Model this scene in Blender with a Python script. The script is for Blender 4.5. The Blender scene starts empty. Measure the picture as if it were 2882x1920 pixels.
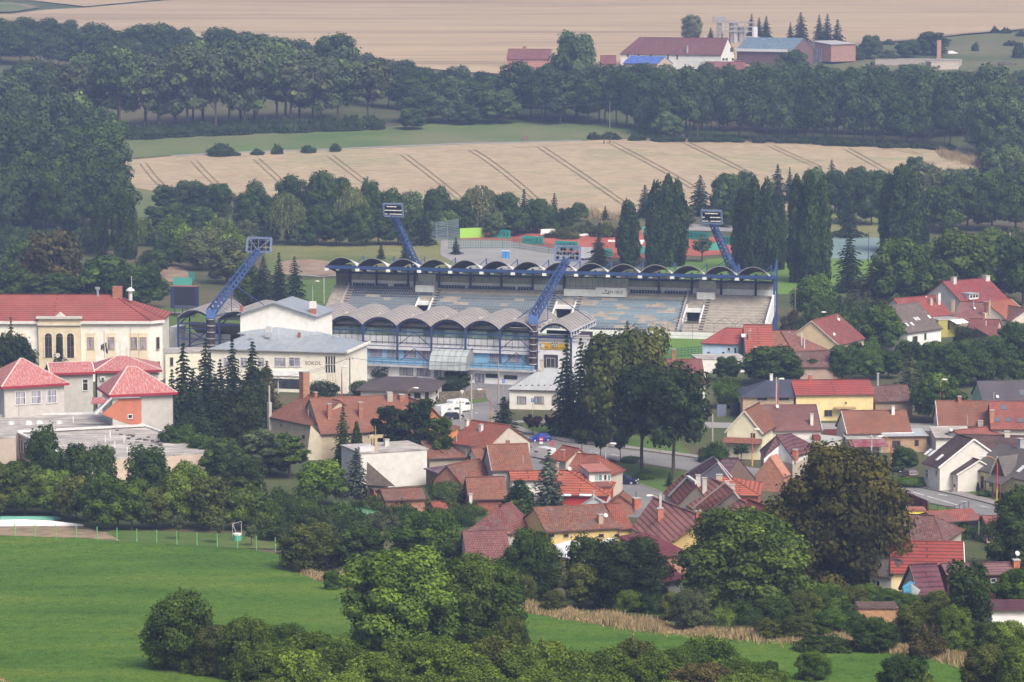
import bpy, bmesh, math, random
import numpy as np
from mathutils import Vector, Matrix
random.seed(7)
RNG = np.random.default_rng(11)
SC = bpy.context.scene
COL = SC.collection
FPX, CX, CY, CAMZ = 9000.0, 1441.0, 960.0, 86.0
PITCH = math.atan(1065.0 / FPX)
FWD = Vector((0, math.cos(PITCH), -math.sin(PITCH)))
UP = Vector((0, math.sin(PITCH), math.cos(PITCH)))
cam_d = bpy.data.cameras.new("camera")
cam = bpy.data.objects.new("camera", cam_d)
COL.objects.link(cam)
cam.location = (0, 0, CAMZ)
cam.rotation_euler = (math.pi / 2 - PITCH, 0, 0)
cam_d.sensor_width = 36.0
cam_d.lens = 36.0 * FPX / 2882.0
cam_d.clip_start, cam_d.clip_end = 1.0, 9000.0
SC.camera = cam
KN = [(100, 36), (200, 25), (260, 19.3), (320, 13.8), (360, 9.8), (400, 5.8), (440, 2.4), (474, .5), (500, 0), (770, 0), (900, 1.4), (950, 2.2),
 (1040, 6.8), (1110, 13.5), (1180, 21), (1220, 24), (1420, 38), (1500, 46), (1800, 65), (2500, 104), (5000, 170)]
_ty = np.arange(100, 5001, 10.0)
_tz = np.interp(_ty, [k[0] for k in KN], [k[1] for k in KN])
for _ in range(2):
 _p = np.pad(_tz, 2, mode="edge")
 _tz = (_p[:-4] + _p[1:-3] + _p[2:-2] + _p[3:-1] + _p[4:]) / 5.0
def zt(Y): return float(np.interp(Y, _ty, _tz))
_sy = np.arange(150, 4900, 1.0)
_sz = np.interp(_sy, _ty, _tz)
def ray(px, py): return FWD + Vector(((px - CX) / FPX, 0, 0)) - UP * ((py - CY) / FPX)
def at_depth(px, py, Y):
 d = ray(px, py); t = Y / d.y
 return Vector((d.x * t, Y, CAMZ + d.z * t))
def G(px, py, h=0.0):
 """point where the line of sight through a photo pixel meets the ground (raised by h)"""
 d = ray(px, py)
 f = CAMZ + _sy * (d.z / d.y) - (_sz + h)
 i = int(np.argmax(f <= 0))
 if f[i] > 0: i = len(_sy) - 1
 if i == 0: Y = _sy[0]
 else: Y = _sy[i - 1] + f[i - 1] / (f[i - 1] - f[i] + 1e-12)
 return at_depth(px, py, Y)
def zat(py, Y, px=CX): return at_depth(px, py, Y).z
def mpp(Y): return Y / FPX * 1.0035        # metres per photo pixel at that depth
def hit_plane(px, py, p, n):
 d = ray(px, py); o = Vector((0, 0, CAMZ))
 return o + d * ((p - o).dot(n) / d.dot(n))
MATS = {}
class NT:
 def __init__(s, name):
  s.m = bpy.data.materials.new(name); s.m.use_nodes = True
  s.t = s.m.node_tree; s.t.nodes.clear()
  s.out = s.t.nodes.new("ShaderNodeOutputMaterial")
  MATS[name] = s.m
 def n(s, typ, **kw):
  nd = s.t.nodes.new(typ)
  for k, v in kw.items():
   if k.startswith("i_"):
    nd.inputs[k[2:].replace("_", " ")].default_value = v
   else: setattr(nd, k, v)
  return nd
 def l(s, a, b): s.t.links.new(a, b)
 def coord(s, kind="Object"): return s.n("ShaderNodeTexCoord").outputs[kind]
 def noise(s, vec, scale, detail=4, rough=.6, stretch=None):
  if stretch:
   mp = s.n("ShaderNodeMapping"); mp.inputs["Scale"].default_value = stretch[:3]
   if len(stretch) > 3: mp.inputs["Rotation"].default_value = (0, 0, stretch[3])
   s.l(vec, mp.inputs["Vector"]); vec = mp.outputs[0]
  nd = s.n("ShaderNodeTexNoise"); nd.inputs["Scale"].default_value = scale
  nd.inputs["Detail"].default_value = detail; nd.inputs["Roughness"].default_value = rough
  s.l(vec, nd.inputs["Vector"])
  return nd.outputs["Fac"]
 def ramp(s, fac, stops):
  r = s.n("ShaderNodeValToRGB"); e = r.color_ramp.elements
  while len(e) < len(stops): e.new(.5)
  for i, (p, c) in enumerate(stops):
   e[i].position = p; e[i].color = (*c, 1) if len(c) == 3 else c
  s.l(fac, r.inputs[0]); return r.outputs[0]
 def mix(s, a, b, fac=.5, mode="MIX"):
  m = s.n("ShaderNodeMix", data_type="RGBA", blend_type=mode)
  for v, k in ((fac, 0), (a, 6), (b, 7)):
   if hasattr(v, "is_linked") or hasattr(v, "links"): s.l(v, m.inputs[k])
   else: m.inputs[k].default_value = v if k == 0 else ((*v, 1) if len(v) == 3 else v)
  return m.outputs[2]
 def obcol(s): return s.n("ShaderNodeObjectInfo").outputs["Color"]
 def pbr(s, col, rough=.8, metal=0, spec=.3, bump=None, bdist=.05, bstr=.4):
  b = s.n("ShaderNodeBsdfPrincipled")
  if hasattr(col, "links"): s.l(col, b.inputs["Base Color"])
  else: b.inputs["Base Color"].default_value = (*col, 1)
  b.inputs["Roughness"].default_value = rough; b.inputs["Metallic"].default_value = metal
  b.inputs["Specular IOR Level"].default_value = spec
  if bump is not None:
   bp = s.n("ShaderNodeBump"); bp.inputs["Distance"].default_value = bdist; bp.inputs["Strength"].default_value = bstr
   s.l(bump, bp.inputs["Height"]); s.l(bp.outputs[0], b.inputs["Normal"])
  s.l(b.outputs[0], s.out.inputs["Surface"]); return s.m
G3 = lambda v: (v, v, v)
def ground_mat(name, c1, c2, scale, c3=None, fscale=None, stretch=None, bump=.3, bdist=.3, dark=None):
 t = NT(name); v = t.coord()
 a = t.noise(v, scale, 5, .65, stretch)
 col = t.ramp(a, [(.35, c1), (.65, c2)])
 f = t.noise(v, fscale or scale * 14, 4, .7, stretch)
 if c3 is not None: col = t.mix(col, c3, t.ramp(t.noise(v, scale * .3, 3), [(.48, G3(0)), (.62, G3(1))]))
 col = t.mix(col, t.ramp(f, [(.3, G3(.62 if dark is None else dark)), (.6, G3(1.05))]), 1.0, "MULTIPLY")
 return t.pbr(col, .95, 0, .1, f, bdist, bump)
def obj_mat(name, rough=.8, metal=0, spec=.3, var=.12, nscale=1.2, bump=.0, dirt=0, fine=0):
 """paint, plaster or metal whose base colour is the object's own colour, mottled by noise"""
 t = NT(name); v = t.coord(); a = t.noise(v, nscale, 5, .65)
 col = t.mix(t.obcol(), t.ramp(a, [(.3, G3(1 - var)), (.7, G3(1 + var * .5))]), 1.0, "MULTIPLY")
 if dirt:
  d = t.noise(v, .5, 5, .7, (1, 1, .25))
  col = t.mix(col, t.mix(col, (.32, .29, .25), .6), t.ramp(d, [(.55, G3(0)), (.75, G3(dirt))]))
 return t.pbr(col, rough, metal, spec, t.noise(v, 9, 3) if bump else None, .02, bump)
def tile_mat(name, rowh=.42, bw=.34, mort=.16, var=.28, weather=.35, wcol=(.16, .11, .10), rough=.75, wave=False):
 t = NT(name); uv = t.coord("UV"); v = t.coord()
 br = t.n("ShaderNodeTexBrick"); br.offset = .0 if wave else .5
 t.l(uv, br.inputs["Vector"])
 br.inputs["Scale"].default_value = 1; br.inputs["Brick Width"].default_value = bw; br.inputs["Row Height"].default_value = rowh
 br.inputs["Mortar Size"].default_value = mort * rowh; br.inputs["Mortar Smooth"].default_value = .6; br.inputs["Bias"].default_value = 0
 br.inputs["Color1"].default_value = (1 + var * .4, 1 + var * .4, 1 + var * .4, 1); br.inputs["Color2"].default_value = (1 - var, 1 - var, 1 - var, 1)
 br.inputs["Mortar"].default_value = (.3, .28, .28, 1)
 col = t.mix(t.obcol(), br.outputs["Color"], 1.0, "MULTIPLY")
 w = t.ramp(t.noise(v, .55, 6, .75), [(.44, G3(0)), (.62, G3(weather))])
 col = t.mix(col, wcol, w)
 col = t.mix(col, (.30, .25, .20), t.ramp(t.noise(v, 1.7, 5, .8, (1, 1, .5)), [(.54, G3(0)), (.68, G3(weather * .8))]))
 lo = t.noise(v, .22, 3)
 col = t.mix(col, t.ramp(lo, [(.3, G3(.82)), (.7, G3(1.12))]), 1.0, "MULTIPLY")
 return t.pbr(col, rough, 0, .3, br.outputs["Fac"], .04, -.5)
def make_mats():
 ground_mat("m_ground", (.055, .075, .03), (.10, .115, .05), .05, (.12, .105, .06), 1.2)
 t = NT("m_crop"); v = t.coord()
 a = t.noise(v, .035, 4, .6, (1, 2.2, 1)); b = t.noise(v, .9, 5, .75, (1, .55, 1)); c = t.noise(v, 3.5, 3, .7, (1, .5, 1))
 col = t.ramp(a, [(.36, (.056, .122, .014)), (.5, (.074, .150, .018)), (.64, (.104, .168, .022))])
 col = t.mix(col, t.ramp(b, [(.36, G3(.45)), (.46, G3(.95)), (.66, G3(1.2))]), .65, "MULTIPLY")
 col = t.mix(col, t.ramp(c, [(.38, G3(.45)), (.55, G3(1.15))]), .65, "MULTIPLY")
 t.pbr(col, .9, 0, .12, c, .25, .55)
 t = NT("m_wheat"); v = t.coord()
 a = t.noise(v, .02, 5, .65, (1, 2, 1)); c = t.noise(v, .6, 4, .7, (.35, 1, 1, .3))
 col = t.ramp(a, [(.38, (.325, .258, .172)), (.52, (.375, .298, .198)), (.62, (.295, .262, .16))])
 col = t.mix(col, t.ramp(c, [(.38, G3(.80)), (.58, G3(1.06))]), 1, "MULTIPLY")
 t.pbr(col, .95, 0, .1)
 t = NT("m_wheat_far"); v = t.coord()
 a = t.noise(v, .008, 4, .6, (1, 2.5, 1)); c = t.noise(v, .16, 4, .65, (.05, 1, 1, .22)); d = t.noise(v, .045, 3, .5, (.06, 1, 1, .22))
 col = t.ramp(a, [(.38, (.345, .262, .165)), (.62, (.38, .292, .185))])
 col = t.mix(col, t.ramp(c, [(.36, G3(.74)), (.52, G3(1.03))]), .8, "MULTIPLY")
 col = t.mix(col, t.ramp(d, [(.34, G3(.72)), (.45, G3(1.0))]), .8, "MULTIPLY")
 t.pbr(col, .95, 0, .1)
 ground_mat("m_meadow", (.07, .13, .04), (.115, .16, .055), .03, (.15, .155, .08), .35, (1, 3, 1), .1, .1, .8)
 ground_mat("m_lawn", (.07, .125, .03), (.105, .155, .045), .12, None, 1.4, None, .2, .1, .75)
 ground_mat("m_yellow_grass", (.14, .16, .055), (.21, .20, .085), .05, (.11, .14, .045), .8, None, .2, .1, .8)
 ground_mat("m_scrub", (.075, .10, .04), (.14, .14, .07), .02, (.19, .16, .10), .3, None, .2, .2, .7)
 ground_mat("m_pitch", (.105, .19, .035), (.12, .205, .04), .05, None, 1.0, None, .05, .05, .93)
 ground_mat("m_dirt", (.22, .16, .115), (.33, .25, .18), .15, None, 1.5)
 ground_mat("m_clay", (.30, .088, .06), (.35, .11, .075), .08, None, .8, None, .05, .05, .9)
 ground_mat("m_hardcourt", (.15, .22, .22), (.18, .25, .25), .08, None, .8, None, .05, .05, .9)
 ground_mat("m_asphalt", (.165, .165, .17), (.205, .205, .205), .12, (.225, .22, .22), 1.6, None, .1, .03, .88)
 ground_mat("m_asphalt_pale", (.24, .235, .23), (.28, .275, .27), .08, None, .8, None, .1, .03, .92)
 ground_mat("m_paving", (.23, .21, .205), (.28, .26, .25), .3, None, 2.5, None, .1, .03, .85)
 t = NT("m_paint"); v = t.coord(); t.pbr(t.ramp(t.noise(v, 1.2, 5, .8), [(.35, (.30, .30, .30)), (.55, (.72, .72, .70))]), .8)
 t = NT("m_track"); v = t.coord(); t.pbr(t.ramp(t.noise(v, .4, 4), [(.38, (.16, .135, .09)), (.6, (.28, .215, .145))]), .95, 0, .1)
 obj_mat("m_plaster", .9, 0, .15, .14, .9, .15, .38)
 obj_mat("m_flatpaint", .6, 0, .35, .10, 1.0)
 obj_mat("m_carpaint", .28, .15, .6, .02, 1.0)
 obj_mat("m_steel", .5, .15, .4, .18, 1.5)
 obj_mat("m_concrete", .9, 0, .2, .25, .7, .1, .45)
 obj_mat("m_cloth", .9, 0, .1, .15, 3)
 obj_mat("m_wood", .85, 0, .15, .4, 2.2)
 obj_mat("m_rubber", .8, 0, .2, .1, 3)
 obj_mat("m_bark", .95, 0, .1, .35, 3)
 tile_mat("m_tile"); tile_mat("m_tile_old", .40, .32, .2, .45, .75, (.12, .095, .09))
 tile_mat("m_tile_big", .72, 60, .2, .06, .22)
 tile_mat("m_slate", .40, .45, .1, .12, .1)
 def seam(name, sp, wcol, wamt, ws=1.6, rough=.5, seamv=.72, stretch=(1, 1, 1)):
  t = NT(name); uv = t.coord("UV"); v = t.coord()
  br = t.n("ShaderNodeTexBrick"); br.offset = 0; t.l(uv, br.inputs["Vector"])
  for k, x in (("Scale", 1), ("Brick Width", sp), ("Row Height", 2.4), ("Mortar Size", .035), ("Mortar Smooth", .3)): br.inputs[k].default_value = x
  br.inputs["Color1"].default_value = (1, 1, 1, 1); br.inputs["Color2"].default_value = (.88, .88, .88, 1); br.inputs["Mortar"].default_value = (seamv, seamv, seamv, 1)
  col = t.mix(t.obcol(), br.outputs["Color"], 1, "MULTIPLY")
  col = t.mix(col, wcol, t.ramp(t.noise(uv, ws, 6, .75, stretch), [(.42, G3(0)), (.66, G3(wamt))]))
  t.pbr(col, rough, 0, .4, br.outputs["Fac"], .03, -.3)
 seam("m_seam_faded", .62, (.50, .36, .345), .85, 1.3, .7, .7, (3, .8, 1))
 seam("m_seam", .6, (.42, .44, .46), .4, .5)
 seam("m_vault", .9, (.36, .34, .33), .35, .35, .42, 1.5)
 t = NT("m_brick"); uv = t.coord("UV"); v = t.coord()
 br = t.n("ShaderNodeTexBrick"); t.l(uv, br.inputs["Vector"])
 for k, x in (("Scale", 1), ("Brick Width", .5), ("Row Height", .22), ("Mortar Size", .03)): br.inputs[k].default_value = x
 br.inputs["Color1"].default_value = (1.15, 1.1, 1.05, 1); br.inputs["Color2"].default_value = (.75, .72, .7, 1); br.inputs["Mortar"].default_value = (.85, .9, .9, 1)
 col = t.mix(t.obcol(), br.outputs["Color"], 1, "MULTIPLY")
 col = t.mix(col, (.36, .29, .22), t.ramp(t.noise(v, .5, 5, .7), [(.5, G3(0)), (.7, G3(.5))]))
 t.pbr(col, .9, 0, .15, br.outputs["Fac"], .02, -.4)
 t = NT("m_felt"); uv = t.coord("UV"); v = t.coord()
 a = t.noise(v, .35, 6, .7, (.5, 1.6, 1)); b = t.noise(v, 2.5, 4, .7)
 col = t.ramp(a, [(.3, (.20, .19, .18)), (.46, (.32, .30, .285)), (.58, (.46, .43, .405)), (.7, (.58, .56, .54))])
 col = t.mix(col, t.ramp(b, [(.3, G3(.75)), (.65, G3(1.1))]), 1, "MULTIPLY")
 t.pbr(col, .9, 0, .2)
 t = NT("m_stone"); v = t.coord()
 vo = t.n("ShaderNodeTexVoronoi"); vo.inputs["Scale"].default_value = 2.6; t.l(v, vo.inputs["Vector"])
 col = t.mix(t.ramp(vo.outputs["Color"], [(0, (.16, .13, .10)), (1, (.33, .28, .22))]), t.ramp(vo.outputs["Distance"], [(.0, G3(1.1)), (.55, G3(.5))]), 1, "MULTIPLY")
 t.pbr(col, .9)
 t = NT("m_glass"); v = t.coord(); t.pbr(t.ramp(t.noise(v, .7, 3), [(.3, (.012, .014, .017)), (.7, (.05, .055, .06))]), .12, 0, .7)
 t = NT("m_tint"); v = t.coord(); t.pbr(t.ramp(t.noise(v, .33, 2, .5, (1, 1, .2)), [(.38, (.16, .26, .19)), (.5, (.30, .45, .43)), (.62, (.09, .17, .15))]), .15, 0, .7)
 t = NT("m_curtain"); v = t.coord(); t.pbr(t.ramp(t.noise(v, 1.1, 3, .6, (2, 2, .3)), [(.35, (.10, .10, .14)), (.6, (.36, .36, .42))]), .4, 0, .5)
 t = NT("m_poly"); v = t.coord(); t.pbr(t.mix(t.obcol(), t.ramp(t.noise(v, .4, 4), [(.3, G3(.7)), (.7, G3(1.1))]), 1, "MULTIPLY"), .3, 0, .5)
 t = NT("m_lamp"); v = t.coord(); t.pbr(t.ramp(t.noise(v, 3, 2), [(.3, (.7, .7, .68)), (.7, (.85, .85, .82))]), .25, 0, .6)
 t = NT("m_mesh"); uv = t.coord("UV")
 br = t.n("ShaderNodeTexBrick"); br.offset = 0; t.l(uv, br.inputs["Vector"])
 for k, x in (("Scale", 1), ("Brick Width", .5), ("Row Height", .5), ("Mortar Size", .055), ("Mortar Smooth", 0)): br.inputs[k].default_value = x
 tr = t.n("ShaderNodeBsdfTransparent"); df = t.n("ShaderNodeBsdfDiffuse"); t.l(t.obcol(), df.inputs[0])
 mx = t.n("ShaderNodeMixShader"); t.l(br.outputs["Fac"], mx.inputs[0]); t.l(tr.outputs[0], mx.inputs[1]); t.l(df.outputs[0], mx.inputs[2]); t.l(mx.outputs[0], t.out.inputs[0])
 t = NT("m_leaf")
 at = t.n("ShaderNodeAttribute", attribute_name="tone")
 v = t.coord(); cl = t.noise(v, 5.5, 3, .6)
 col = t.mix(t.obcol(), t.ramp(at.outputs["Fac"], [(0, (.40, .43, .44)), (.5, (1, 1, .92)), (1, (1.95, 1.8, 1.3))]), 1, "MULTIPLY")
 col = t.mix(col, t.ramp(cl, [(.3, (.7, .74, .8)), (.7, (1.28, 1.22, 1.05))]), 1, "MULTIPLY")
 df = t.n("ShaderNodeBsdfDiffuse"); tl = t.n("ShaderNodeBsdfTranslucent"); t.l(col, df.inputs[0]); t.l(col, tl.inputs[0])
 mx = t.n("ShaderNodeMixShader"); mx.inputs[0].default_value = .2; t.l(df.outputs[0], mx.inputs[1]); t.l(tl.outputs[0], mx.inputs[2])
 t.l(mx.outputs[0], t.out.inputs[0])
 t = NT("m_straw")
 at = t.n("ShaderNodeAttribute", attribute_name="tone")
 col = t.ramp(at.outputs["Fac"], [(0, (.09, .10, .035)), (.3, (.20, .16, .07)), (.7, (.36, .27, .15)), (1, (.48, .38, .24))])
 df = t.n("ShaderNodeBsdfDiffuse"); t.l(col, df.inputs[0]); t.l(df.outputs[0], t.out.inputs[0])
make_mats()
def prop(o, label=None, cat=None, group=None, kind=None):
 for k, v in (("label", label), ("category", cat), ("group", group), ("kind", kind)):
  if v: o[k] = v
 return o
def empty(name, loc, label, cat, group=None, rz=0):
 o = bpy.data.objects.new(name, None); COL.objects.link(o)
 o.location = loc; o.rotation_euler = (0, 0, rz); o.empty_display_size = .5
 return prop(o, label, cat, group)
def uvmap(me):
 nl = len(me.loops)
 if nl == 0: return
 uv = me.uv_layers.new(name="UVMap")
 co = np.empty(len(me.vertices) * 3, np.float32); me.vertices.foreach_get("co", co); co = co.reshape(-1, 3)
 li = np.empty(nl, np.int32); me.loops.foreach_get("vertex_index", li)
 npol = len(me.polygons)
 nr = np.empty(npol * 3, np.float32); me.polygons.foreach_get("normal", nr); nr = nr.reshape(-1, 3)
 lt = np.empty(npol, np.int32); me.polygons.foreach_get("loop_total", lt)
 N = np.repeat(nr, lt, axis=0)
 u = np.stack([-N[:, 1], N[:, 0], np.zeros(nl)], 1); ln = np.linalg.norm(u, axis=1)
 flat = ln < 1e-3; u[flat] = (1, 0, 0); ln[flat] = 1; u /= ln[:, None]
 w = np.cross(N, u); p = co[li]
 uv.data.foreach_set("uv", np.stack([(p * u).sum(1), (p * w).sum(1)], 1).astype(np.float32).ravel())
class MB:
 def __init__(s): s.v, s.f = [], []
 def add(s, vs, fs):
  k = len(s.v); s.v += [tuple(v) for v in vs]; s.f += [tuple(i + k for i in f) for f in fs]; return s
 def quad(s, *p): return s.add(p, [tuple(range(len(p)))])
 def hexa(s, p): return s.add(p, [(0, 3, 2, 1), (4, 5, 6, 7), (0, 1, 5, 4), (1, 2, 6, 5), (2, 3, 7, 6), (3, 0, 4, 7)])
 def box(s, c, sx, sy, sz, ux=None, uy=None):
  """box standing on c (centre of its base), sized along ux, uy and up"""
  c = Vector(c); ux = Vector(ux or (1, 0, 0)); uy = Vector(uy or (-ux.y, ux.x, 0)); z = Vector((0, 0, sz))
  a, b = ux * (sx / 2), uy * (sy / 2)
  q = [c - a - b, c + a - b, c + a + b, c - a + b]
  return s.hexa(q + [p + z for p in q])
 def bar(s, a, b, w, h=None, up=(0, 0, 1)):
  a, b = Vector(a), Vector(b); d = (b - a)
  if d.length < 1e-6: return s
  d.normalize(); up = Vector(up)
  if abs(d.dot(up)) > .98: up = Vector((1, 0, 0)) if abs(d.x) < .9 else Vector((0, 1, 0))
  r = d.cross(up).normalized(); t = r.cross(d).normalized(); h = h or w
  o = [-r * w / 2 - t * h / 2, r * w / 2 - t * h / 2, r * w / 2 + t * h / 2, -r * w / 2 + t * h / 2]
  return s.hexa([a + x for x in o] + [b + x for x in o])
 def tube(s, pts, rad, n=8, cap=True):
  pts = [Vector(p) for p in pts]; k = len(pts)
  rad = rad if isinstance(rad, (list, tuple)) else [rad] * k
  vs, fs = [], []
  for i, p in enumerate(pts):
   d = (pts[min(i + 1, k - 1)] - pts[max(i - 1, 0)]).normalized()
   a = Vector((1, 0, 0)) if abs(d.x) < .8 else Vector((0, 1, 0))
   r = d.cross(a).normalized(); t = d.cross(r)
   vs += [p + (r * math.cos(j * 2 * math.pi / n) + t * math.sin(j * 2 * math.pi / n)) * rad[i] for j in range(n)]
  for i in range(k - 1):
   for j in range(n):
    j2 = (j + 1) % n; fs.append((i * n + j, i * n + j2, i * n + n + j2, i * n + n + j))
  if cap: fs += [tuple(range(n))[::-1], tuple(range((k - 1) * n, k * n))]
  return s.add(vs, fs)
 def slab(s, faces, th):
  """closed slab under a set of top faces (lists of points): the same faces th lower, sides on the rim"""
  idx, vs, fs = {}, [], []
  def vid(p):
   k = tuple(round(x, 4) for x in p)
   if k not in idx: idx[k] = len(vs); vs.append(k)
   return idx[k]
  F = [[vid(p) for p in f] for f in faces]; n = len(vs); ed = {}
  for f in F:
   for a, b in zip(f, f[1:] + f[:1]): ed[(a, b)] = 1
  fs += [tuple(f) for f in F] + [tuple(i + n for i in reversed(f)) for f in F]
  fs += [(b, a, a + n, b + n) for (a, b) in ed if (b, a) not in ed]
  return s.add(vs + [(x, y, z - th) for x, y, z in vs], fs)
 def prism(s, poly, z0, z1):
  n = len(poly)
  return s.add([(p[0], p[1], z0) for p in poly] + [(p[0], p[1], z1) for p in poly],
     [tuple(range(n))[::-1], tuple(range(n, 2 * n))] + [(i, (i + 1) % n, n + (i + 1) % n, n + i) for i in range(n)])
 def build(s, name, mat, parent=None, color=(1, 1, 1), label=None, cat=None, group=None, kind=None, smooth=False):
  me = bpy.data.meshes.new(name)
  off = parent.matrix_basis.inverted() if parent is not None and parent.parent is None else Matrix()
  me.from_pydata([off @ Vector(v) for v in s.v] if parent is not None else s.v, [], s.f); me.update()
  bm = bmesh.new(); bm.from_mesh(me); bmesh.ops.recalc_face_normals(bm, faces=bm.faces); bm.to_mesh(me); bm.free()
  uvmap(me)
  if smooth: me.polygons.foreach_set("use_smooth", [True] * len(me.polygons))
  me.materials.append(MATS[mat])
  o = bpy.data.objects.new(name, me); COL.objects.link(o)
  o.color = (*color, 1)
  if parent is not None: o.parent = parent
  return prop(o, label, cat, group, kind)
def child(mb, name, mat, root, color=(1, 1, 1), label=None, part=None, smooth=False):
 o = mb.build(name, mat, root, color, label, smooth=smooth)
 if part is not None: o.parent = part
 return o
def top(root_name, loc, label, cat, group=None): return empty(root_name, loc, label, cat, group)
def drape_xy(name, pts, mat, off, kind="structure", label=None, cat=None):
 bm = bmesh.new()
 bm.faces.new([bm.verts.new((p[0], p[1], 0)) for p in pts])
 bmesh.ops.triangulate(bm, faces=bm.faces[:])
 ys = [p[1] for p in pts]
 for y in range(int(min(ys) // 10) * 10 + 10, int(max(ys)) + 1, 10):
  bmesh.ops.bisect_plane(bm, geom=bm.verts[:] + bm.edges[:] + bm.faces[:], plane_co=(0, y, 0), plane_no=(0, 1, 0), dist=1e-5)
 for v in bm.verts: v.co.z = zt(v.co.y) + off
 bmesh.ops.recalc_face_normals(bm, faces=bm.faces)
 for f in bm.faces:
  if f.normal.z < 0: f.normal_flip()
 me = bpy.data.meshes.new(name); bm.to_mesh(me); bm.free(); uvmap(me)
 me.materials.append(MATS[mat]); o = bpy.data.objects.new(name, me); COL.objects.link(o)
 return prop(o, label, cat, None, kind)
def drape(name, px, mat, off, **kw): return drape_xy(name, [G(*p) for p in px], mat, off, **kw)
def strip_xy(pl, w):
 """outline of a strip of width w along a polyline of ground points"""
 L, R = [], []
 for i, p in enumerate(pl):
  d = (pl[min(i + 1, len(pl) - 1)] - pl[max(i - 1, 0)]); d.z = 0; d.normalize()
  n = Vector((-d.y, d.x, 0)); L.append(p + n * w / 2); R.append(p - n * w / 2)
 return L + R[::-1]
def strips(name, lines, w, mat, off, kind="structure"):
 """several strips in one draped mesh"""
 mb = MB()
 for ln in lines:
  P = [G(*p) for p in ln]; Q = []
  for a, b in zip(P, P[1:]):
   k = max(1, int((b - a).length / 6)); Q += [a.lerp(b, i / k) for i in range(k)]
  Q.append(P[-1]); o = strip_xy(Q, w); n = len(Q)
  for q in o: q.z = zt(q.y) + off
  mb.add(o, [(i, i + 1, 2 * n - 2 - i, 2 * n - 1 - i) for i in range(n - 1)])
 return mb.build(name, mat, kind=kind)
def build_land():
 mb = MB(); xs = [-2200, -1200, -700, -350, -150, 0, 150, 350, 700, 1200, 2200]; nx = len(xs)
 ys = [y for y in range(100, 5001, 10) if y <= 1900 or y % 50 == 0]
 mb.add([(x, y, zt(y)) for y in ys for x in xs], [(j * nx + i, j * nx + i + 1, (j + 1) * nx + i + 1, (j + 1) * nx + i) for j in range(len(ys) - 1) for i in range(nx - 1)])
 mb.build("ground", "m_ground", kind="structure")
 D = drape
 D("crop_field", [(-260, 1512), (0, 1509), (240, 1517), (350, 1526), (520, 1537), (700, 1548), (790, 1562), (815, 1600), (850, 1618), (905, 1642), (985, 1660), (1250, 1690),
     (1465, 1724), (1600, 1747), (1760, 1772), (1905, 1788), (2100, 1800), (2300, 1812), (2500, 1835), (2700, 1868), (2900, 1905), (3100, 2000), (3000, 2150), (-300, 2150)], "m_crop", .10)
 D("wheat_field", [(352, 452), (480, 441), (700, 430), (900, 424), (1300, 407), (1600, 399), (1860, 388), (1960, 388), (2200, 395), (2500, 407), (2640, 413), (2730, 428), (2760, 460), (2700, 500),
     (2500, 560), (2300, 592), (1750, 606), (1400, 600), (900, 575), (600, 552), (440, 540), (352, 540)], "m_wheat", .12)
 D("meadow", [(300, 398), (700, 372), (1050, 360), (1300, 343), (1600, 335), (1900, 350), (2100, 378), (1960, 386), (1860, 386), (1600, 397), (1300, 404), (900, 421), (700, 427), (480, 438), (300, 450)], "m_meadow", .10)
 D("field_edge_grass", [(330, 520), (440, 540), (520, 560), (540, 600), (330, 620)], "m_meadow", .16)
 strips("farm_track", [[(480, 440), (700, 429), (900, 422.5), (1300, 405.5), (1500, 401), (1640, 397.5)]], 2.4, "m_asphalt_pale", .22)
 strips("far_farm_track", [[(2300, 158), (2420, 128), (2560, 116), (2700, 100), (2900, 84)], [(-60, 14), (60, 17), (92, 26)]], 5, "m_dirt", .9)
 D("far_wheat_field", [(-250, 46), (30, 42), (130, 30), (240, 24), (480, 3), (700, -16), (1500, -60), (3100, -60), (3100, 82), (2882, 86), (2700, 100), (2560, 116), (2420, 128), (2300, 160), (2100, 190), (1900, 200),
      (1500, 215), (1300, 205), (1000, 175), (700, 130), (400, 118), (-250, 100)], "m_wheat_far", .5)
 D("far_stubble_field", [(-250, -40), (1450, -60), (690, -18), (470, 0), (240, 21), (90, 4), (-250, 2)], "m_wheat_far", .6)
 D("far_meadow", [(-260, 4), (30, 7), (60, 18), (115, 24), (40, 36), (-260, 44)], "m_meadow", .7)
 D("far_scrubland", [(2120, 160), (2310, 158), (2420, 131), (2560, 119), (2700, 103), (2882, 89), (3100, 84), (3100, 215), (2700, 215), (2300, 215), (2100, 200)], "m_scrub", .4)
 L = []
 for (x0, y0, x1, y1, bx, by) in [(395, 462, 455, 530, 428, 510), (538, 455, 625, 542, 575, 500), (713, 450, 790, 520, 745, 478), (922, 441, 1030, 524, 965, 474), (1128, 438, 1285, 560, 1185, 478),
         (1318, 424, 1530, 590, 1400, 470), (1512, 415, 1770, 590, 1640, 500), (1707, 402, 1950, 535, 1860, 478), (1920, 402, 2120, 500, 2040, 460),
         (2160, 412, 2310, 478, 2245, 452), (2372, 420, 2510, 498, 2430, 450)]:
  for o in (0, 17):
   p = []
   for k in range(9):
    t = k / 8; p.append(((1 - t) ** 2 * x0 + 2 * t * (1 - t) * bx + t * t * x1 + o, (1 - t) ** 2 * y0 + 2 * t * (1 - t) * by + t * t * y1 - o * .10))
   L.append(p)
 L.append([(1440, 417), (1520, 414), (1690, 405)]); L.append([(1920, 402), (2000, 404), (2200, 406), (2420, 412), (2560, 425), (2600, 440)])
 L.append([(2440, 421), (2520, 424), (2580, 436)])
 strips("tramlines", L, .38, "m_track", .3)
 D("stadium_lawn", [(740, 690), (900, 672), (1150, 660), (1250, 668), (1300, 700), (1320, 750), (1000, 770), (760, 775)], "m_yellow_grass", .08)
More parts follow.
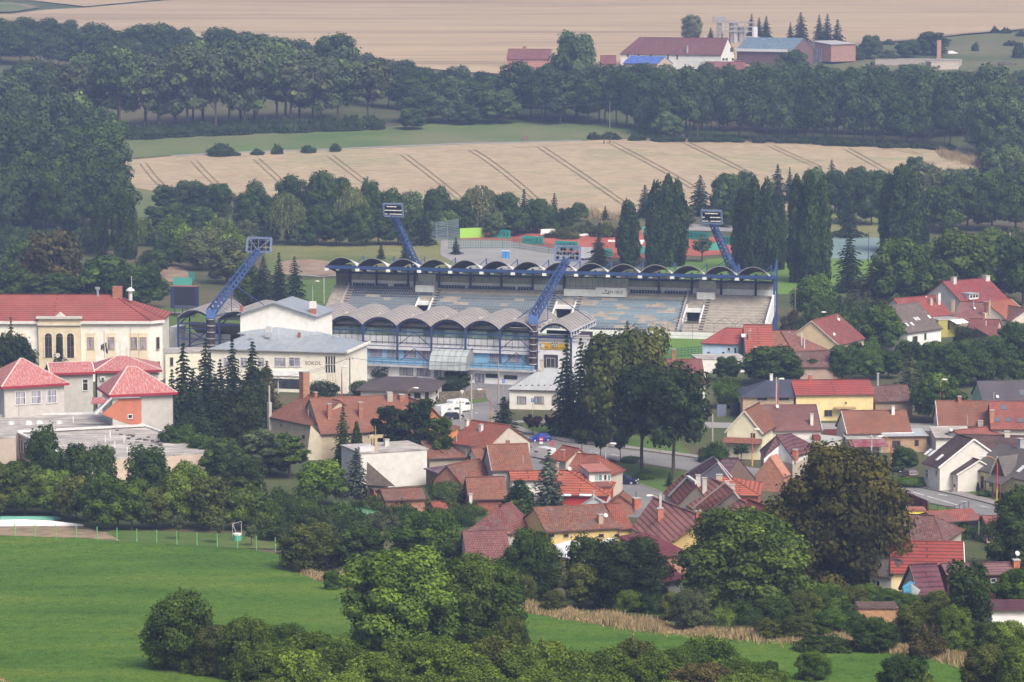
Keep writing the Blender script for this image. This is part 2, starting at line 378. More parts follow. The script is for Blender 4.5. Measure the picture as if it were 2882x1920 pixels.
 D("dirt_bank", [(790, 736), (870, 730), (935, 738), (950, 776), (820, 778), (770, 762)], "m_dirt", .14)
 D("side_lawn", [(800, 790), (960, 785), (985, 880), (790, 890)], "m_lawn", .08)
 strips("footpath", [[(820, 772), (900, 780), (960, 777)], [(330, 885), (560, 880), (640, 868)]], 2.2, "m_asphalt_pale", .18)
 D("west_lawn", [(330, 868), (640, 860), (700, 905), (620, 960), (420, 975), (330, 930)], "m_lawn", .06)
 D("tennis_court", [(1288, 672), (1440, 640), (1560, 652), (1820, 648), (1850, 690), (1830, 728), (1600, 727), (1440, 715), (1300, 690)], "m_clay", .08)
 D("east_tennis_court", [(1900, 664), (2060, 670), (2110, 712), (1960, 722), (1900, 716)], "m_clay", .08)
 D("parking_apron", [(1240, 676), (1420, 678), (1560, 700), (1700, 735), (1700, 765), (1330, 765), (1240, 720)], "m_asphalt_pale", .14)
 D("training_pitch", [(1860, 742), (2120, 720), (2560, 735), (2560, 800), (2200, 830), (1860, 780)], "m_pitch", .08)
 D("hard_court", [(2300, 662), (2500, 672), (2490, 735), (2300, 728)], "m_hardcourt", .16)
 D("dry_lawn", [(2290, 560), (2520, 580), (2520, 676), (2290, 664)], "m_yellow_grass", .10)
 D("back_path", [(1920, 630), (2100, 640), (2110, 655), (1920, 650)], "m_asphalt_pale", .20)
 D("garden_dirt", [(200, 655), (255, 672), (262, 720), (215, 700)], "m_dirt", .1)
 D("garden_bank", [(20, 638), (90, 640), (80, 655), (20, 652)], "m_dirt", .1)
 D("sand_bank", [(430, 740), (500, 750), (545, 775), (540, 800), (440, 790)], "m_dirt", .1)
 D("football_pitch", [(1000, 905), (2150, 935), (2120, 1015), (900, 1000)], "m_pitch", .06)
 D("stadium_forecourt", [(900, 1066), (1300, 1066), (1400, 1076), (1520, 1082), (1520, 1092), (1380, 1090), (1330, 1165), (1250, 1110), (900, 1110)], "m_asphalt", .04)
 D("street", [(1330, 1090), (1440, 1085), (1430, 1130), (1400, 1165), (1440, 1205), (1480, 1222), (1600, 1247), (1800, 1270), (2000, 1297), (2200, 1330), (2500, 1357), (2560, 1368), (2700, 1398), (2882, 1446), (3050, 1495),
    (3050, 1545), (2882, 1490), (2820, 1466), (2700, 1433), (2510, 1392), (2200, 1372), (2000, 1336), (1800, 1303), (1640, 1286), (1540, 1278), (1490, 1330), (1430, 1330), (1440, 1270), (1380, 1235), (1240, 1190), (1200, 1150), (1310, 1132)], "m_asphalt", .05)
 D("side_street", [(1500, 1300), (1640, 1340), (1800, 1362), (1880, 1385), (1960, 1420), (2000, 1470), (1500, 1440)], "m_asphalt", .045)
 D("upper_street", [(1960, 1188), (2100, 1192), (2700, 1192), (2900, 1200), (2900, 1216), (2640, 1214), (2300, 1212), (1960, 1204)], "m_asphalt_pale", .05)
 def kerb(name, line, w=1.6, mat="m_paving"):
  P = [G(*p) for p in line]; mb = MB()
  for a, b in zip(P, P[1:]): mb.bar(a + Vector((0, 0, .04)), b + Vector((0, 0, .04)), w, .2)
  return mb.build(name, mat, kind="structure")
 kerb("pavement", [(1445, 1200), (1480, 1216), (1600, 1241), (1800, 1264), (2000, 1291)], 2.2)
 kerb("east_pavement", [(2520, 1354), (2570, 1363), (2700, 1390), (2882, 1437)], 2.6)
 kerb("north_pavement", [(1440, 1188), (1520, 1188), (1600, 1193)], 2.0, "m_asphalt_pale")
 kerb("lawn_kerb", [(1800, 1364), (1840, 1378), (1870, 1392), (1890, 1400)], .35, "m_paving")
 strips("road_markings", [[(x, y), (x + 26, y + 4.6)] for x, y in [(1600, 1262), (1660, 1272), (1720, 1280), (1780, 1287), (2640, 1392), (2700, 1410), (2758, 1425)]] + [[(2610, 1398), (2700, 1424)], [(2570, 1386), (2600, 1395)],
   [(1336, 1164), (1346, 1162)], [(1320, 1178), (1308, 1176)]], .28, "m_paint", .075)
 D("park_lawn", [(1470, 1196), (1600, 1205), (1900, 1240), (1960, 1290), (1800, 1262), (1600, 1238), (1480, 1213), (1452, 1198)], "m_lawn", .06)
 D("lower_lawn", [(1570, 1286), (1650, 1291), (1800, 1310), (1960, 1334), (1990, 1380), (1900, 1404), (1860, 1385), (1800, 1363), (1700, 1345)], "m_lawn", .06)
 D("verge", [(1300, 1122), (1370, 1122), (1378, 1130), (1300, 1140), (1240, 1138)], "m_lawn", .055)
 D("roadside_lawn", [(2690, 1372), (2882, 1412), (2882, 1432), (2750, 1400), (2690, 1388)], "m_lawn", .055)
 D("south_verge", [(2600, 1412), (2880, 1497), (2880, 1560), (2600, 1470)], "m_lawn", .055)
 D("garden_lawn", [(690, 1518), (760, 1500), (830, 1498), (830, 1548), (700, 1546)], "m_yellow_grass", .12)
 D("nursery_lawn", [(240, 1490), (420, 1496), (700, 1506), (700, 1546), (520, 1536), (350, 1525), (240, 1516)], "m_lawn", .06)
 D("earth_bank", [(-260, 1484), (225, 1481), (300, 1500), (340, 1524), (240, 1516), (0, 1508), (-260, 1510)], "m_track", .07)
build_land()
def straw(name, lines, n, hgt, label=None, spread=1.0):
 vs, fs, tn = [], [], []
 segs = []
 for ln in lines:
  P = [(G(*p[:2]), p[2]) for p in ln]
  segs += [(a, b, (b[0] - a[0]).length) for a, b in zip(P, P[1:])]
 w = np.array([s[2] * (s[0][1] + s[1][1]) for s in segs]); w /= w.sum()
 for k in RNG.choice(len(segs), n, p=w):
  (a, wa), (b, wb), _ = segs[k]; t = random.random(); c = a.lerp(b, t); ww = wa + (wb - wa) * t
  c = c + Vector((random.uniform(-.4, .4), random.gauss(0, .36) * ww * spread, 0)); c.z = zt(c.y)
  h = hgt * random.uniform(.3, 1.25) * (.7 + .5 * math.sin(c.x * .9) * math.sin(c.x * .37 + 1)); a_ = random.uniform(0, 6.28); d = Vector((math.cos(a_), math.sin(a_), 0)) * random.uniform(.05, .11)
  le = Vector((random.uniform(-.35, .35), random.uniform(-.35, .35), 0)) * h; i = len(vs)
  vs += [c - d, c + d, c + le + Vector((0, 0, h))]; fs.append((i, i + 1, i + 2)); tn.append(random.betavariate(2.2, 1.8))
 me = bpy.data.meshes.new(name); me.from_pydata(vs, [], fs); me.update()
 at = me.attributes.new("tone", "FLOAT", "FACE"); at.data.foreach_set("value", tn)
 me.materials.append(MATS["m_straw"]); o = bpy.data.objects.new(name, me); COL.objects.link(o)
 return prop(o, label, "grass", None, "stuff")
straw("dry_grass", [[(1462, 1712, 5), (1600, 1730, 8), (1760, 1757, 9), (1905, 1775, 8)], [(1900, 1780, 7), (2080, 1792, 7), (2200, 1800, 8), (2440, 1812, 7)], [(2420, 1818, 6), (2560, 1832, 10), (2700, 1852, 14), (2900, 1890, 16)]], 34000, .95,
 "tall dry straw grass along the upper edge of the green crop field")
straw("dry_weeds", [[(820, 1590, 5), (900, 1622, 7), (985, 1645, 7)], [(560, 1872, 2), (640, 1900, 4), (740, 1935, 5), (800, 1960, 6)], [(-40, 1910, 1), (25, 1922, 2)]], 7000, 1.1,
 "reddish dry weeds at the lower left edge of the crop field")
straw("rough_grass", [[(2640, 436, 14), (2720, 450, 22), (2760, 462, 22)], [(1600, 600, 12), (1720, 612, 14), (1780, 608, 8)], [(870, 684, 4), (1150, 660, 5)]], 6000, 2.2, "pale rough grass along the field edge before the far trees")
def unit(n):
 v = RNG.normal(size=(n, 3)); return v / np.linalg.norm(v, axis=1)[:, None]
def cards(name, P, N, S, asp=1.3, bias=.55, tone=None, long=None):
 """one diamond-shaped leaf spray per point; long = preferred direction of its long axis"""
 n = len(P); nn = N * bias + unit(n) * (1 - bias) * 1.3; nn /= np.linalg.norm(nn, axis=1)[:, None]
 r = unit(n) if long is None else long + unit(n) * .35
 t1 = np.cross(nn, r); t1 /= np.linalg.norm(t1, axis=1)[:, None] + 1e-9
 t2 = np.cross(nn, t1)
 if long is not None: t1, t2 = t2, t1
 a = t1 * (S * asp)[:, None]; b = t2 * S[:, None]; c = nn * (S * .25)[:, None]
 V = np.stack([P - a, P - b + c, P + a, P + b + c], 1).reshape(-1, 3).astype(np.float32)
 me = bpy.data.meshes.new(name); me.vertices.add(4 * n); me.vertices.foreach_set("co", V.ravel())
 me.loops.add(4 * n); me.loops.foreach_set("vertex_index", np.arange(4 * n, dtype=np.int32))
 me.polygons.add(n); me.polygons.foreach_set("loop_start", np.arange(0, 4 * n, 4, dtype=np.int32)); me.polygons.foreach_set("loop_total", np.full(n, 4, np.int32))
 me.update(calc_edges=True)
 at = me.attributes.new("tone", "FLOAT", "FACE")
 t = RNG.beta(2.2, 2.2, n) if tone is None else np.clip(tone + RNG.normal(0, .16, n), 0, 1)
 at.data.foreach_set("value", t.astype(np.float32)); me.materials.append(MATS["m_leaf"])
 return me
def lobed(name, C, R, n, leaf, bias=.74, asp=1.3, fill=.2, upb=.3, cull=.72, long=None, ragged=.12):
 """leaf sprays over the shells of many ellipsoid lobes, those deep inside other lobes dropped"""
 C, R = np.array(C, float), np.array(R, float)
 area = (R[:, 0] * R[:, 1] + R[:, 0] * R[:, 2] + R[:, 1] * R[:, 2]); area /= area.sum()
 P, Nn, T = [], [], []
 lt = RNG.uniform(.22, .75, len(C)); need = n
 for _ in range(6):
  k = RNG.choice(len(C), need * 2, p=area); d = unit(need * 2)
  rad = 1 - np.abs(RNG.normal(0, fill, need * 2)) + RNG.normal(0, ragged, need * 2) + np.where(RNG.random(need * 2) < .07, RNG.uniform(0, .38, need * 2), 0)
  p = C[k] + d * R[k] * rad[:, None]
  keep = np.ones(len(p), bool)
  for j in range(len(C)):
   q = (((p - C[j]) / R[j]) ** 2).sum(1); keep &= (q > cull ** 2) | (k == j)
  keep &= (rad > .5) & (p[:, 2] > .005)
  nr = d / R[k]; nr /= np.linalg.norm(nr, axis=1)[:, None]; nr[:, 2] += upb; nr /= np.linalg.norm(nr, axis=1)[:, None]
  P.append(p[keep]); Nn.append(nr[keep]); T.append(lt[k][keep]); need = n - sum(map(len, P))
  if need <= 0: break
 P, Nn, T = np.concatenate(P)[:n], np.concatenate(Nn)[:n], np.concatenate(T)[:n]
 S = leaf * np.clip(np.exp(RNG.normal(-.06, .36, len(P))), .4, 2.2)
 lg = None if long is None else np.tile(np.array(long, float), (len(P), 1))
 return cards(name, P, Nn, S, asp, bias, T, lg)
def limbs(name, segs, n=6):
 mb = MB()
 for pts, r in segs: mb.tube(pts, r, n, False)
 me = bpy.data.meshes.new(name); me.from_pydata(mb.v, [], mb.f); me.update(); me.materials.append(MATS["m_bark"])
 me.polygons.foreach_set("use_smooth", [True] * len(me.polygons)); return me
def trunk_with_limbs(name, h0, C, r0=.022, k=7, zmax=.8):
 segs = [([(0, 0, -.02), (.006, .004, h0 * .6), (.0, .01, h0), (.02, -.01, (h0 + zmax) / 2), (.01, .01, zmax)], [r0 * 1.25, r0, r0 * .85, r0 * .5, r0 * .15])]
 for c in sorted(C, key=lambda c: random.random())[:k]:
  z = h0 * random.uniform(.75, 1.2); z = min(z, c[2] - .03) if c[2] > z + .03 else c[2] * .7
  segs.append(([(0, 0, z), (c[0] * .45, c[1] * .45, z + (c[2] - z) * .6), tuple(c)], [r0 * .55, r0 * .36, r0 * .12]))
 return limbs(name, segs, 6)
PROTO = {}
def proto(kind, crown, trunk, w):
 n = len(crown.vertices); co = np.empty(n * 3, np.float32); crown.vertices.foreach_get("co", co); co = co.reshape(-1, 3)
 kz = 1 / np.percentile(co[:, 2], 99.9); kx = w / 2 / np.percentile(np.hypot(co[:, 0], co[:, 1]), 98)
 co *= np.array([kx, kx, kz], np.float32); crown.vertices.foreach_set("co", co.ravel()); crown.update()
 PROTO.setdefault(kind, []).append((crown, trunk, w))
def dome_lobes(n, w, z0, z1, rl, flat=1.0, top_r=.55, low_r=.8):
 """lobes filling a dome: (centres, radii), height 1, width w"""
 C, R = [], []
 for i in range(n):
  t = (i + .5) / n; z = z0 + (z1 - z0) * t
  prof = math.sin(math.pi * (low_r * .5 + (1 - low_r * .5) * (.12 + .88 * t)) ) if False else math.sqrt(max(0.02, 1 - ((t - .38) / .68) ** 2))
  a = i * 2.399963 + random.uniform(-.4, .4); rr = w / 2 * prof * random.uniform(.45, .88)
  r = rl * random.uniform(.75, 1.3); rr = max(0, min(rr, w / 2 - r * .75))
  C.append((math.cos(a) * rr, math.sin(a) * rr, z)); R.append((r, r, r * flat * random.uniform(.75, 1.0)))
 return C, R
def build_protos():
 for v in range(4):      # broad round deciduous
  C, R = dome_lobes(22 + 3 * v, .98, .22, .90, .155, .8); C.append((0, 0, .5)); R.append((.24, .24, .26))
  proto("round", lobed("crown", C, R, 8500, .0185), trunk_with_limbs("trunk", .22, C), .98)
 for v in range(3):      # the same near the viewer: finer leaves
  C, R = dome_lobes(42 + 4 * v, 1.05, .08, .90, .13, .8); C.append((0, 0, .5)); R.append((.3, .3, .32))
  proto("big", lobed("crown", C, R, 36000, .0108, ragged=.16), trunk_with_limbs("trunk", .18, C), 1.05)
 for v in range(3):      # taller than wide
  C, R = dome_lobes(22, .62, .2, .92, .125, 1.1); C.append((0, 0, .55)); R.append((.17, .17, .32))
  proto("tall", lobed("crown", C, R, 7500, .0145), trunk_with_limbs("trunk", .24, C, .016), .62)
 for v in range(4):      # forest tree seen far off
  C, R = dome_lobes(16, .66, .34, .92, .14, .9)
  proto("wood", lobed("crown", C, R, 4600, .0165, cull=.8), trunk_with_limbs("trunk", .45, C, .012, 5), .66)
 for v in range(4):      # old open poplar: leafy umbrella, bare stems below
  C, R = dome_lobes(14, .60, .60, .92, .125, .75)
  for q in range(6):
   a = random.uniform(0, 6.28); C.append((math.cos(a) * .16, math.sin(a) * .16, random.uniform(.3, .55))); R.append((.09, .09, .07))
  proto("grove", lobed("crown", C, R, 4600, .0155, cull=.8, ragged=.2), trunk_with_limbs("trunk", .38, C, .013, 12, .85), .6)
 for v in range(3):      # park tree on a clear trunk
  C, R = dome_lobes(26, .72, .40, .92, .115, .9); C.append((0, 0, .62)); R.append((.2, .2, .22))
  proto("park", lobed("crown", C, R, 8000, .0125), trunk_with_limbs("trunk", .36, C, .016, 9), .72)
 for v in range(3):      # Lombardy poplar
  C, R = [], []
  for i in range(46):
   t = (i + .5) / 46; z = .07 + .86 * t; rad = .125 * (math.sin(math.pi * min(1, t * .80 + .20)) ** .55) * random.uniform(.5, .9)
   a = i * 2.399963; C.append((math.cos(a) * rad, math.sin(a) * rad, z)); R.append((.038, .038, random.uniform(.09, .13)))
  for i in range(4): C.append((random.uniform(-.05, .05), random.uniform(-.05, .05), random.uniform(.84, .91))); R.append((.03, .03, .09))
  proto("lombardy", lobed("crown", C, R, 9000, .0085, .55, 1.9, .3, .0, .8, (0, 0, 1)), trunk_with_limbs("trunk", .1, C, .014, 3, .7), .30)
 for v in range(3):      # spruce: whorls of drooping branches
  P, N, S, T, L = [], [], [], [], []; w = .44; nw = 23
  for i in range(nw):
   t = i / (nw - 1); z = .05 + .93 * t; r = w / 2 * (1 - t) ** .82 * random.uniform(.68, 1.2) + .006; nb = max(4, int(13 * (1 - t) + 4)); a0 = random.uniform(0, 6.28)
   for b in range(nb):
    a = a0 + b * 2 * math.pi / nb + random.uniform(-.2, .2); rr = r * random.uniform(.55, 1.2); dx = np.array([math.cos(a), math.sin(a), 0]); k = max(3, int(20 * rr / .22)); tn = random.uniform(.2, .8)
    for q in range(k):
     s = (q + random.random()) / k; side = np.array([-dx[1], dx[0], 0]) * random.uniform(-.3, .3) * rr * (1 - s * .6)
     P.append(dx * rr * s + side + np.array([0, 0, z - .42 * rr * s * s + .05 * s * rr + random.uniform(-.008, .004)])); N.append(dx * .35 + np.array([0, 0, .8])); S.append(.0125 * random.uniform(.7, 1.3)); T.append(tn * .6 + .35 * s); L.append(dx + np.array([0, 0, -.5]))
  P, N, L = np.array(P), np.array(N), np.array(L)
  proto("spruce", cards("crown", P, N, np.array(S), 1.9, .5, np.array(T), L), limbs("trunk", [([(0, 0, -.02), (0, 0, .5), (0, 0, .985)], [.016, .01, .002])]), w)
 for v in range(2):      # pine: separate flat clumps on bare limbs
  C, R = [], []
  for i in range(17):
   t = i / 16; z = .36 + .58 * t; rad = .26 * math.sqrt(1 - (t * .85) ** 2) * random.uniform(.45, 1); a = i * 2.399963
   r = random.uniform(.075, .12); C.append((math.cos(a) * rad, math.sin(a) * rad, z)); R.append((r, r, r * .62))
  proto("pine", lobed("crown", C, R, 7500, .0115, .4, 2.0, .3, .2, .7), trunk_with_limbs("trunk", .36, C, .017, 17, .95), .64)
 for v in range(2):      # weeping willow
  P, N, S, T, L = [], [], [], [], []
  for i in range(330):
   a = random.uniform(0, 6.28); u = math.sqrt(random.random()); rr = .47 * u; zt_ = .96 - .42 * u ** 2.2 + random.uniform(-.06, .03); ln = random.uniform(.18, .5) * (.5 + .5 * u); tn = random.uniform(.25, .8)
   o = np.array([math.cos(a), math.sin(a), 0.])
   for q in range(30):
    s = random.random(); out = rr + .035 * math.sin(min(1, s * 2) * 1.57)
    P.append(o * out + np.array([random.gauss(0, .010), random.gauss(0, .010), max(.03, zt_ - ln * s)])); N.append(o * .8 + np.array([0, 0, .5 * (1 - s)])); S.append(.0085 * random.uniform(.7, 1.3)); T.append(tn); L.append((0, 0, -1.))
  C = [(math.cos(a) * .25, math.sin(a) * .25, .75) for a in (0, 1.2, 2.5, 3.7, 5)]
  proto("willow", cards("crown", np.array(P), np.array(N), np.array(S), 2.6, .55, np.array(T), np.array(L)), trunk_with_limbs("trunk", .3, C, .025), .98)
 for v in range(4):      # shrubs of several stems, leafy to the ground
  C, R = [], []
  for i in range(26):
   a = i * 2.399963; rr = .62 * math.sqrt((i + .5) / 26) * random.uniform(.8, 1.05); z = (.62 - .42 * (rr / .66) ** 2) * random.uniform(.75, 1.15); r = random.uniform(.13, .22)
   C.append((math.cos(a) * rr, math.sin(a) * rr, max(.1, z))); R.append((r, r, r * random.uniform(.8, 1.15)))
  for i in range(5): C.append((random.uniform(-.3, .3), random.uniform(-.3, .3), random.uniform(.72, .86))); R.append((.07, .07, .14))
  for i in range(12): C.append((math.cos(i / 12 * 6.28) * .55, math.sin(i / 12 * 6.28) * .55, .11)); R.append((.14, .14, .13))
  proto("bush", lobed("crown", C, R, 8500, .0185, .66, 1.5, .3, .3, .74, None, .2), None, 1.5)
  C, R = dome_lobes(34, 1.0, .08, .86, .14, .85); C.append((0, 0, .4)); R.append((.3, .3, .3))
  for i in range(9): a = i * 2.4; q = random.uniform(.05, .36); C.append((math.cos(a) * q, math.sin(a) * q, .78 - q * .5 + random.uniform(0, .16))); R.append((.06, .06, .09))
  proto("thicket", lobed("crown", C, R, 26000, .0112, .66, 1.35, .2, .35, .74, None, .15), None, 1.02)
 for v in range(2):      # clipped or naturally round dense shrubs, hedging conifers
  C = [(0, 0, .5)] + [(math.cos(i * 2.4) * .28, math.sin(i * 2.4) * .28, .2 + .6 * ((i * .618) % 1)) for i in range(14)]; R = [(.42, .42, .48)] + [(.2, .2, .2)] * 14
  proto("globe", lobed("crown", C, R, 6500, .017, .7, 1.3, .12, .2, .8), None, .96)
  C, R = [], []
  for i in range(30):
   t = i / 29; z = .05 + .88 * t; rad = .2 * (1 - t) ** .7 * random.uniform(.5, .95); a = i * 2.4; C.append((math.cos(a) * rad, math.sin(a) * rad, z)); r = .10 * (1 - t * .65); R.append((r, r, r * 1.6))
  proto("thuja", lobed("crown", C, R, 7000, .0115, .55, 1.8, .25, .1, .78, (0, 0, 1)), limbs("trunk", [([(0, 0, -.02), (0, 0, .4)], [.014, .008])]), .5)
 for v in range(2):      # young street tree: vase of twigs on a thin stem
  C, R = [], []
  for i in range(16):
   t = (i + .5) / 16; a = i * 2.4; rad = .10 + .17 * t * random.uniform(.6, 1.1); C.append((math.cos(a) * rad * .9, math.sin(a) * rad * .9, .5 + .4 * t)); R.append((.05, .05, .11))
  proto("young", lobed("crown", C, R, 2600, .0155, .4, 1.9, .35, .1, .8, (0, 0, 1), .2), trunk_with_limbs("trunk", .42, C, .013, 10, .6), .56)
  C, R = dome_lobes(10, .5, .5, .9, .12, .9)
  proto("fruit", lobed("crown", C, R, 2200, .017, .4, 1.4, .4, .1, .8, None, .2), trunk_with_limbs("trunk", .42, C, .016, 9, .7), .55)
build_protos()
NTREE = {}
BUSHY = ("bush", "thicket", "globe")
FIRST = {}
def tree(kind, name, label, cat, x, yb, hp, wp, col, group=None, depth=None, var=.10, lean=None):
 """a tree whose foot shows (or would show) at photo pixel (x, yb), hp pixels tall and wp wide"""
 if kind == "spruce": wp *= 1.28
 p = at_depth(x, yb, depth) if depth else G(x, yb)
 if depth: p = Vector((p.x, p.y, zt(p.y)))
 k = mpp(p.y); lst = PROTO[kind]; c, t, w = lst[NTREE.get(kind, 0) % len(lst)]; NTREE[kind] = NTREE.get(kind, 0) + 1
 h = hp * k; sx = wp * k / w
 f = [1 + random.uniform(-var, var)] * 3; f = [q * (1 + random.uniform(-var * .4, var * .4)) for q in f]
 colr = (col[0] * f[0], col[1] * f[1], col[2] * f[2], 1)
 cr = bpy.data.objects.new(name if t is None else "crown", c); COL.objects.link(cr); cr.color = colr
 rz = random.uniform(0, 6.28)
 if t is None: root = cr
 else:
  root = bpy.data.objects.new(name, None); COL.objects.link(root); cr.parent = root
  tr = bpy.data.objects.new("trunk", t); COL.objects.link(tr); tr.parent = root
  tr.color = (.105, .085, .07, 1) if name not in ("birch_tree",) else (.42, .40, .37, 1)
 root.location = p; root.rotation_euler = (0, 0, rz); root.scale = (sx, sx, h)
 prop(root, label, cat, group)
 return root
X3 = lambda a, k: a * k
class House:
 """front eave runs from photo pixel A to B at height he; the plan goes `depth` metres back from it"""
 def __init__(s, label, A, B, he, depth, kind="gx", ridge=None, hr=None, wall=(.62, .60, .55), roof=(.30, .105, .075), wmat="m_plaster", rmat="m_tile", ov=.35, hipL=0, hipR=0, rp=.5,
    name="house", cat="house", group=None, z0=-.3, th=.2, wparts=True, base=None, trim=None):
  s.PA, s.PB = G(*A, he), G(*B, he); s.he = he; s.kind = kind; s.ov = ov; s.depth = depth
  d = s.PB - s.PA; d.z = 0; s.L = d.length; s.ux = d.normalized(); s.uy = Vector((-s.ux.y, s.ux.x, 0))
  if s.uy.y < 0: s.uy = -s.uy
  s.O = Vector((s.PA.x, s.PA.y, 0)); s.rp = rp; s.gz = zt(s.O.y + depth / 2)
  base_z = s.PA.z; s.ez = base_z
  if ridge is not None:
   q = s.P(s.L / 2, depth * rp if kind != "gy" else 0)
   hr = zat(ridge, q.y) - s.PA.z + he
  s.hr = hr if hr is not None else he
  s.root = empty(name, (s.O + s.ux * s.L / 2 + s.uy * depth / 2).to_tuple()[:2] + (s.PA.z - he,), label, cat, group)
  s.zb = s.PA.z - he; D, L = depth, s.L; H, R = he, s.hr
  P = lambda x, y, z: s.P(x, y, z)
  c0, c1, c2, c3 = P(0, 0, H), P(L, 0, H), P(L, D, H), P(0, D, H); top_ = []
  if kind == "gx":
   r0, r1 = P(hipL, D * rp, R), P(L - hipR, D * rp, R); top_ = [[c0, c1, r1, r0], [c2, c3, r0, r1]]
   if hipL: top_.append([c3, c0, r0])
   if hipR: top_.append([c1, c2, r1])
  elif kind == "gy":
   r0, r1 = P(L * rp, hipL, R), P(L * rp, D - hipR, R); top_ = [[c3, c0, r0, r1], [c1, c2, r1, r0]]
   if hipL: top_.append([c0, c1, r0])
   if hipR: top_.append([c2, c3, r1])
  elif kind == "shed": top_ = [[c0, c1, P(L, D, R), P(0, D, R)]]
  elif kind == "shedx": top_ = [[c0, P(L, 0, R), P(L, D, R), c3]]
  elif kind == "flat": top_ = [[c0, c1, c2, c3]]
  s.top = top_
  s.roof = child(MB().slab(top_, th), "roof", rmat, s.root, roof)
  o = ov if kind not in ("flat",) else .12; og = .22 if ov > .25 else ov
  m = MB(); x0, x1, y0, y1 = (o if hipL and kind == "gx" else og), L - (o if hipR and kind == "gx" else og), o, D - o
  if kind == "gy": x0, x1, y0, y1 = o, L - o, og, D - og
  s.x0, s.x1, s.y0, s.y1 = x0, x1, y0, y1
  def hz(x, y):
   if kind == "gx":
    a = H + (R - H) * (y / (D * rp) if y < D * rp else (D - y) / (D * (1 - rp)))
    return a
   if kind == "gy": return H + (R - H) * (x / (L * rp) if x < L * rp else (L - x) / (L * (1 - rp)))
   if kind == "shed": return H + (R - H) * y / D
   if kind == "shedx": return H + (R - H) * x / L
   return H
  s.hz = hz
  Z = lambda x, y, k=.1: P(x, y, hz(x, y) - k)
  low = lambda x, y: P(x, y, min(hz(x, y), H + .12) - .1)
  B_ = lambda x, y: P(x, y, z0)
  f = {}
  if kind == "gx":
   f["f"] = [B_(x0, y0), B_(x1, y0), Z(x1, y0), Z(x0, y0)]; f["b"] = [B_(x1, y1), B_(x0, y1), Z(x0, y1), Z(x1, y1)]
   f["l"] = [B_(x0, y1), B_(x0, y0)] + ([Z(x0, y0), Z(x0, y1)] if hipL else [Z(x0, y0), Z(x0, D * rp), Z(x0, y1)])
   f["r"] = [B_(x1, y0), B_(x1, y1)] + ([Z(x1, y1), Z(x1, y0)] if hipR else [Z(x1, y1), Z(x1, D * rp), Z(x1, y0)])
  elif kind == "gy":
   f["l"] = [B_(x0, y1), B_(x0, y0), Z(x0, y0), Z(x0, y1)]; f["r"] = [B_(x1, y0), B_(x1, y1), Z(x1, y1), Z(x1, y0)]
   f["f"] = [B_(x0, y0), B_(x1, y0), Z(x1, y0)] + ([] if hipL else [Z(L * rp, y0)]) + [Z(x0, y0)]
   f["b"] = [B_(x1, y1), B_(x0, y1), Z(x0, y1)] + ([] if hipR else [Z(L * rp, y1)]) + [Z(x1, y1)]
  else:
   f["f"] = [B_(x0, y0), B_(x1, y0), Z(x1, y0), Z(x0, y0)]; f["b"] = [B_(x1, y1), B_(x0, y1), Z(x0, y1), Z(x1, y1)]
   f["l"] = [B_(x0, y1), B_(x0, y0), Z(x0, y0), Z(x0, y1)]; f["r"] = [B_(x1, y0), B_(x1, y1), Z(x1, y1), Z(x1, y0)]
  for q in f.values(): m.quad(*q)
  s.wall = child(m, "wall", wmat, s.root, wall)
  if base:    # darker plinth a little proud of the wall
   b = MB(); b.prism([(p.x, p.y) for p in (P(x0 - .04, y0 - .04, 0), P(x1 + .04, y0 - .04, 0), P(x1 + .04, y1 + .04, 0), P(x0 - .04, y1 + .04, 0))], s.zb - .2, s.zb + base[0])
   child(b, "plinth", "m_concrete", s.root, base[1])
  g = MB()    # gutter along the front eave, ridge capping
  if kind in ("gx", "shed"): g.bar(P(0, -.06, H - .12), P(L, -.06, H - .12), .12)
  if kind == "gy": g.bar(P(-.06, 0, H - .12), P(-.06, D, H - .12), .12); g.bar(P(L + .06, 0, H - .12), P(L + .06, D, H - .12), .12)
  if g.v: child(g, "gutter", "m_steel", s.root, trim or (.11, .075, .065), part=s.roof)
  if kind in ("gx", "gy") and rmat.startswith("m_tile"):
   g = MB(); g.bar(r0 + Vector((0, 0, .03)), r1 + Vector((0, 0, .03)), .3, .16)
   if hipL and kind == "gx": g.bar(c0, r0, .22, .14); g.bar(c3, r0, .22, .14)
   if hipR and kind == "gx": g.bar(c1, r1, .22, .14); g.bar(c2, r1, .22, .14)
   child(g, "ridge_cap", "m_tile_big", s.root, tuple(X3(v, .82) for v in roof), part=s.roof)
 def P(s, x, y, z=None):
  q = s.O + s.ux * x + s.uy * y; q.z = (s.PA.z - s.he + z) if z is not None else s.PA.z; return q
 def plane(s, side):
  if side == "f": return s.P(0, s.y0, 0), -s.uy, s.ux
  if side == "r": return s.P(s.x1, 0, 0), s.ux, s.uy
  return s.P(s.x0, 0, 0), -s.ux, -s.uy
 def win(s, side, x0, y0, x1, y1, frame=(.55, .54, .52), mull=1, glass="m_glass", name="window", cross=0, shelf=None):
  """window filling a photo rectangle on a wall"""
  p, n, u = s.plane(side); a = hit_plane((x0 + x1) / 2, y0, p, n); b = hit_plane((x0 + x1) / 2, y1, p, n); l = hit_plane(x0, (y0 + y1) / 2, p, n); r = hit_plane(x1, (y0 + y1) / 2, p, n)
  w = min(abs((r - l).dot(u)), 6); h = a.z - b.z; c = (a + b) / 2; c = c + u * (((l + r) / 2 - c).dot(u))
  add_window(s.root, c, u, n, w, h, frame, mull, glass, name, cross)
  return s
 def roofhit(s, face, px, py):
  f = s.top[face]; n = (f[1] - f[0]).cross(f[2] - f[1]).normalized(); n = n if n.z > 0 else -n
  return hit_plane(px, py, f[0], n), n, f
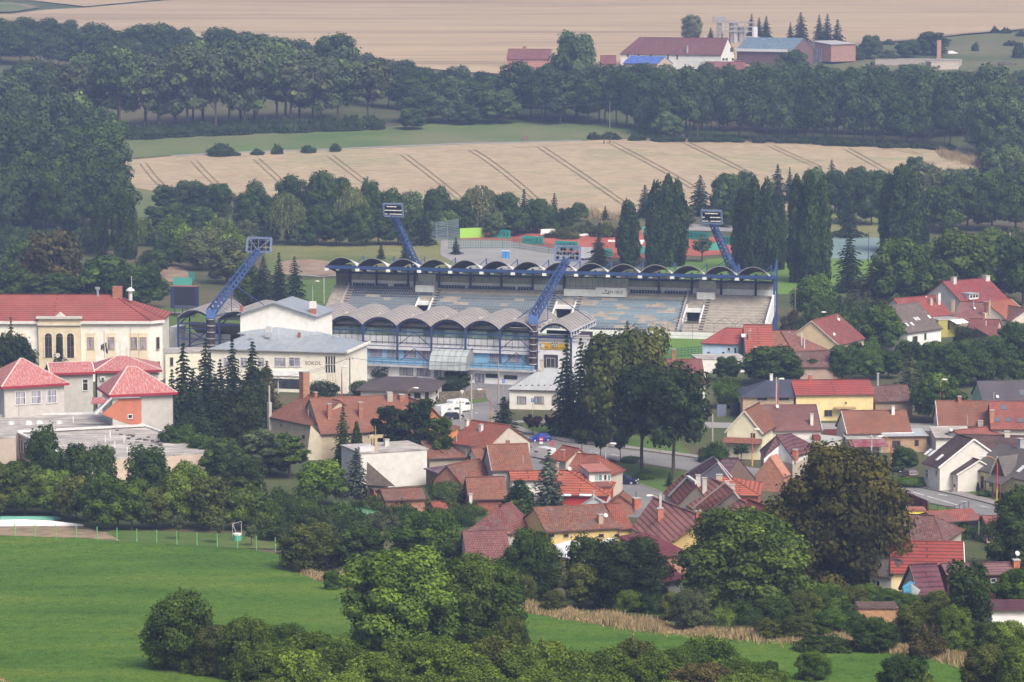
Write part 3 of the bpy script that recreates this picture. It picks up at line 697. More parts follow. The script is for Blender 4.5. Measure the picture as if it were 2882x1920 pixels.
 def sky(s, px, py, w=.8, h=1.2, face=0, col=(.72, .74, .76)):
  p, n, f = s.roofhit(face, px, py); u = (f[1] - f[0]).normalized(); v = n.cross(u); m = MB()
  q = [p - u * w / 2 - v * h / 2, p + u * w / 2 - v * h / 2, p + u * w / 2 + v * h / 2, p - u * w / 2 + v * h / 2]
  m.hexa([x - n * .05 for x in q] + [x + n * .09 for x in q]); child(m, "skylight", "m_poly", s.root, col, part=s.roof); return s
 def chim(s, px, ytop, ybot, w=.55, face=0, col=(.36, .15, .10), mat="m_brick", cap=(.4, .38, .36), pot=True, d=None):
  p, n, f = s.roofhit(face, px, ybot); zt_ = zat(ytop, p.y); m = MB(); b = Vector((p.x, p.y, p.z - .7)); d = d or w
  m.box(b + s.uy * (d / 2), w, d, zt_ - b.z, s.ux, s.uy); o = child(m, "chimney", mat, s.root, col, part=s.roof)
  if pot:
   m = MB(); m.box(Vector((p.x, p.y, zt_ - .02)) + s.uy * (d / 2), w + .14, d + .14, .12, s.ux, s.uy); o2 = child(m, "chimney", "m_concrete", s.root, cap, part=s.roof)
  return s
 def pipe(s, px, ytop, ybot, r=.09, face=0, col=(.5, .5, .5)):
  p, n, f = s.roofhit(face, px, ybot); m = MB(); z = zat(ytop, p.y); m.tube([(p.x, p.y, p.z - .2), (p.x, p.y, z)], r, 6); m.tube([(p.x, p.y, z - .12), (p.x, p.y, z)], r * 1.7, 6)
  child(m, "flue", "m_steel", s.root, col, part=s.roof); return s
 def dish(s, px, py, r=.34, face=0, side=1, col=(.46, .46, .46)):
  p, n, f = s.roofhit(face, px, py); m = MB(); p = p + Vector((0, 0, .35))
  m.tube([p - Vector((0, 0, .6)), p], .04, 6); d = Vector((.35 * side, -.8, .45)).normalized(); m.tube([p + d * .0, p + d * .07, p + d * .16], [r * .15, r * .7, r], 12)
  child(m, "satellite_dish", "m_steel", s.root, col, part=s.roof); return s
 def part(s, mb, name, mat, col): child(mb, name, mat, s.root, col); return s
 def rake(s, side="r", col=(.62, .61, .58), w=.18):
  """white verge boards on a gable"""
  m = MB(); D, L, H, R = s.depth, s.L, s.he, s.hr
  if s.kind == "gx":
   x = L + .03 if side == "r" else -.03; m.bar(s.P(x, 0, H - .05), s.P(x, D * s.rp, R - .05), .1, w); m.bar(s.P(x, D * s.rp, R - .05), s.P(x, D, H - .05), .1, w)
  else:
   m.bar(s.P(0, -.03, H - .05), s.P(L * s.rp, -.03, R - .05), .1, w); m.bar(s.P(L * s.rp, -.03, R - .05), s.P(L, -.03, H - .05), .1, w)
  child(m, "verge_board", "m_flatpaint", s.root, col, part=s.roof); return s
def ridge_house(label, a, b, d, c, ze, zr, roof, wall, rmat="m_tile_big", wmat="m_plaster", name="house", cat="house", low=None, verge=None):
 """gabled house from its ridge ends a, b and the eave corners d, c below them; the hidden slope mirrors the seen one"""
 A, B, D, C = G(*a, zr), G(*b, zr), G(*d, ze), G(*c, ze); A2, B2 = [Vector((2 * r.x - e.x, 2 * r.y - e.y, e.z)) for r, e in ((A, D), (B, C))]
 o = (A + B) / 2; R = empty(name, (o.x, o.y, 0), label, cat); rf = child(MB().slab([[D, C, B, A], [B2, A2, A, B]], .2), "roof", rmat, R, roof)
 k = lambda p, q, t=.06: p.lerp(q, t); dn = lambda p, z=-.3: Vector((p.x, p.y, z)); i = (o - (D + C + A2 + B2) / 4) * 0
 cen = (D + C + A2 + B2) / 4; ins = lambda p: Vector((p.x + (cen.x - p.x) * .05, p.y + (cen.y - p.y) * .05, p.z - .12)); a_, b_, d_, c_, e_, f_ = [ins(p) for p in (A, B, D, C, A2, B2)]; m = MB()
 m.quad(dn(d_), dn(c_), c_, d_); m.quad(dn(f_), dn(e_), e_, f_); m.quad(dn(e_), dn(d_), d_, a_, e_); m.quad(dn(c_), dn(f_), f_, b_, c_); child(m, "wall", wmat, R, wall)
 if low:
  m = MB(); q = [Vector((p.x + (p.x - cen.x) * .012, p.y + (p.y - cen.y) * .012, 0)) for p in (d_, c_, f_, e_)]; m.prism([(p.x, p.y) for p in q], -.2, low[0]); child(m, "lower_wall", "m_plaster", R, low[1])
 m = MB(); up = Vector((0, 0, .03)); m.bar(A + up, B + up, .3, .14); child(m, "ridge_cap", "m_tile_big", R, tuple(x * .8 for x in roof), part=rf); m = MB(); m.bar(D - Vector((0, 0, .1)), C - Vector((0, 0, .1)), .14); child(m, "gutter", "m_steel", R, (.1, .07, .06), part=rf)
 if verge:
  m = MB(); [m.bar(p, q, .16, .22) for p, q in ((D, A), (A2, A), (C, B), (B2, B))]; child(m, "verge_board", "m_flatpaint", R, verge, part=rf)
 n = (C - D).cross(A - D).normalized(); n = n if n.z > 0 else -n; u = (C - D).normalized(); v = n.cross(u)
 def put(nm, mat, col, px, py, w, h, t0=-.05, t1=.09):
  q = hit_plane(px, py, D, n); m = MB(); f = [q - u * w / 2 - v * h / 2, q + u * w / 2 - v * h / 2, q + u * w / 2 + v * h / 2, q - u * w / 2 + v * h / 2]; m.hexa([x + n * t0 for x in f] + [x + n * t1 for x in f]); child(m, nm, mat, R, col, part=rf)
 def stack(px, ytop, ybot, w, col, mat="m_brick", nm="chimney"):
  q = hit_plane(px, ybot, D, n); z = zat(ytop, q.y); m = MB(); m.box((q.x, q.y, q.z - .6), w, w, z - q.z + .6, (u.x, u.y, 0) if abs(u.z) < .1 else (1, 0, 0)); child(m, nm, mat, R, col, part=rf); m = MB(); m.box((q.x, q.y, z), w + .14, w + .14, .12); child(m, nm, "m_concrete", R, (.35, .33, .31), part=rf)
 return dict(R=R, rf=rf, put=put, stack=stack, A=A, B=B, C=C, D=D)
def add_window(root, c, u, n, w, h, frame=(.55, .54, .52), mull=1, glass="m_glass", name="window", cross=0):
 z = Vector((0, 0, 1)); t = min(.09, w * .14, h * .14); m = MB(); c = Vector(c)
 def rect(a0, a1, b0, b1, n0, n1, mb):
  q = [c + u * a0 + z * b0, c + u * a1 + z * b0, c + u * a1 + z * b1, c + u * a0 + z * b1]; mb.hexa([p + n * n0 for p in q] + [p + n * n1 for p in q])
 rect(-w / 2, w / 2, -h / 2, -h / 2 + t, -.05, .06, m); rect(-w / 2, w / 2, h / 2 - t, h / 2, -.05, .06, m); rect(-w / 2, -w / 2 + t, -h / 2 + t, h / 2 - t, -.05, .06, m); rect(w / 2 - t, w / 2, -h / 2 + t, h / 2 - t, -.05, .06, m)
 for k in range(mull): x = -w / 2 + w * (k + 1) / (mull + 1); rect(x - t * .4, x + t * .4, -h / 2 + t, h / 2 - t, -.05, .05, m)
 if cross: rect(-w / 2 + t, w / 2 - t, h * (cross - .5) - t * .4, h * (cross - .5) + t * .4, -.05, .048, m)
 f = child(m, name, "m_flatpaint", root, frame)
 p = MB(); rect(-w / 2 + t * .9, w / 2 - t * .9, -h / 2 + t * .9, h / 2 - t * .9, -.04, .025, p); child(p, "pane", glass, root, part=f)
 if name == "window": s_ = MB(); rect(-w / 2 - .08, w / 2 + .08, -h / 2 - .07, -h / 2 - .005, -.04, .12, s_); child(s_, "sill", "m_concrete", root, (.4, .38, .36), part=f)
 return f
WHITE, CREAM, YEL, GREYW, BRICK = (.68, .67, .64), (.66, .60, .44), (.66, .50, .22), (.40, .385, .365), (.42, .20, .14)
RED, RED2, OLD, PINK, PURP, DBR, SLATE, MAR, ORG = (.33, .092, .055), (.38, .10, .056), (.285, .112, .068), (.36, .15, .125), (.095, .045, .065), (.075, .048, .045), (.10, .09, .085), (.15, .03, .045), (.50, .14, .07)
WOODC = (.12, .09, .07)
PAL = dict(DG=(.046, .080, .025), MG=(.070, .120, .026), BG=(.095, .160, .028), YG=(.112, .172, .032), OL=(.068, .068, .023), CH=(.080, .102, .030), CON=(.028, .048, .028),
  BLU=(.085, .108, .105), WIL=(.135, .170, .075), PUR=(.050, .030, .038), FOR=(.055, .088, .042), FOL=(.080, .125, .055), BRN=(.085, .076, .036), GRY=(.085, .112, .06), BK=(.030, .050, .022), LB=(.072, .120, .025))
NAMES = dict(park=("deciduous_tree", "tree"), round=("deciduous_tree", "tree"), big=("deciduous_tree", "tree"), tall=("deciduous_tree", "tree"), wood=("forest_tree", "tree"), grove=("poplar_tree", "tree"), lombardy=("columnar_poplar", "tree"),
   spruce=("spruce_tree", "tree"), pine=("pine_tree", "tree"), willow=("willow_tree", "tree"), bush=("shrub", "shrub"), thicket=("shrub", "shrub"), globe=("shrub", "shrub"), thuja=("conifer_tree", "tree"),
   young=("young_tree", "tree"), fruit=("young_tree", "tree"))
def plant(rows, group=None, glabel=None):
 for r in rows:
  kind, x, yb, h, w, c = r[:6]; lab = r[6] if len(r) > 6 else glabel; gr = group if len(r) <= 6 else (r[7] if len(r) > 7 else None)
  nm, ct = NAMES[kind]
  tree(kind, nm, lab, ct, x, yb, h, w, PAL[c], gr)
plant([("thicket", 512, 1886, 228, 222, "MG", "dense dark green bush standing alone in the crop field"),
 ("big", 1128, 1822, 285, 350, "BG", "broad bright green tree with the widest dome at the field edge"),
 ("big", 1345, 1800, 240, 290, "MG", "rounded green tree joined to the right of the widest dome"),
 ("big", 1205, 1618, 190, 235, "MG", "bright green round tree standing behind the widest dome tree"),
 ("thicket", 882, 1604, 135, 205, "CH", "brownish olive spreading shrub at the corner of the crop field"),
 ("round", 1015, 1612, 140, 150, "DG", "dark loose tree between brownish shrub and bright round tree"),
 ("big", 1490, 1694, 208, 182, "DG", "dark green egg-shaped tree left of the white canopy"),
 ("tall", 1652, 1690, 190, 125, "DG", "narrow dark tree directly right of the white canopy"),
 ("big", 1768, 1712, 205, 235, "BK", "dark bushy tree in front of the yellow house end"),
 ("round", 1640, 1712, 130, 130, "CH", "low brownish tree under the narrow dark tree"),
 ("big", 2100, 1712, 292, 390, "MG", "wide mid green tree below the pink diagonal roofs"),
 ("big", 2355, 1665, 420, 395, "OL", "huge brown tinged chestnut tree, the tallest near the village"),
 ("big", 2888, 1602, 235, 228, "DG", "dark green tree at the right edge beside the street"),
 ("tall", 2725, 1818, 248, 140, "BK", "blackish upright tree before the purple roofed house"),
 ("big", 2862, 1750, 160, 150, "MG", "green tree at the right edge beside the blackish upright tree"),
 ("thicket", 1945, 1772, 115, 120, "GRY", "grey green rounded shrub standing in the dry grass strip"),
 ("bush", 2105, 1782, 98, 90, "DG", "small dark shrub in dry grass next to a yellowish one"),
 ("bush", 2032, 1758, 68, 78, "YG", "small yellow green shrub in the dry grass strip"),
 ("thicket", 2465, 1836, 100, 135, "DG", "dark compact shrub in front of the brick ruin"),
 ("thicket", 1772, 1722, 62, 92, "BG", "bright green low shrub below the dark bushy tree"),
 ("bush", 1842, 1726, 60, 86, "DG", "low dull shrub right of the bright low one"),
 ("bush", 2325, 1832, 44, 200, "DG", "ground hugging dark creeper mound above the crop field"),
 ("thicket", 2588, 1806, 115, 150, "CH", "yellow olive shrub right of the brick ruin"),
 ("bush", 2612, 1852, 95, 115, "BRN", "brown half bare bush in the dry grass"),
 ("thicket", 2685, 1842, 140, 110, "BG", "tall leafy sapling clump left of the blackish upright tree"),
 ("thicket", 2835, 1856, 112, 150, "YG", "yellow green shrub in the right corner of the dry grass"),
 ("thicket", 935, 1660, 58, 60, "MG", "small leafy shrub standing in the reddish dry weeds"),
 ("thicket", 2285, 1915, 85, 105, "MG", "sparse leggy shrub poking up before the lower crop field"),
 ("thicket", 2545, 1960, 118, 165, "DG", "dark shrub with a yellow side at the lower crop edge"),
 ("bush", 2590, 1965, 85, 100, "YG", "yellow leafed shrub beside the dark one at the lower crop edge"),
 ("thicket", 2775, 1950, 140, 150, "CH", "half bare olive bush in the bottom right corner"),
 ("thicket", 2872, 1965, 150, 140, "YG", "yellow olive bush at the bottom right edge")])
plant([("thicket", x, y, h, w, c) for x, y, h, w, c in [(2195, 1765, 85, 115, "DG"), (2262, 1760, 100, 130, "CH"), (2330, 1745, 105, 130, "MG"), (2395, 1735, 90, 120, "CH"), (2445, 1712, 70, 110, "MG"), (2250, 1800, 70, 110, "CH"), (2340, 1795, 80, 120, "MG"),
 (2400, 1790, 70, 100, "DG"), (2510, 1770, 80, 110, "DG"), (2560, 1740, 70, 100, "MG"), (2640, 1760, 100, 110, "CH"), (1470, 1705, 90, 90, "CH"), (1890, 1745, 80, 90, "CH"), (1560, 1722, 60, 80, "CH"), (2500, 1710, 55, 90, "MG"), (2160, 1740, 60, 100, "DG"), (2780, 1840, 90, 110, "DG"), (2160, 1800, 60, 90, "CH")]],
 "wild garden shrubs above the dry grass", "wild leafy shrub in the garden thicket above the dry grass")
plant([("thicket", x, y, h * (.84 if x > 840 else .98), w, c) for x, y, h, w, c in [(615, 1900, 150, 150, "CH"), (700, 1915, 185, 170, "LB"), (672, 1890, 150, 100, "CH"), (790, 1905, 160, 170, "LB"), (870, 1930, 190, 190, "MG"), (760, 1990, 190, 200, "LB"), (850, 2010, 220, 210, "YG"), (955, 1990, 215, 220, "LB"),
 (1050, 2010, 215, 200, "YG"), (930, 1885, 120, 160, "BG"), (1140, 1990, 235, 220, "LB"), (1275, 2010, 245, 240, "YG"), (1230, 1940, 185, 190, "LB"), (1390, 1985, 235, 220, "CH"), (1460, 1990, 215, 190, "LB"), (1350, 2030, 190, 220, "YG"), (1545, 1985, 225, 190, "YG"),
 (1440, 1860, 150, 110, "CH"), (1630, 1980, 175, 190, "LB"), (1500, 2030, 170, 200, "YG"), (1715, 1975, 185, 180, "LB"), (1790, 1960, 200, 170, "CH"), (1850, 1990, 190, 160, "LB"), (1690, 2030, 170, 220, "YG"), (1990, 1945, 185, 215, "MG"), (1910, 1960, 170, 130, "MG"),
 (1985, 2000, 160, 220, "BRN"), (2085, 1990, 160, 170, "LB"), (1880, 2040, 150, 200, "YG"), (2090, 2030, 160, 220, "YG"), (2180, 1975, 110, 130, "MG"), (2165, 1930, 85, 60, "DG"), (2230, 2010, 110, 160, "LB"), (2430, 2030, 110, 200, "YG"), (2660, 2040, 110, 200, "LB"), (1170, 2050, 190, 220, "YG"), (960, 2050, 190, 240, "YG"), (740, 2040, 130, 220, "CH")]],
 "shrubs of the foreground thicket", "leafy olive green shrub in the thicket along the bottom of the field")
plant([("tall", 128, 1425, 234, 112, "DG", "dark pointed tree left of three before the flat gravel roof"),
 ("tall", 218, 1430, 188, 98, "DG", "second dark pointed tree before the flat gravel roof"),
 ("tall", 286, 1432, 186, 96, "DG", "third dark pointed tree before the flat gravel roof"),
 ("tall", 416, 1440, 192, 140, "DG", "dark leafy tree covering the front edge of the gravel roof"),
 ("round", 530, 1425, 128, 130, "BG", "bright green tree below the right corner of the gravel roof")])
plant([("round", x, y, h, w, c) for x, y, h, w, c in [(-10, 1452, 142, 160, "CH"), (70, 1452, 146, 150, "LB"), (150, 1454, 134, 130, "YG"), (215, 1468, 134, 120, "CH"), (290, 1490, 158, 140, "LB"), (370, 1492, 150, 130, "LB"), (440, 1490, 120, 120, "CH"),
 (500, 1488, 165, 120, "YG"), (590, 1490, 155, 150, "CH"), (665, 1492, 120, 120, "LB"), (30, 1425, 130, 150, "LB"), (455, 1440, 120, 120, "DG"), (720, 1490, 110, 110, "LB"), (120, 1425, 120, 130, "CH")]],
 "yellowish trees behind the green post fence", "yellowish green tree in the row behind the green post fence")
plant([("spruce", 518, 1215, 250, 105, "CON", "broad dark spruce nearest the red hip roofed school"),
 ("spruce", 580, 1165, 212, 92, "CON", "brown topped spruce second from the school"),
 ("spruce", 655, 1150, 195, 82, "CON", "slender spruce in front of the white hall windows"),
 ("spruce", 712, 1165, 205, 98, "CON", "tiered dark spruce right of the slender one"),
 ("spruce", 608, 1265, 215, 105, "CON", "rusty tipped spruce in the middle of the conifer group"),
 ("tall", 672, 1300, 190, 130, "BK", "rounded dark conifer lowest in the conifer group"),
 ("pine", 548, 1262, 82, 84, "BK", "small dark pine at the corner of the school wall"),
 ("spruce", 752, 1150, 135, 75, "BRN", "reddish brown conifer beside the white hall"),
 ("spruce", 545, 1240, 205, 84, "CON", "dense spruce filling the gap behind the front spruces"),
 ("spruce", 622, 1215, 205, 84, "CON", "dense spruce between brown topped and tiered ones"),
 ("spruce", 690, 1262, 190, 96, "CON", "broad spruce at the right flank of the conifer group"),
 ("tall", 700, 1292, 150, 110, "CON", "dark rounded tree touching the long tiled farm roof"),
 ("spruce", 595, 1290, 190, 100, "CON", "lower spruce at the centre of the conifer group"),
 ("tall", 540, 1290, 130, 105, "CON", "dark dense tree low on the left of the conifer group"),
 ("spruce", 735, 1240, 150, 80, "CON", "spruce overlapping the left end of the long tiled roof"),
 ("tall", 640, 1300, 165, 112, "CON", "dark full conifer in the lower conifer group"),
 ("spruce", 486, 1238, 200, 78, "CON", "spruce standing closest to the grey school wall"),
 ("round", 505, 1312, 120, 112, "DG", "leafy dark tree below the school wall corner"),
 ("round", 575, 1330, 110, 120, "MG", "mid green tree under the conifer group"),
 ("round", 760, 1335, 100, 110, "MG", "mid green tree below the cream farm wall"),
 ("tall", 590, 1300, 130, 110, "CON", "dark conifer below the rusty tipped spruce"),
 ("round", 730, 1150, 120, 85, "DG", "leafy green tree between the hall and the spruces"),
 ("tall", 700, 1210, 130, 120, "BK", "dark dense tree behind the tiled farm roof"),
 ("round", 628, 1360, 130, 130, "DG", "dark tree below the conifer group"),
 ("pine", 742, 1350, 140, 135, "GRY", "pale green pine left of the tall white cube house"),
 ("pine", 815, 1345, 125, 125, "MG", "loose green pine touching the white cube house"),
 ("round", 905, 1425, 135, 150, "BG", "fresh green tree in front of the white cube house"),
 ("round", 690, 1410, 130, 130, "DG", "dark tree under the pale green pine"),
 ("thuja", 962, 1345, 110, 62, "BK", "blackish conifer at the corner of the white cube house"),
 ("spruce", 1003, 1400, 140, 88, "BLU", "blue grey spruce in front of the white cube house"),
 ("spruce", 966, 1305, 168, 62, "DG", "pointed green conifer before the long tiled roof"),
 ("thuja", 1004, 1306, 122, 50, "DG", "shorter conifer leaning on the pointed green one"),
 ("pine", 1092, 1312, 174, 112, "BK", "dark pine before the long roof, left of two"),
 ("pine", 1174, 1314, 194, 122, "BK", "dark pine before the orange gable, right of two"),
 ("pine", 1242, 1338, 168, 84, "MG", "thin stemmed pine with a round head over the old roof"),
 ("spruce", 848, 1095, 92, 62, "BK", "small black spruce next to the hall lettering"),
 ("globe", 905, 1128, 62, 108, "BK", "wide dark shrub in front of the hall stripe window"),
 ("globe", 1080, 1064, 46, 88, "BK", "round clipped shrub at the stand's ground floor"),
 ("globe", 1295, 1075, 46, 96, "BK", "round clipped shrub under the glazed barrel porch"),
 ("globe", 1272, 1104, 48, 100, "BK", "round clipped shrub before the stone wall"),
 ("globe", 1012, 1116, 48, 62, "BK", "clipped dark bush at the brown roof, left one"),
 ("globe", 1078, 1117, 55, 66, "BK", "clipped dark bush at the brown roof, right one"),
 ("spruce", 1418, 1258, 142, 108, "CON", "bushy grey green spruce beside the crossroads"),
 ("spruce", 1545, 1448, 186, 112, "BLU", "tall blue grey spruce in front of the red roofs"),
 ("thuja", 1462, 1468, 120, 150, "DG", "broad dark yew shaped tree below the blue spruce"),
 ("young", 1500, 1226, 58, 54, "PUR", "small purple leaved tree beside the white house"),
 ("young", 1556, 1226, 60, 52, "PUR", "small purple leaved tree next to the tall spruces"),
 ("bush", 1655, 1226, 48, 88, "PUR", "purple leaved bush at the feet of the tall spruces"),
 ("spruce", 1594, 1226, 285, 96, "CON", "tallest black spruce in front of the yellow club sign"),
 ("spruce", 1634, 1212, 262, 84, "CON", "second tall black spruce behind the tallest"),
 ("park", 1806, 1328, 312, 205, "BK", "big dark park tree with a bare trunk, left of the pair"),
 ("park", 1895, 1352, 335, 225, "BK", "big dark park tree with a bare trunk, right of the pair"),
 ("tall", 1718, 1250, 325, 175, "CH", "tall olive tree left behind the park pair"),
 ("tall", 1800, 1215, 300, 190, "CH", "tall olive tree reaching up to the pitch"),
 ("tall", 1690, 1240, 195, 120, "DG", "dark slim tree under the tall olive one"),
 ("spruce", 1765, 1010, 108, 60, "DG", "green conifer top at the pitch corner"),
 ("young", 1637, 1280, 76, 58, "DG", "vase shaped street tree on thin stem, left of three"),
 ("young", 1690, 1288, 68, 48, "DG", "vase shaped street tree on thin stem, middle of three"),
 ("young", 1746, 1296, 84, 52, "DG", "vase shaped street tree on thin stem, right of three"),
 ("spruce", 1884, 1370, 42, 26, "CON", "tiny spruce at the lawn kerb behind the tiled gable"),
 ("globe", 1775, 1302, 20, 62, "DG", "low clipped hedge block on the park lawn by the road"),
 ("globe", 1715, 1312, 20, 46, "DG", "low clipped hedge block under the road lamp"),
 ("globe", 1672, 1300, 17, 48, "DG", "low clipped hedge strip behind the direction sign"),
 ("bush", 1812, 1348, 26, 66, "MG", "low green shrub bed behind the dark car"),
 ("globe", 2050, 1150, 92, 92, "MG", "tall sloping clipped hedge right of the pale green gable"),
 ("round", 2045, 1072, 70, 78, "DG", "dark tree between pale green gable and wide garden tree"),
 ("round", 2170, 1085, 112, 190, "DG", "wide garden tree above the blue black roof"),
 ("bush", 2010, 1300, 60, 95, "DG", "dark shrub bed left of the cream gable house"),
 ("fruit", 2086, 1300, 52, 44, "DG", "thin young tree in front of the cream wall"),
 ("round", 2542, 1328, 74, 82, "DG", "small dark tree behind the parked car"),
 ("globe", 2566, 1368, 26, 92, "MG", "long low green shrub bed in front of the white house"),
 ("bush", 2697, 1376, 42, 50, "YG", "yellow flowering shrub under the blue street sign"),
 ("globe", 2516, 1448, 48, 78, "MG", "thick green hedge below the red wall"),
 ("globe", 2768, 1398, 18, 40, "MG", "low round shrub at the cream house door"),
 ("globe", 2738, 1378, 18, 24, "DG", "ball shaped shrub at the cream house corner"),
 ("thuja", 2752, 1384, 28, 12, "DG", "thin cone shrub at the cream house corner"),
 ("bush", 2815, 1402, 18, 26, "PUR", "reddish shrub beside the cream house porch"),
 ("round", 2620, 1500, 50, 60, "DG", "small tree between the two lower tile roofs"),
 ("bush", 2700, 1515, 60, 90, "MG", "garden shrub below the red carport roof"),
 ("globe", 1266, 1422, 70, 136, "DG", "thick square hedge right of the white cube house"),
 ("round", 480, 984 + 320, 90, 80, "DG", "dark tree at the foot of the grey school wall")])
plant([("bush", x, y, h, w, c) for x, y, h, w, c in [(760, 1470, 70, 110, "LB"), (830, 1480, 70, 120, "DG"), (900, 1490, 70, 110, "DG"), (960, 1470, 60, 110, "MG"), (1050, 1450, 60, 100, "CH"), (1080, 1490, 70, 100, "GRY"), (1120, 1445, 50, 90, "DG"), (1180, 1440, 50, 90, "CH"), (1260, 1460, 60, 100, "CH"),
 (760, 1520, 60, 80, "DG"), (820, 1530, 70, 80, "DG"), (1000, 1500, 70, 100, "DG"), (1300, 1480, 60, 80, "DG"), (1330, 1450, 40, 80, "MG"), (640, 1440, 70, 110, "DG"), (710, 1440, 80, 110, "LB"), (790, 1440, 70, 110, "DG"), (860, 1450, 60, 90, "MG"), (1010, 1455, 50, 80, "DG"), (1150, 1480, 60, 90, "DG"), (1220, 1480, 55, 90, "CH")]],
 "garden shrubs below the white cube house", "untidy garden shrub in the band below the white cube house")
plant([("fruit", x, y, h, w, c) for x, y, h, w, c in [(502, 1520, 72, 40, "GRY"), (612, 1530, 78, 46, "GRY"), (708, 1538, 62, 44, "GRY"), (772, 1526, 45, 36, "DG")]],
 "young nursery trees behind the post fence", "slim young tree planted on the lawn behind the green posts")
plant([("round", 2480, 990, 132, 130, "MG", "bright tree hiding the left wall of the grey tiled house"),
 ("globe", 2445, 1005, 45, 84, "BG", "light green clipped hedge below the bright tree"),
 ("globe", 2714, 972, 60, 66, "BK", "dark clipped hedge block before the yellow terrace wall"),
 ("round", 2640, 1190, 145, 165, "MG", "large green tree at the upper street behind red roofs"),
 ("spruce", 2412, 1152, 50, 46, "BLU", "small blue spruce in the yellow house garden, left one"),
 ("spruce", 2503, 1152, 56, 50, "BLU", "small blue spruce in the yellow house garden, right one"),
 ("round", 2442, 1152, 66, 64, "DG", "dark little tree between the two blue spruces"),
 ("spruce", 2560, 1092, 98, 78, "GRY", "grey green spruce among the garden trees"),
 ("spruce", 2540, 1160, 62, 44, "CON", "dark little conifer right of the blue spruces"),
 ("thuja", 2622, 1222, 26, 12, "DG", "thin dark cypress beside the tiled house annex"),
 ("thuja", 2362, 1170, 24, 18, "DG", "thin dark cypress at the yellow house door")])
plant([("round", x, y, h, w, c) for x, y, h, w, c in [(2290, 1072, 66, 84, "DG"), (2372, 1075, 105, 100, "DG"), (2440, 1070, 90, 90, "MG"), (2310, 1050, 60, 80, "DG"), (2500, 1065, 80, 90, "DG"), (2690, 1090, 95, 115, "DG"), (2750, 1085, 105, 120, "DG"), (2820, 1080, 115, 125, "DG"), (2885, 1060, 130, 120, "DG"),
 (2625, 1040, 80, 90, "MG"), (2560, 1030, 75, 90, "DG"), (2700, 1030, 70, 90, "MG"), (2770, 1015, 70, 100, "GRY"), (2850, 1005, 100, 90, "DG"), (2890, 985, 80, 80, "GRY"), (2600, 1085, 70, 80, "DG"), (2660, 1050, 80, 90, "DG"), (2730, 1045, 90, 100, "DG"), (2810, 1035, 90, 100, "MG"), (2240, 1075, 60, 70, "MG"), (2400, 1020, 60, 80, "DG")]],
 "orchard trees of the gardens on the right", "dense garden tree in the orchard above the row of red roofs")
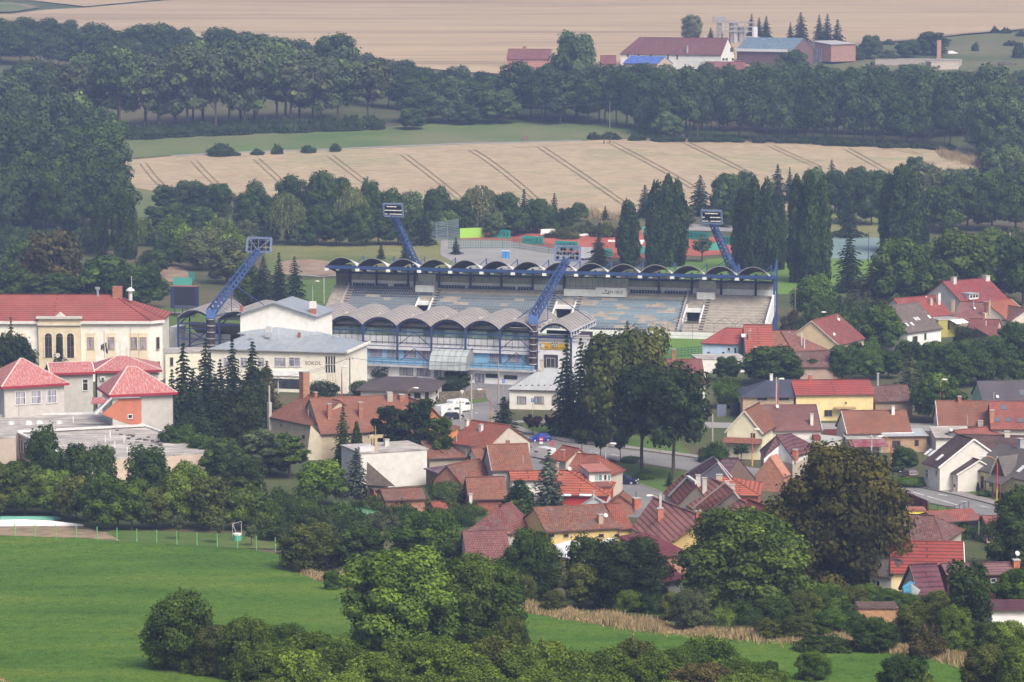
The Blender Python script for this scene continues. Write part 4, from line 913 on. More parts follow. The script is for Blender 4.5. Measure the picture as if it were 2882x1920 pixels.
plant([("lombardy", 1768, 752, 188, 68, "DG", "shortest column poplar behind the far stand, standing alone"),
 ("lombardy", 1846, 752, 240, 66, "DG", "left poplar of the first tight cluster behind the far stand"),
 ("lombardy", 1876, 752, 258, 62, "DG", "tallest middle poplar of the first tight cluster"),
 ("lombardy", 1906, 750, 244, 60, "DG", "right poplar of the first tight cluster behind the far stand"),
 ("lombardy", 2084, 762, 228, 58, "DG", "left poplar of the cluster beside the right floodlight"),
 ("lombardy", 2118, 766, 265, 66, "DG", "tall poplar of the cluster beside the right floodlight"),
 ("lombardy", 2158, 766, 262, 64, "DG", "second tall poplar of the cluster beside the right floodlight"),
 ("lombardy", 2192, 760, 205, 48, "DG", "lower right poplar of the cluster beside the right floodlight"),
 ("lombardy", 2242, 796, 300, 60, "DG", "left poplar at the right end of the far stand"),
 ("lombardy", 2276, 800, 318, 66, "DG", "tallest poplar at the right end of the far stand"),
 ("lombardy", 2312, 796, 300, 60, "DG", "right poplar at the right end of the far stand"),
 ("lombardy", 2498, 712, 222, 56, "DG", "left poplar of the isolated dark pair by the hard court"),
 ("lombardy", 2534, 716, 252, 78, "DG", "main poplar of the isolated dark pair by the hard court"),
 ("lombardy", 2566, 712, 235, 60, "DG", "right poplar of the isolated dark pair by the hard court"),
 ("lombardy", 2598, 695, 72, 38, "DG", "short poplar shoot at the foot of the isolated pair"),
 ("lombardy", 345, 730, 196, 66, "DG", "dark column poplar left of the pale willows"),
 ("lombardy", 368, 730, 180, 44, "DG", "narrow poplar touching the dark column poplar"),
 ("lombardy", 284, 722, 165, 48, "DG", "lower poplar left of the dark column poplar"),
 ("spruce", 2390, 822, 180, 92, "CON", "tall spruce in front of the blue green hard court"),
 ("spruce", 2388, 668, 112, 78, "CON", "spruce before the blue net at the dry lawn"),
 ("spruce", 2452, 860, 120, 130, "BRN", "brownish wide conifer right of the tall spruce"),
 ("spruce", 1685, 752, 95, 72, "CON", "dark spruce behind the roof in front of the clay courts"),
 ("spruce", 1283, 717, 50, 30, "CON", "small spruce on the lawn before the green panel"),
 ("spruce", 1072, 730, 46, 24, "CON", "small spruce beside the left floodlight foot"),
 ("spruce", 1140, 734, 60, 34, "CON", "small spruce half behind the left floodlight"),
 ("fruit", 1975, 738, 70, 66, "GRY", "thin leafed tree before the right clay court"),
 ("round", 2535, 872, 200, 180, "MG", "rounded green tree below the isolated poplar pair"),
 ("round", 2702, 848, 200, 220, "MG", "large green tree behind the tall red roofed house"),
 ("round", 2800, 840, 180, 190, "DG", "dark tree right behind the tall red roofed house"),
 ("round", 2878, 860, 190, 130, "DG", "dark tree at the right edge behind the orange roof"),
 ("round", 2620, 880, 150, 140, "DG", "dark tree left of the tall red roofed house"),
 ("round", 2290, 905, 135, 130, "MG", "leafy tree at the right end wall of the far stand"),
 ("willow", 810, 690, 145, 128, "WIL", "pale weeping willow left of the left floodlight"),
 ("willow", 1350, 650, 128, 145, "WIL", "weeping willow above the green panel"),
 ("willow", 990, 670, 145, 110, "WIL", "weeping willow behind the left floodlight mast"),
 ("bush", 620, 730, 128, 165, "YG", "widest yellow green willow bush beside the left mast"),
 ("bush", 498, 700, 98, 120, "YG", "round yellow green willow bush in the middle"),
 ("bush", 402, 688, 72, 84, "YG", "small yellow green willow bush next to the poplars"),
 ("tall", 640, 800, 130, 120, "GRY", "grey green birch thicket under the left mast"),
 ("tall", 570, 760, 120, 120, "GRY", "pale green tree below the willow bushes"),
 ("spruce", 420, 690, 62, 58, "CON", "dark blue spruce in front of the willow bushes"),
 ("round", 150, 838, 192, 180, "BRN", "golden brown chestnut tree behind the red school roof"),
 ("round", 62, 790, 116, 100, "MG", "fresh green tree left of the golden brown chestnut"),
 ("spruce", 16, 775, 100, 56, "BLU", "blue spruce at the left edge behind the school roof"),
 ("round", 305, 858, 140, 180, "DG", "dark spreading tree behind the roof turret"),
 ("round", 400, 870, 125, 150, "DG", "dark spreading tree beside the scoreboard"),
 ("round", 240, 835, 90, 110, "BRN", "brownish tree right of the golden chestnut"),
 ("round", 40, 855, 100, 140, "DG", "dark low tree directly above the school ridge"),
 ("round", 170, 862, 90, 200, "DG", "dark shaded tree under the golden chestnut"),
 ("spruce", 742, 862, 140, 76, "CON", "conifer behind the hall, leftmost of three"),
 ("spruce", 786, 862, 150, 66, "CON", "conifer behind the hall, middle of three"),
 ("spruce", 830, 862, 140, 66, "CON", "conifer behind the hall, rightmost of three"),
 ("tall", 695, 860, 120, 90, "DG", "dark tree behind the hall beside the conifers"),
 ("round", 40, 1100, 168, 135, "BK", "black rounded tree in front of the school wall"),
 ("spruce", 34, 1098, 206, 58, "BRN", "thin brown spruce top against the school wall"),
 ("spruce", 168, 1100, 152, 66, "CON", "dark small spruce under the arched windows"),
 ("round", 1622, 335, 245, 150, "FOL", "tallest round tree standing before the field by the farm"),
 ("tall", 1945, 118, 76, 62, "WIL", "pale birch like tree behind the long barn"),
 ("round", 2230, 232, 92, 98, "FOR", "round dark tree before the open brick barn"),
 ("round", 2450, 168, 68, 66, "FOR", "round dark tree right of the farm spruces"),
 ("round", 2555, 165, 54, 72, "FOR", "dark round tree left of the chimney ruin"),
 ("round", 2622, 158, 68, 94, "FOR", "larger dark tree behind the chimney ruin")])
plant([("spruce", x, y, h, w, "CON") for x, y, h, w in [(2000, 116, 38, 26), (2026, 117, 42, 26), (2115, 104, 64, 30), (2136, 104, 54, 26), (2156, 108, 62, 34), (2224, 114, 50, 24), (2253, 120, 84, 48), (2305, 134, 90, 44), (2328, 136, 94, 46), (2356, 162, 105, 54)]],
 "spruces round the farm buildings", "dark spruce standing against the pale field at the farm")
plant([("bush", x, y, h, w, "FOR") for x, y, h, w in [(2800, 95, 22, 24), (2830, 96, 20, 34), (2745, 146, 28, 22), (2870, 165, 46, 46), (2500, 128, 18, 40), (2880, 104, 18, 50), (2410, 170, 40, 50), (2500, 180, 40, 70), (2850, 130, 16, 60), (2650, 118, 12, 60), (2540, 140, 16, 50)]],
 "bushes on the scrubland by the farm", "small dark bush on the scrubland right of the farm")
plant([("bush", x, y, h, w, "FOR") for x, y, h, w in [(622, 438, 36, 78), (725, 436, 18, 40), (780, 434, 30, 38), (868, 430, 22, 46), (944, 427, 24, 34), (660, 438, 12, 40)]],
 "bushes along the farm track", "low bush beside the pale track above the wheat")
plant([(k, x, y, h, w, c) for k, x, y, h, w, c in [("round", 470, 596, 76, 92, "FOR"), ("round", 530, 590, 82, 100, "FOR"), ("round", 575, 600, 86, 92, "FOR"), ("tall", 625, 610, 95, 70, "DG"), ("tall", 720, 612, 105, 66, "FOL"), ("tall", 690, 650, 110, 80, "DG"), ("round", 765, 640, 90, 90, "DG"), ("round", 825, 640, 148, 112, "DG"),
 ("tall", 908, 650, 172, 100, "DG"), ("round", 955, 640, 140, 105, "DG"), ("tall", 1042, 662, 158, 72, "DG"), ("round", 1098, 655, 125, 95, "DG"), ("round", 885, 690, 112, 100, "DG"), ("round", 945, 692, 100, 105, "DG"), ("tall", 1010, 694, 120, 80, "DG"), ("round", 1065, 690, 100, 100, "DG"), ("tall", 1158, 655, 118, 74, "FOL"),
 ("round", 1228, 642, 118, 92, "DG"), ("spruce", 1195, 690, 95, 62, "CON"), ("round", 1300, 655, 96, 86, "DG"), ("round", 1422, 652, 112, 92, "DG"), ("spruce", 1475, 655, 122, 58, "CON"), ("round", 1512, 655, 96, 72, "DG"), ("spruce", 1560, 652, 108, 44, "CON"), ("round", 1535, 658, 80, 66, "DG"), ("round", 1592, 648, 64, 54, "DG"),
 ("round", 1450, 664, 74, 90, "DG"), ("round", 1390, 668, 72, 70, "FOL"), ("round", 1630, 624, 56, 54, "FOL"), ("round", 1120, 690, 90, 90, "DG"), ("round", 1180, 680, 80, 80, "DG"), ("round", 1255, 668, 76, 80, "FOL"), ("spruce", 1703, 620, 40, 26, "CON"), ("round", 840, 690, 90, 90, "DG"), ("tall", 750, 690, 110, 80, "DG"), ("round", 690, 720, 100, 90, "GRY"), ("round", 450, 660, 80, 90, "DG"), ("round", 560, 660, 80, 100, "DG"), ("round", 500, 640, 70, 110, "DG"),
 ("round", 480, 750, 80, 90, "DG"), ("round", 430, 780, 80, 90, "DG")]],
 "trees between the wheat and the stadium", "dark tree in the row between the wheat field and the stadium")
plant([(k, x, y, h, w, c) for k, x, y, h, w, c in [("spruce", 1815, 612, 90, 62, "CON"), ("spruce", 1970, 606, 112, 72, "CON"), ("round", 2045, 606, 118, 96, "DG"), ("tall", 2096, 596, 116, 66, "DG"), ("spruce", 2188, 570, 108, 60, "CON"), ("spruce", 2222, 566, 94, 40, "CON"), ("spruce", 2340, 540, 90, 50, "CON"), ("round", 2412, 545, 78, 78, "DG"), ("round", 2400, 630, 130, 110, "DG"), ("round", 2452, 635, 135, 100, "DG"),
 ("round", 2350, 600, 120, 90, "DG"), ("round", 2290, 580, 110, 90, "FOL"), ("round", 2650, 655, 135, 130, "MG"), ("round", 2722, 650, 150, 130, "DG"), ("round", 2792, 650, 165, 140, "DG"), ("round", 2858, 650, 175, 130, "DG"), ("round", 2600, 570, 115, 100, "WIL"), ("tall", 2660, 570, 98, 90, "GRY"), ("tall", 2720, 560, 88, 90, "FOL"), ("tall", 2790, 545, 130, 80, "FOL"), ("tall", 2850, 545, 140, 80, "FOL"),
 ("round", 2575, 500, 60, 60, "DG"), ("round", 2470, 590, 110, 100, "DG"), ("round", 2150, 640, 80, 90, "GRY"), ("round", 2030, 640, 80, 80, "DG"), ("round", 1930, 640, 60, 60, "GRY"), ("round", 2800, 470, 90, 90, "FOR"), ("round", 2870, 460, 90, 90, "FOR"), ("round", 2520, 600, 110, 90, "DG"), ("round", 2690, 600, 110, 100, "DG")]],
 "trees beyond the hard court", "dark tree in the wood edge beyond the hard court")
plant([("bush", x, y, h, w, c) for x, y, h, w, c in [(2640, 720, 55, 100, "YG"), (2720, 700, 45, 100, "CH"), (2790, 690, 50, 110, "YG"), (2860, 700, 60, 110, "CH"), (2850, 740, 60, 90, "DG"), (2650, 760, 60, 90, "CH"), (1870, 660, 40, 60, "GRY"), (1700, 665, 40, 90, "CH"), (1650, 660, 40, 70, "GRY"), (1560, 668, 40, 60, "CH"), (1600, 672, 34, 70, "CH")]],
 "yellowish bushes behind the sports ground", "yellowish rough bush at the edge of the sports ground")
plant([("bush", x, y, h, w, c) for x, y, h, w, c in [(2290, 960, 90, 120, "DG"), (2350, 970, 110, 140, "DG"), (2420, 965, 100, 130, "DG"), (2470, 930, 90, 120, "DG"), (2230, 930, 60, 70, "BRN"), (2270, 1000, 70, 90, "DG"), (2370, 930, 100, 110, "DG"), (2310, 920, 90, 110, "MG"), (2540, 920, 90, 120, "DG"), (2430, 900, 80, 110, "GRY"), (2250, 1010, 50, 60, "MG")]],
 "bushes right of the far stand", "dark dense bush on the bank right of the far stand")
def belt(kind, line, n, h, w, cols, group, lab, jy=8, dx=None):
 xs = [p[0] for p in line]; ys = [p[1] for p in line]
 for i in range(n):
  x = xs[0] + (xs[-1] - xs[0]) * (i + random.uniform(.1, .9)) / n
  y = float(np.interp(x, xs, ys)) + random.uniform(-jy, jy); k = random.uniform(.82, 1.15)
  hh = h(x) if callable(h) else h
  plant([(kind, x, y, hh * k, w * random.uniform(.85, 1.2), random.choice(cols), lab, group)])
belt("wood", [(-20, 150), (400, 168), (720, 186), (1000, 240), (1300, 285), (1460, 300)], 34, 92, 84, ["FOR", "FOR", "DG"], "belt of trees below the far field", "blue green tree in the belt below the far wheat field", 6)
belt("wood", [(-20, 185), (400, 200), (720, 225), (1000, 290), (1460, 335)], 30, 95, 92, ["FOR", "DG"], "belt of trees below the far field", "blue green tree in the belt below the far wheat field", 8)
belt("grove", [(330, 382), (700, 372), (1040, 358)], 15, lambda x: 232 + 18 * math.sin(x * .011), 150, ["FOL", "FOL", "GRY"], "old poplars of the pale grove", "tall pale poplar with bare stems in the grove above the meadow", 5)
belt("grove", [(190, 372), (700, 350), (1000, 338)], 13, lambda x: 218 + 16 * math.sin(x * .013), 150, ["FOL", "GRY"], "old poplars of the pale grove", "tall pale poplar with bare stems in the grove above the meadow", 6)
belt("bush", [(340, 392), (700, 376), (1060, 364)], 26, 40, 62, ["FOR", "DG"], "undergrowth below the poplar grove", "low bush in the undergrowth below the poplar grove", 3)
belt("wood", [(-10, 330), (160, 345), (250, 360)], 6, 150, 120, ["FOR", "FOL"], "old trees of the left wood", "massive dark tree in the wood at the left edge", 12)
belt("round", [(-30, 470), (200, 480), (300, 500)], 8, 200, 160, ["FOR", "FOR", "FOL"], "old trees of the left wood", "massive dark tree in the wood at the left edge", 12)
belt("tall", [(-20, 545), (200, 555), (330, 575)], 9, 210, 140, ["FOR", "DG"], "old trees of the left wood", "massive dark tree in the wood at the left edge", 12)
belt("round", [(-20, 640), (150, 645), (330, 640)], 9, 190, 150, ["FOR", "DG"], "old trees of the left wood", "massive dark tree in the wood at the left edge", 14)
belt("bush", [(-10, 700), (150, 712), (290, 700)], 9, 70, 90, ["FOR", "DG", "MG"], "bushes at the foot of the left wood", "leafy bush at the foot of the left wood", 16)
plant([("round", x, y, h, w, c, l) for x, y, h, w, c, l in [(1185, 345, 108, 140, "FOR", "round dark tree right of the grove, left of two humps"), (1262, 345, 128, 130, "FOL", "round green tree right of the grove, higher hump"), (1400, 348, 96, 130, "FOL", "separate domed tree at the meadow edge"), (1160, 365, 60, 80, "FOR", "small tree at the meadow edge under the two humps"), (1310, 352, 60, 80, "FOR", "small tree between the two humps and the domed tree")]])
belt("wood", [(1450, 338), (1700, 352), (1850, 372)], 15, 150, 104, ["FOR", "FOR", "DG"], "trees of the wood below the farm", "tall dark tree in the wood below the farm", 6)
belt("wood", [(1450, 300), (1800, 300), (2100, 310)], 18, 104, 96, ["FOR", "FOL", "DG"], "trees of the wood below the farm", "tall dark tree in the wood below the farm", 8)
belt("wood", [(1440, 262), (1700, 258), (2150, 275)], 18, 66, 80, ["FOR", "DG"], "trees of the wood below the farm", "tall dark tree in the wood below the farm", 6)
belt("wood", [(1860, 388), (2150, 396), (2450, 408), (2700, 416)], 26, 178, 92, ["FOR", "FOR", "DG"], "slim trees of the straight wood edge", "slim stemmed tree along the straight wood edge above the wheat", 4)
belt("wood", [(1900, 366), (2450, 380), (2750, 390)], 24, 172, 96, ["FOR", "DG"], "slim trees of the straight wood edge", "slim stemmed tree along the straight wood edge above the wheat", 5)
belt("wood", [(1960, 335), (2450, 345), (2800, 352)], 20, 155, 98, ["FOR", "FOL", "DG"], "slim trees of the straight wood edge", "slim stemmed tree along the straight wood edge above the wheat", 6)
belt("wood", [(2100, 290), (2450, 292), (2900, 300)], 20, 92, 90, ["FOR", "FOL", "CH"], "slim trees of the straight wood edge", "slim stemmed tree along the straight wood edge above the wheat", 8)
belt("bush", [(2290, 236), (2450, 236), (2900, 232)], 20, 36, 70, ["FOR", "FOL", "CH"], "bushes below the chimney ruin", "low bush in the belt below the chimney ruin", 8)
belt("bush", [(1650, 392), (1900, 398), (2200, 402), (2700, 424)], 30, 20, 44, ["FOR", "DG"], "low growth under the straight wood edge", "low bush under the straight wood edge", 2)
plant([("round", x, y, h, w, "FOL") for x, y, h, w in [(2775, 436, 150, 120), (2800, 440, 170, 130), (2860, 440, 160, 120), (2780, 380, 150, 120), (2710, 372, 120, 100), (2850, 380, 140, 120), (1880, 395, 80, 90), (1830, 380, 110, 90), (2560, 240, 60, 90), (2790, 470, 60, 80)]],
 "pale rounded trees at the right end of the wood", "pale rounded tree at the right end of the dark wood")
def village():
 DW, WW, BW = (.10, .075, .06), (.66, .66, .66), (.16, .075, .045)
 h = House("long tiled house with tall brick chimney and cream wall", (752, 1172), (878, 1198), 5.6, 12, ridge=1116, roof=OLD, wall=(.52, .46, .34), hipL=3.5)
 h.chim(848, 1048, 1122, 1.35, col=(.36, .19, .12)).chim(884, 1105, 1122, .55).pipe(868, 1152, 1172).win("f", 806, 1216, 812, 1228, DW).win("f", 790, 1195, 794, 1200, DW, 0).win("f", 851, 1224, 858, 1236, DW)
 m = MB(); q = h.P(.6, .1, 0); m.box(q, .6, .6, 8.2, h.ux, h.uy); m.tube([q + Vector((0, 0, 8)), q + Vector((0, 0, 11.2))], .16, 8); h.part(m, "side_flue", "m_concrete", (.42, .40, .38))
 h = House("long rust tiled farmhouse roof with slim brick chimneys", (902, 1222), (1180, 1210), 4.6, 17, ridge=1116, roof=OLD, wall=(.50, .42, .30))
 h.chim(928, 1138, 1182, .7).chim(1016, 1134, 1176, .7).chim(1098, 1106, 1131, .95, col=(.42, .38, .33), mat="m_concrete").chim(1132, 1112, 1130, .9)
 m = MB(); q = h.P(-.3, .3, 0); m.quad(h.P(-2.4, .6, 0), h.P(.2, .2, 0), h.P(.2, .2, 4.2), h.P(-1.6, .5, 6.1)); h.part(m, "end_wall", "m_plaster", (.55, .49, .38))
 h = ridge_house("tiled house with bright orange gable wall facing the crossroads", (1130, 1112), (1206, 1137), (1075, 1205), (1165, 1250), 3.4, 8.3, OLD, (.60, .23, .075), "m_tile", verge=(.30, .12, .08))
 h = House("orange rendered cottage end beside the dark pines", (1180, 1236), (1214, 1244), 3.0, 6, "shed", ridge=1200, wall=(.58, .22, .07), roof=OLD, name="house_annex", cat="annex")
 h = House("tall blank white cube house with bluish flat roof", (1012, 1274), (1206, 1262), 6.1, 9.5, "flat", roof=(.26, .28, .34), wall=(.62, .61, .585), rmat="m_felt", th=.25)
 h.chim(1050, 1226, 1262, .4, col=(.45, .38, .25), mat="m_concrete").chim(1090, 1238, 1256, .75, col=(.55, .55, .52), mat="m_concrete")
 m = MB(); q = h.P(1.6, 1.2, 6.1); m.box(q, 2.6, 1.0, .8, h.ux, h.uy); h.part(m, "roof_hatch", "m_poly", (.62, .63, .63))
 m = MB(); q = h.P(3.4, 1.6, 6.1); m.box(q, .5, .5, 2.0, h.ux, h.uy); m.box(q + Vector((0, 0, 2.0)), 2.4, .5, .5, h.ux, h.uy); m.tube([q + Vector((0, 0, 2)), q + Vector((0, 0, 4))], .05, 5); h.part(m, "roof_vent", "m_concrete", (.45, .36, .22))
 h = House("dark wooden lean-to shed against the white cube house", (1030, 1362), (1092, 1362), 2.6, 5, "shedx", hr=2.2, roof=(.10, .085, .08), wall=WOODC, wmat="m_wood", rmat="m_wood", name="shed", cat="shed")
 m = MB(); a, b = h.P(0, -.1, 2.4), h.P(h.L + 1.2, -.1, 2.2); m.quad(a, b, h.P(.2, -.1, 6.2)); h.part(m, "board_gable", "m_wood", (.15, .12, .105))
 h = House("low brick shed under the wooden lean-to", (1050, 1378), (1090, 1376), 1.9, 3, "flat", roof=WOODC, wall=BRICK, wmat="m_brick", rmat="m_wood", name="shed", cat="shed")
 h = House("low old tile roof in front of the white cube house", (1082, 1408), (1200, 1404), 2.4, 8, ridge=1374, roof=OLD, rmat="m_tile_old", wall=BRICK, wmat="m_brick", name="outbuilding", cat="outbuilding")
 h = House("brown tiled house behind the white cube with stained stone wall", (1206, 1291), (1312, 1287), 3.6, 12, ridge=1240, roof=OLD, rmat="m_tile_old", wall=(.36, .32, .26), wmat="m_plaster")
 h.pipe(1312, 1262, 1280, .07)
 h = House("steep rust tiled roof with two pale chimneys above the crossroads", (1262, 1246), (1368, 1262), 5.5, 11, ridge=1190, roof=RED, wall=(.5, .46, .40))
 h.chim(1310, 1182, 1202, .6, col=(.62, .6, .55), mat="m_concrete").chim(1350, 1196, 1216, .6, col=(.62, .6, .55), mat="m_concrete").pipe(1285, 1224, 1244, .06)
 h = House("small white dormer gable with brown door beside grey gable house", (1306, 1300), (1345, 1310), 3.0, 6, "gy", ridge=1262, roof=OLD, wall=(.62, .60, .56))
 h.win("f", 1318, 1283, 1325, 1303, BW, 1)
 h = House("grey gable house with plain rust tile roof", (1384, 1325), (1500, 1322), 3.8, 10, ridge=1250, roof=OLD, wall=(.38, .375, .37))
 h.chim(1430, 1240, 1252, .6).rake("l", (.4, .3, .26)).pipe(1472, 1282, 1304, .06)
 h.win("l", 1352, 1294, 1356, 1304, DW, 0).win("l", 1361, 1298, 1365, 1306, DW, 0)
 h = House("brick gable shed with sagging tiles beside the hedge", (1214, 1352), (1300, 1362), 1.9, 9, "gy", ridge=1310, roof=OLD, rmat="m_tile_old", wall=(.35, .16, .11), wmat="m_brick", name="shed", cat="shed")
 h = House("dark maroon sheet roof over the yard", (1268, 1344), (1376, 1330), 2.6, 7, "shed", ridge=1318, roof=(.085, .03, .04), rmat="m_seam", wall=WOODC, wmat="m_wood", name="lean_to", cat="lean-to")
 h = House("grey felt lean-to roof in front of the white dormer gable", (1280, 1322), (1340, 1316), 2.7, 3.5, "shed", ridge=1308, roof=(.14, .13, .13), rmat="m_felt", wall=WOODC, name="lean_to", cat="lean-to")
 h = House("tiled outhouse roof right of the square hedge", (1318, 1406), (1430, 1404), 2.3, 9, ridge=1342, roof=OLD, wall=(.30, .12, .08), wmat="m_wood", name="outbuilding", cat="outbuilding")
 h.chim(1325, 1392, 1410, .5, col=(.62, .6, .58), mat="m_concrete")
 h = House("red roof strip behind the dark yew", (1438, 1352), (1540, 1350), 2.6, 5, ridge=1326, roof=RED2, rmat="m_tile_big", wall=WHITE, name="outbuilding", cat="outbuilding")
 h = House("tiny red gable roof poking out of the garden shrubs", (1222, 1432), (1262, 1430), 2.0, 4, ridge=1411, roof=RED, wall=(.3, .2, .14), name="shed", cat="shed")
 h = House("steep red house with white dormer and hipped back", (1546, 1392), (1712, 1395), 3.0, 13, "gx", ridge=1325, roof=RED2, rmat="m_tile_big", wall=(.42, .05, .05), hipR=7)
 h.chim(1568, 1304, 1334, .5, col=(.44, .33, .25), mat="m_concrete").sky(1594, 1394, 1.5, .5).sky(1648, 1394, 1.9, .5).dish(1602, 1326).pipe(1600, 1302, 1326, .05)
 h = House("red roof ridge in front of the parked white van", (1578, 1345), (1672, 1352), 4.0, 12, "gx", ridge=1280, roof=RED, wall=(.5, .44, .36), hipR=2.2)
 h.chim(1582, 1268, 1280, .55).pipe(1690, 1300, 1320, .05)
 h = House("small orange tiled roof tip beside the white van", (1542, 1290), (1590, 1300), 4.4, 6, "gx", ridge=1258, roof=RED2, wall=(.5, .44, .36))
 h = House("white dormer block with three pale windows and red roof", (1656, 1328), (1722, 1326), 6.0, 6.5, "shed", ridge=1314, roof=RED2, rmat="m_seam", wall=(.68, .68, .68), name="dormer_house", cat="house", z0=0)
 h.win("f", 1673, 1335, 1695, 1354, WW, 1, "m_tint").win("f", 1699, 1336, 1708, 1352, WW, 0).win("f", 1710, 1336, 1718, 1354, WW, 0, "m_tint")
 h = House("orange wall with small pent roof under the white dormer", (1672, 1370), (1724, 1368), 3.9, 3, "shed", ridge=1357, roof=(.30, .10, .07), wall=(.62, .34, .16), name="porch", cat="porch")
 h = House("small white gable shed with blue grey slate look", (1632, 1421), (1712, 1424), 1.5, 5, "gy", ridge=1396, roof=(.35, .36, .38), rmat="m_seam", wall=(.52, .55, .58), name="shed", cat="shed")
 h.pipe(1670, 1382, 1400, .16, 0, (.5, .5, .5))
 h = House("small brick gable between white shed and side street", (1704, 1420), (1786, 1422), 1.6, 4, "gy", ridge=1393, roof=OLD, wall=(.34, .15, .11), wmat="m_brick", name="shed", cat="shed")
 h = House("long yellow row house with weathered tile roof and small dark windows", (1536, 1497), (1752, 1488), 3.0, 11, ridge=1424, roof=OLD, rmat="m_tile_old", wall=YEL)
 for x in (1546, 1586, 1685, 1729): h.win("f", x, 1503, x + 14, 1512, DW, 0)
 h.chim(1692, 1450, 1476, .7, col=(.48, .36, .30)).dish(1704, 1458)
 h = House("middle section of plain red tiles between two dark valleys", (1742, 1489), (1785, 1487), 3.0, 10.5, ridge=1417, roof=RED, wall=YEL, name="house", cat="house")
 h.chim(1795, 1404, 1420, 1.0, col=(.45, .15, .09)).pipe(1790, 1384, 1408, .06, 0, (.1, .1, .1))
 h = ridge_house("big pink red sheet roof wing with yellow gable wall", (1838, 1400), (1985, 1455), (1776, 1487), (1870, 1537), 3.3, 7.4, PINK, YEL)
 h["stack"](1858, 1432, 1456, .8, (.45, .14, .09)); h["stack"](1965, 1440, 1454, .7, (.45, .14, .09)); h["stack"](1858, 1392, 1436, .35, (.5, .5, .48), "m_concrete", "flue")
 for x, y in ((1796, 1490), (1814, 1498), (1832, 1510), (1852, 1522)): q = G(x, y + 16, 1.5); m = MB(); m.tube([(q.x, q.y, .5), (q.x, q.y, zat(y, q.y))], .2, 7); m.tube([(q.x, q.y, zat(y, q.y)), (q.x, q.y, zat(y, q.y) + .1)], .35, 8); child(m, "flue", "m_steel", h["R"], (.5, .48, .44))
 h = House("dark red extension roof under the yellow gable wall", (1856, 1567), (1940, 1560), 2.6, 9, "shed", ridge=1516, roof=MAR, rmat="m_tile_big", wall=BRICK, wmat="m_brick", name="extension", cat="extension")
 h = House("maroon ribbed roof with grey slate corner beside the wide tree", (1862, 1640), (1925, 1634), 2.4, 8, "gx", ridge=1566, roof=MAR, rmat="m_tile_big", wall=WHITE, name="outbuilding", cat="outbuilding")
 h = House("pale gabled garden house with tiles behind white canopy", (1530, 1560), (1600, 1566), 2.0, 4, "shed", ridge=1553, roof=(.5, .5, .48), rmat="m_poly", wall=(.5, .38, .22), name="garden_house", cat="shed")
 W_ = (.5, .43, .35)
 h = ridge_house("red tiled corner roof with white capped party wall", (1921, 1335), (1960, 1364), (1867, 1385), (1905, 1420), 3.4, 6.9, (.33, .105, .068), W_)
 m = MB(); D_, C_, A_, B_ = h["D"], h["C"], h["A"], h["B"]; p, q = D_.lerp(C_, .45), A_.lerp(B_, .4); up = Vector((0, 0, .25)); m.bar(p + up, q + up, .45, .4); m.bar(q + up, B_ + up, .45, .4); child(m, "party_wall", "m_concrete", h["R"], (.56, .56, .54))
 h = ridge_house("pink tiled diagonal roof with two grey chimneys", (2000, 1344), (2036, 1361), (1908, 1404), (1948, 1432), 3.5, 7.6, (.40, .17, .145), W_, verge=(.36, .30, .27)); h["stack"](1964, 1338, 1372, .7, (.50, .49, .47), "m_concrete"); h["stack"](1982, 1346, 1382, .7, (.46, .46, .44), "m_concrete"); h["put"]("skylight", "m_poly", (.74, .76, .78), 1940, 1394, .6, 1.8)
 h = ridge_house("rust tiled diagonal roof with white roof window", (2039, 1361), (2064, 1384), (1950, 1431), (1986, 1449), 3.4, 7.5, (.31, .10, .065), W_, verge=(.34, .27, .24)); h["put"]("skylight", "m_poly", (.74, .76, .78), 1980, 1427, .6, 1.9)
 h = ridge_house("lower pink roof with white sheet in front of the green tree", (2055, 1391), (2102, 1416), (1984, 1443), (2022, 1472), 3.2, 6.5, (.40, .165, .14), W_); h["put"]("skylight", "m_poly", (.74, .76, .78), 2003, 1443, .9, 2.0); h["stack"](2062, 1380, 1398, .7, (.5, .42, .36))
 h = ridge_house("small red roof at the left of the huge chestnut", (2106, 1404), (2176, 1431), (2086, 1422), (2160, 1456), 3.0, 5.4, (.34, .11, .075), (.45, .2, .13))
 h = House("red hipped roof end beside the brick ruin gable", (2020, 1392), (2140, 1394), 3.4, 12, "gx", ridge=1344, roof=RED2, rmat="m_tile_big", wall=(.40, .12, .08), hipR=5)
 h.chim(2024, 1338, 1352, .9, col=(.5, .42, .36), mat="m_concrete").chim(2046, 1356, 1370, .6, col=(.55, .5, .45), mat="m_concrete").chim(2060, 1366, 1380, .9, col=(.5, .44, .4), mat="m_concrete")
 h = ridge_house("purple sheet roofed house with grey gable facing the viewer", (2008, 1285), (2020, 1303), (1928, 1334), (1952, 1355), 3.2, 7.2, PURP, (.40, .40, .42), verge=(.46, .43, .42))
 h = ridge_house("purple roofed wing right of the grey gable", (2032, 1292), (2078, 1289), (2086, 1352), (2127, 1346), 3.0, 6.9, PURP, (.16, .11, .09), name="house_wing", cat="house")
 h = ridge_house("white gabled house with dark purple roof and brown lower wall", (2185, 1225), (2228, 1221), (2232, 1291), (2306, 1260), 5.0, 8.2, (.13, .055, .065), (.72, .73, .74), low=(4.1, (.42, .36, .29))); h["put"]("skylight", "m_poly", (.74, .76, .78), 2250, 1268, .8, 1.2); h["stack"](2238, 1266, 1288, .8, (.45, .16, .09))
 h = House("ruined brick gable with bare plaster below", (2126, 1336), (2206, 1342), 2.6, 3, "gy", ridge=1284, roof=BRICK, rmat="m_brick", wall=(.44, .21, .15), wmat="m_brick", ov=.05, name="ruined_gable", cat="wall")
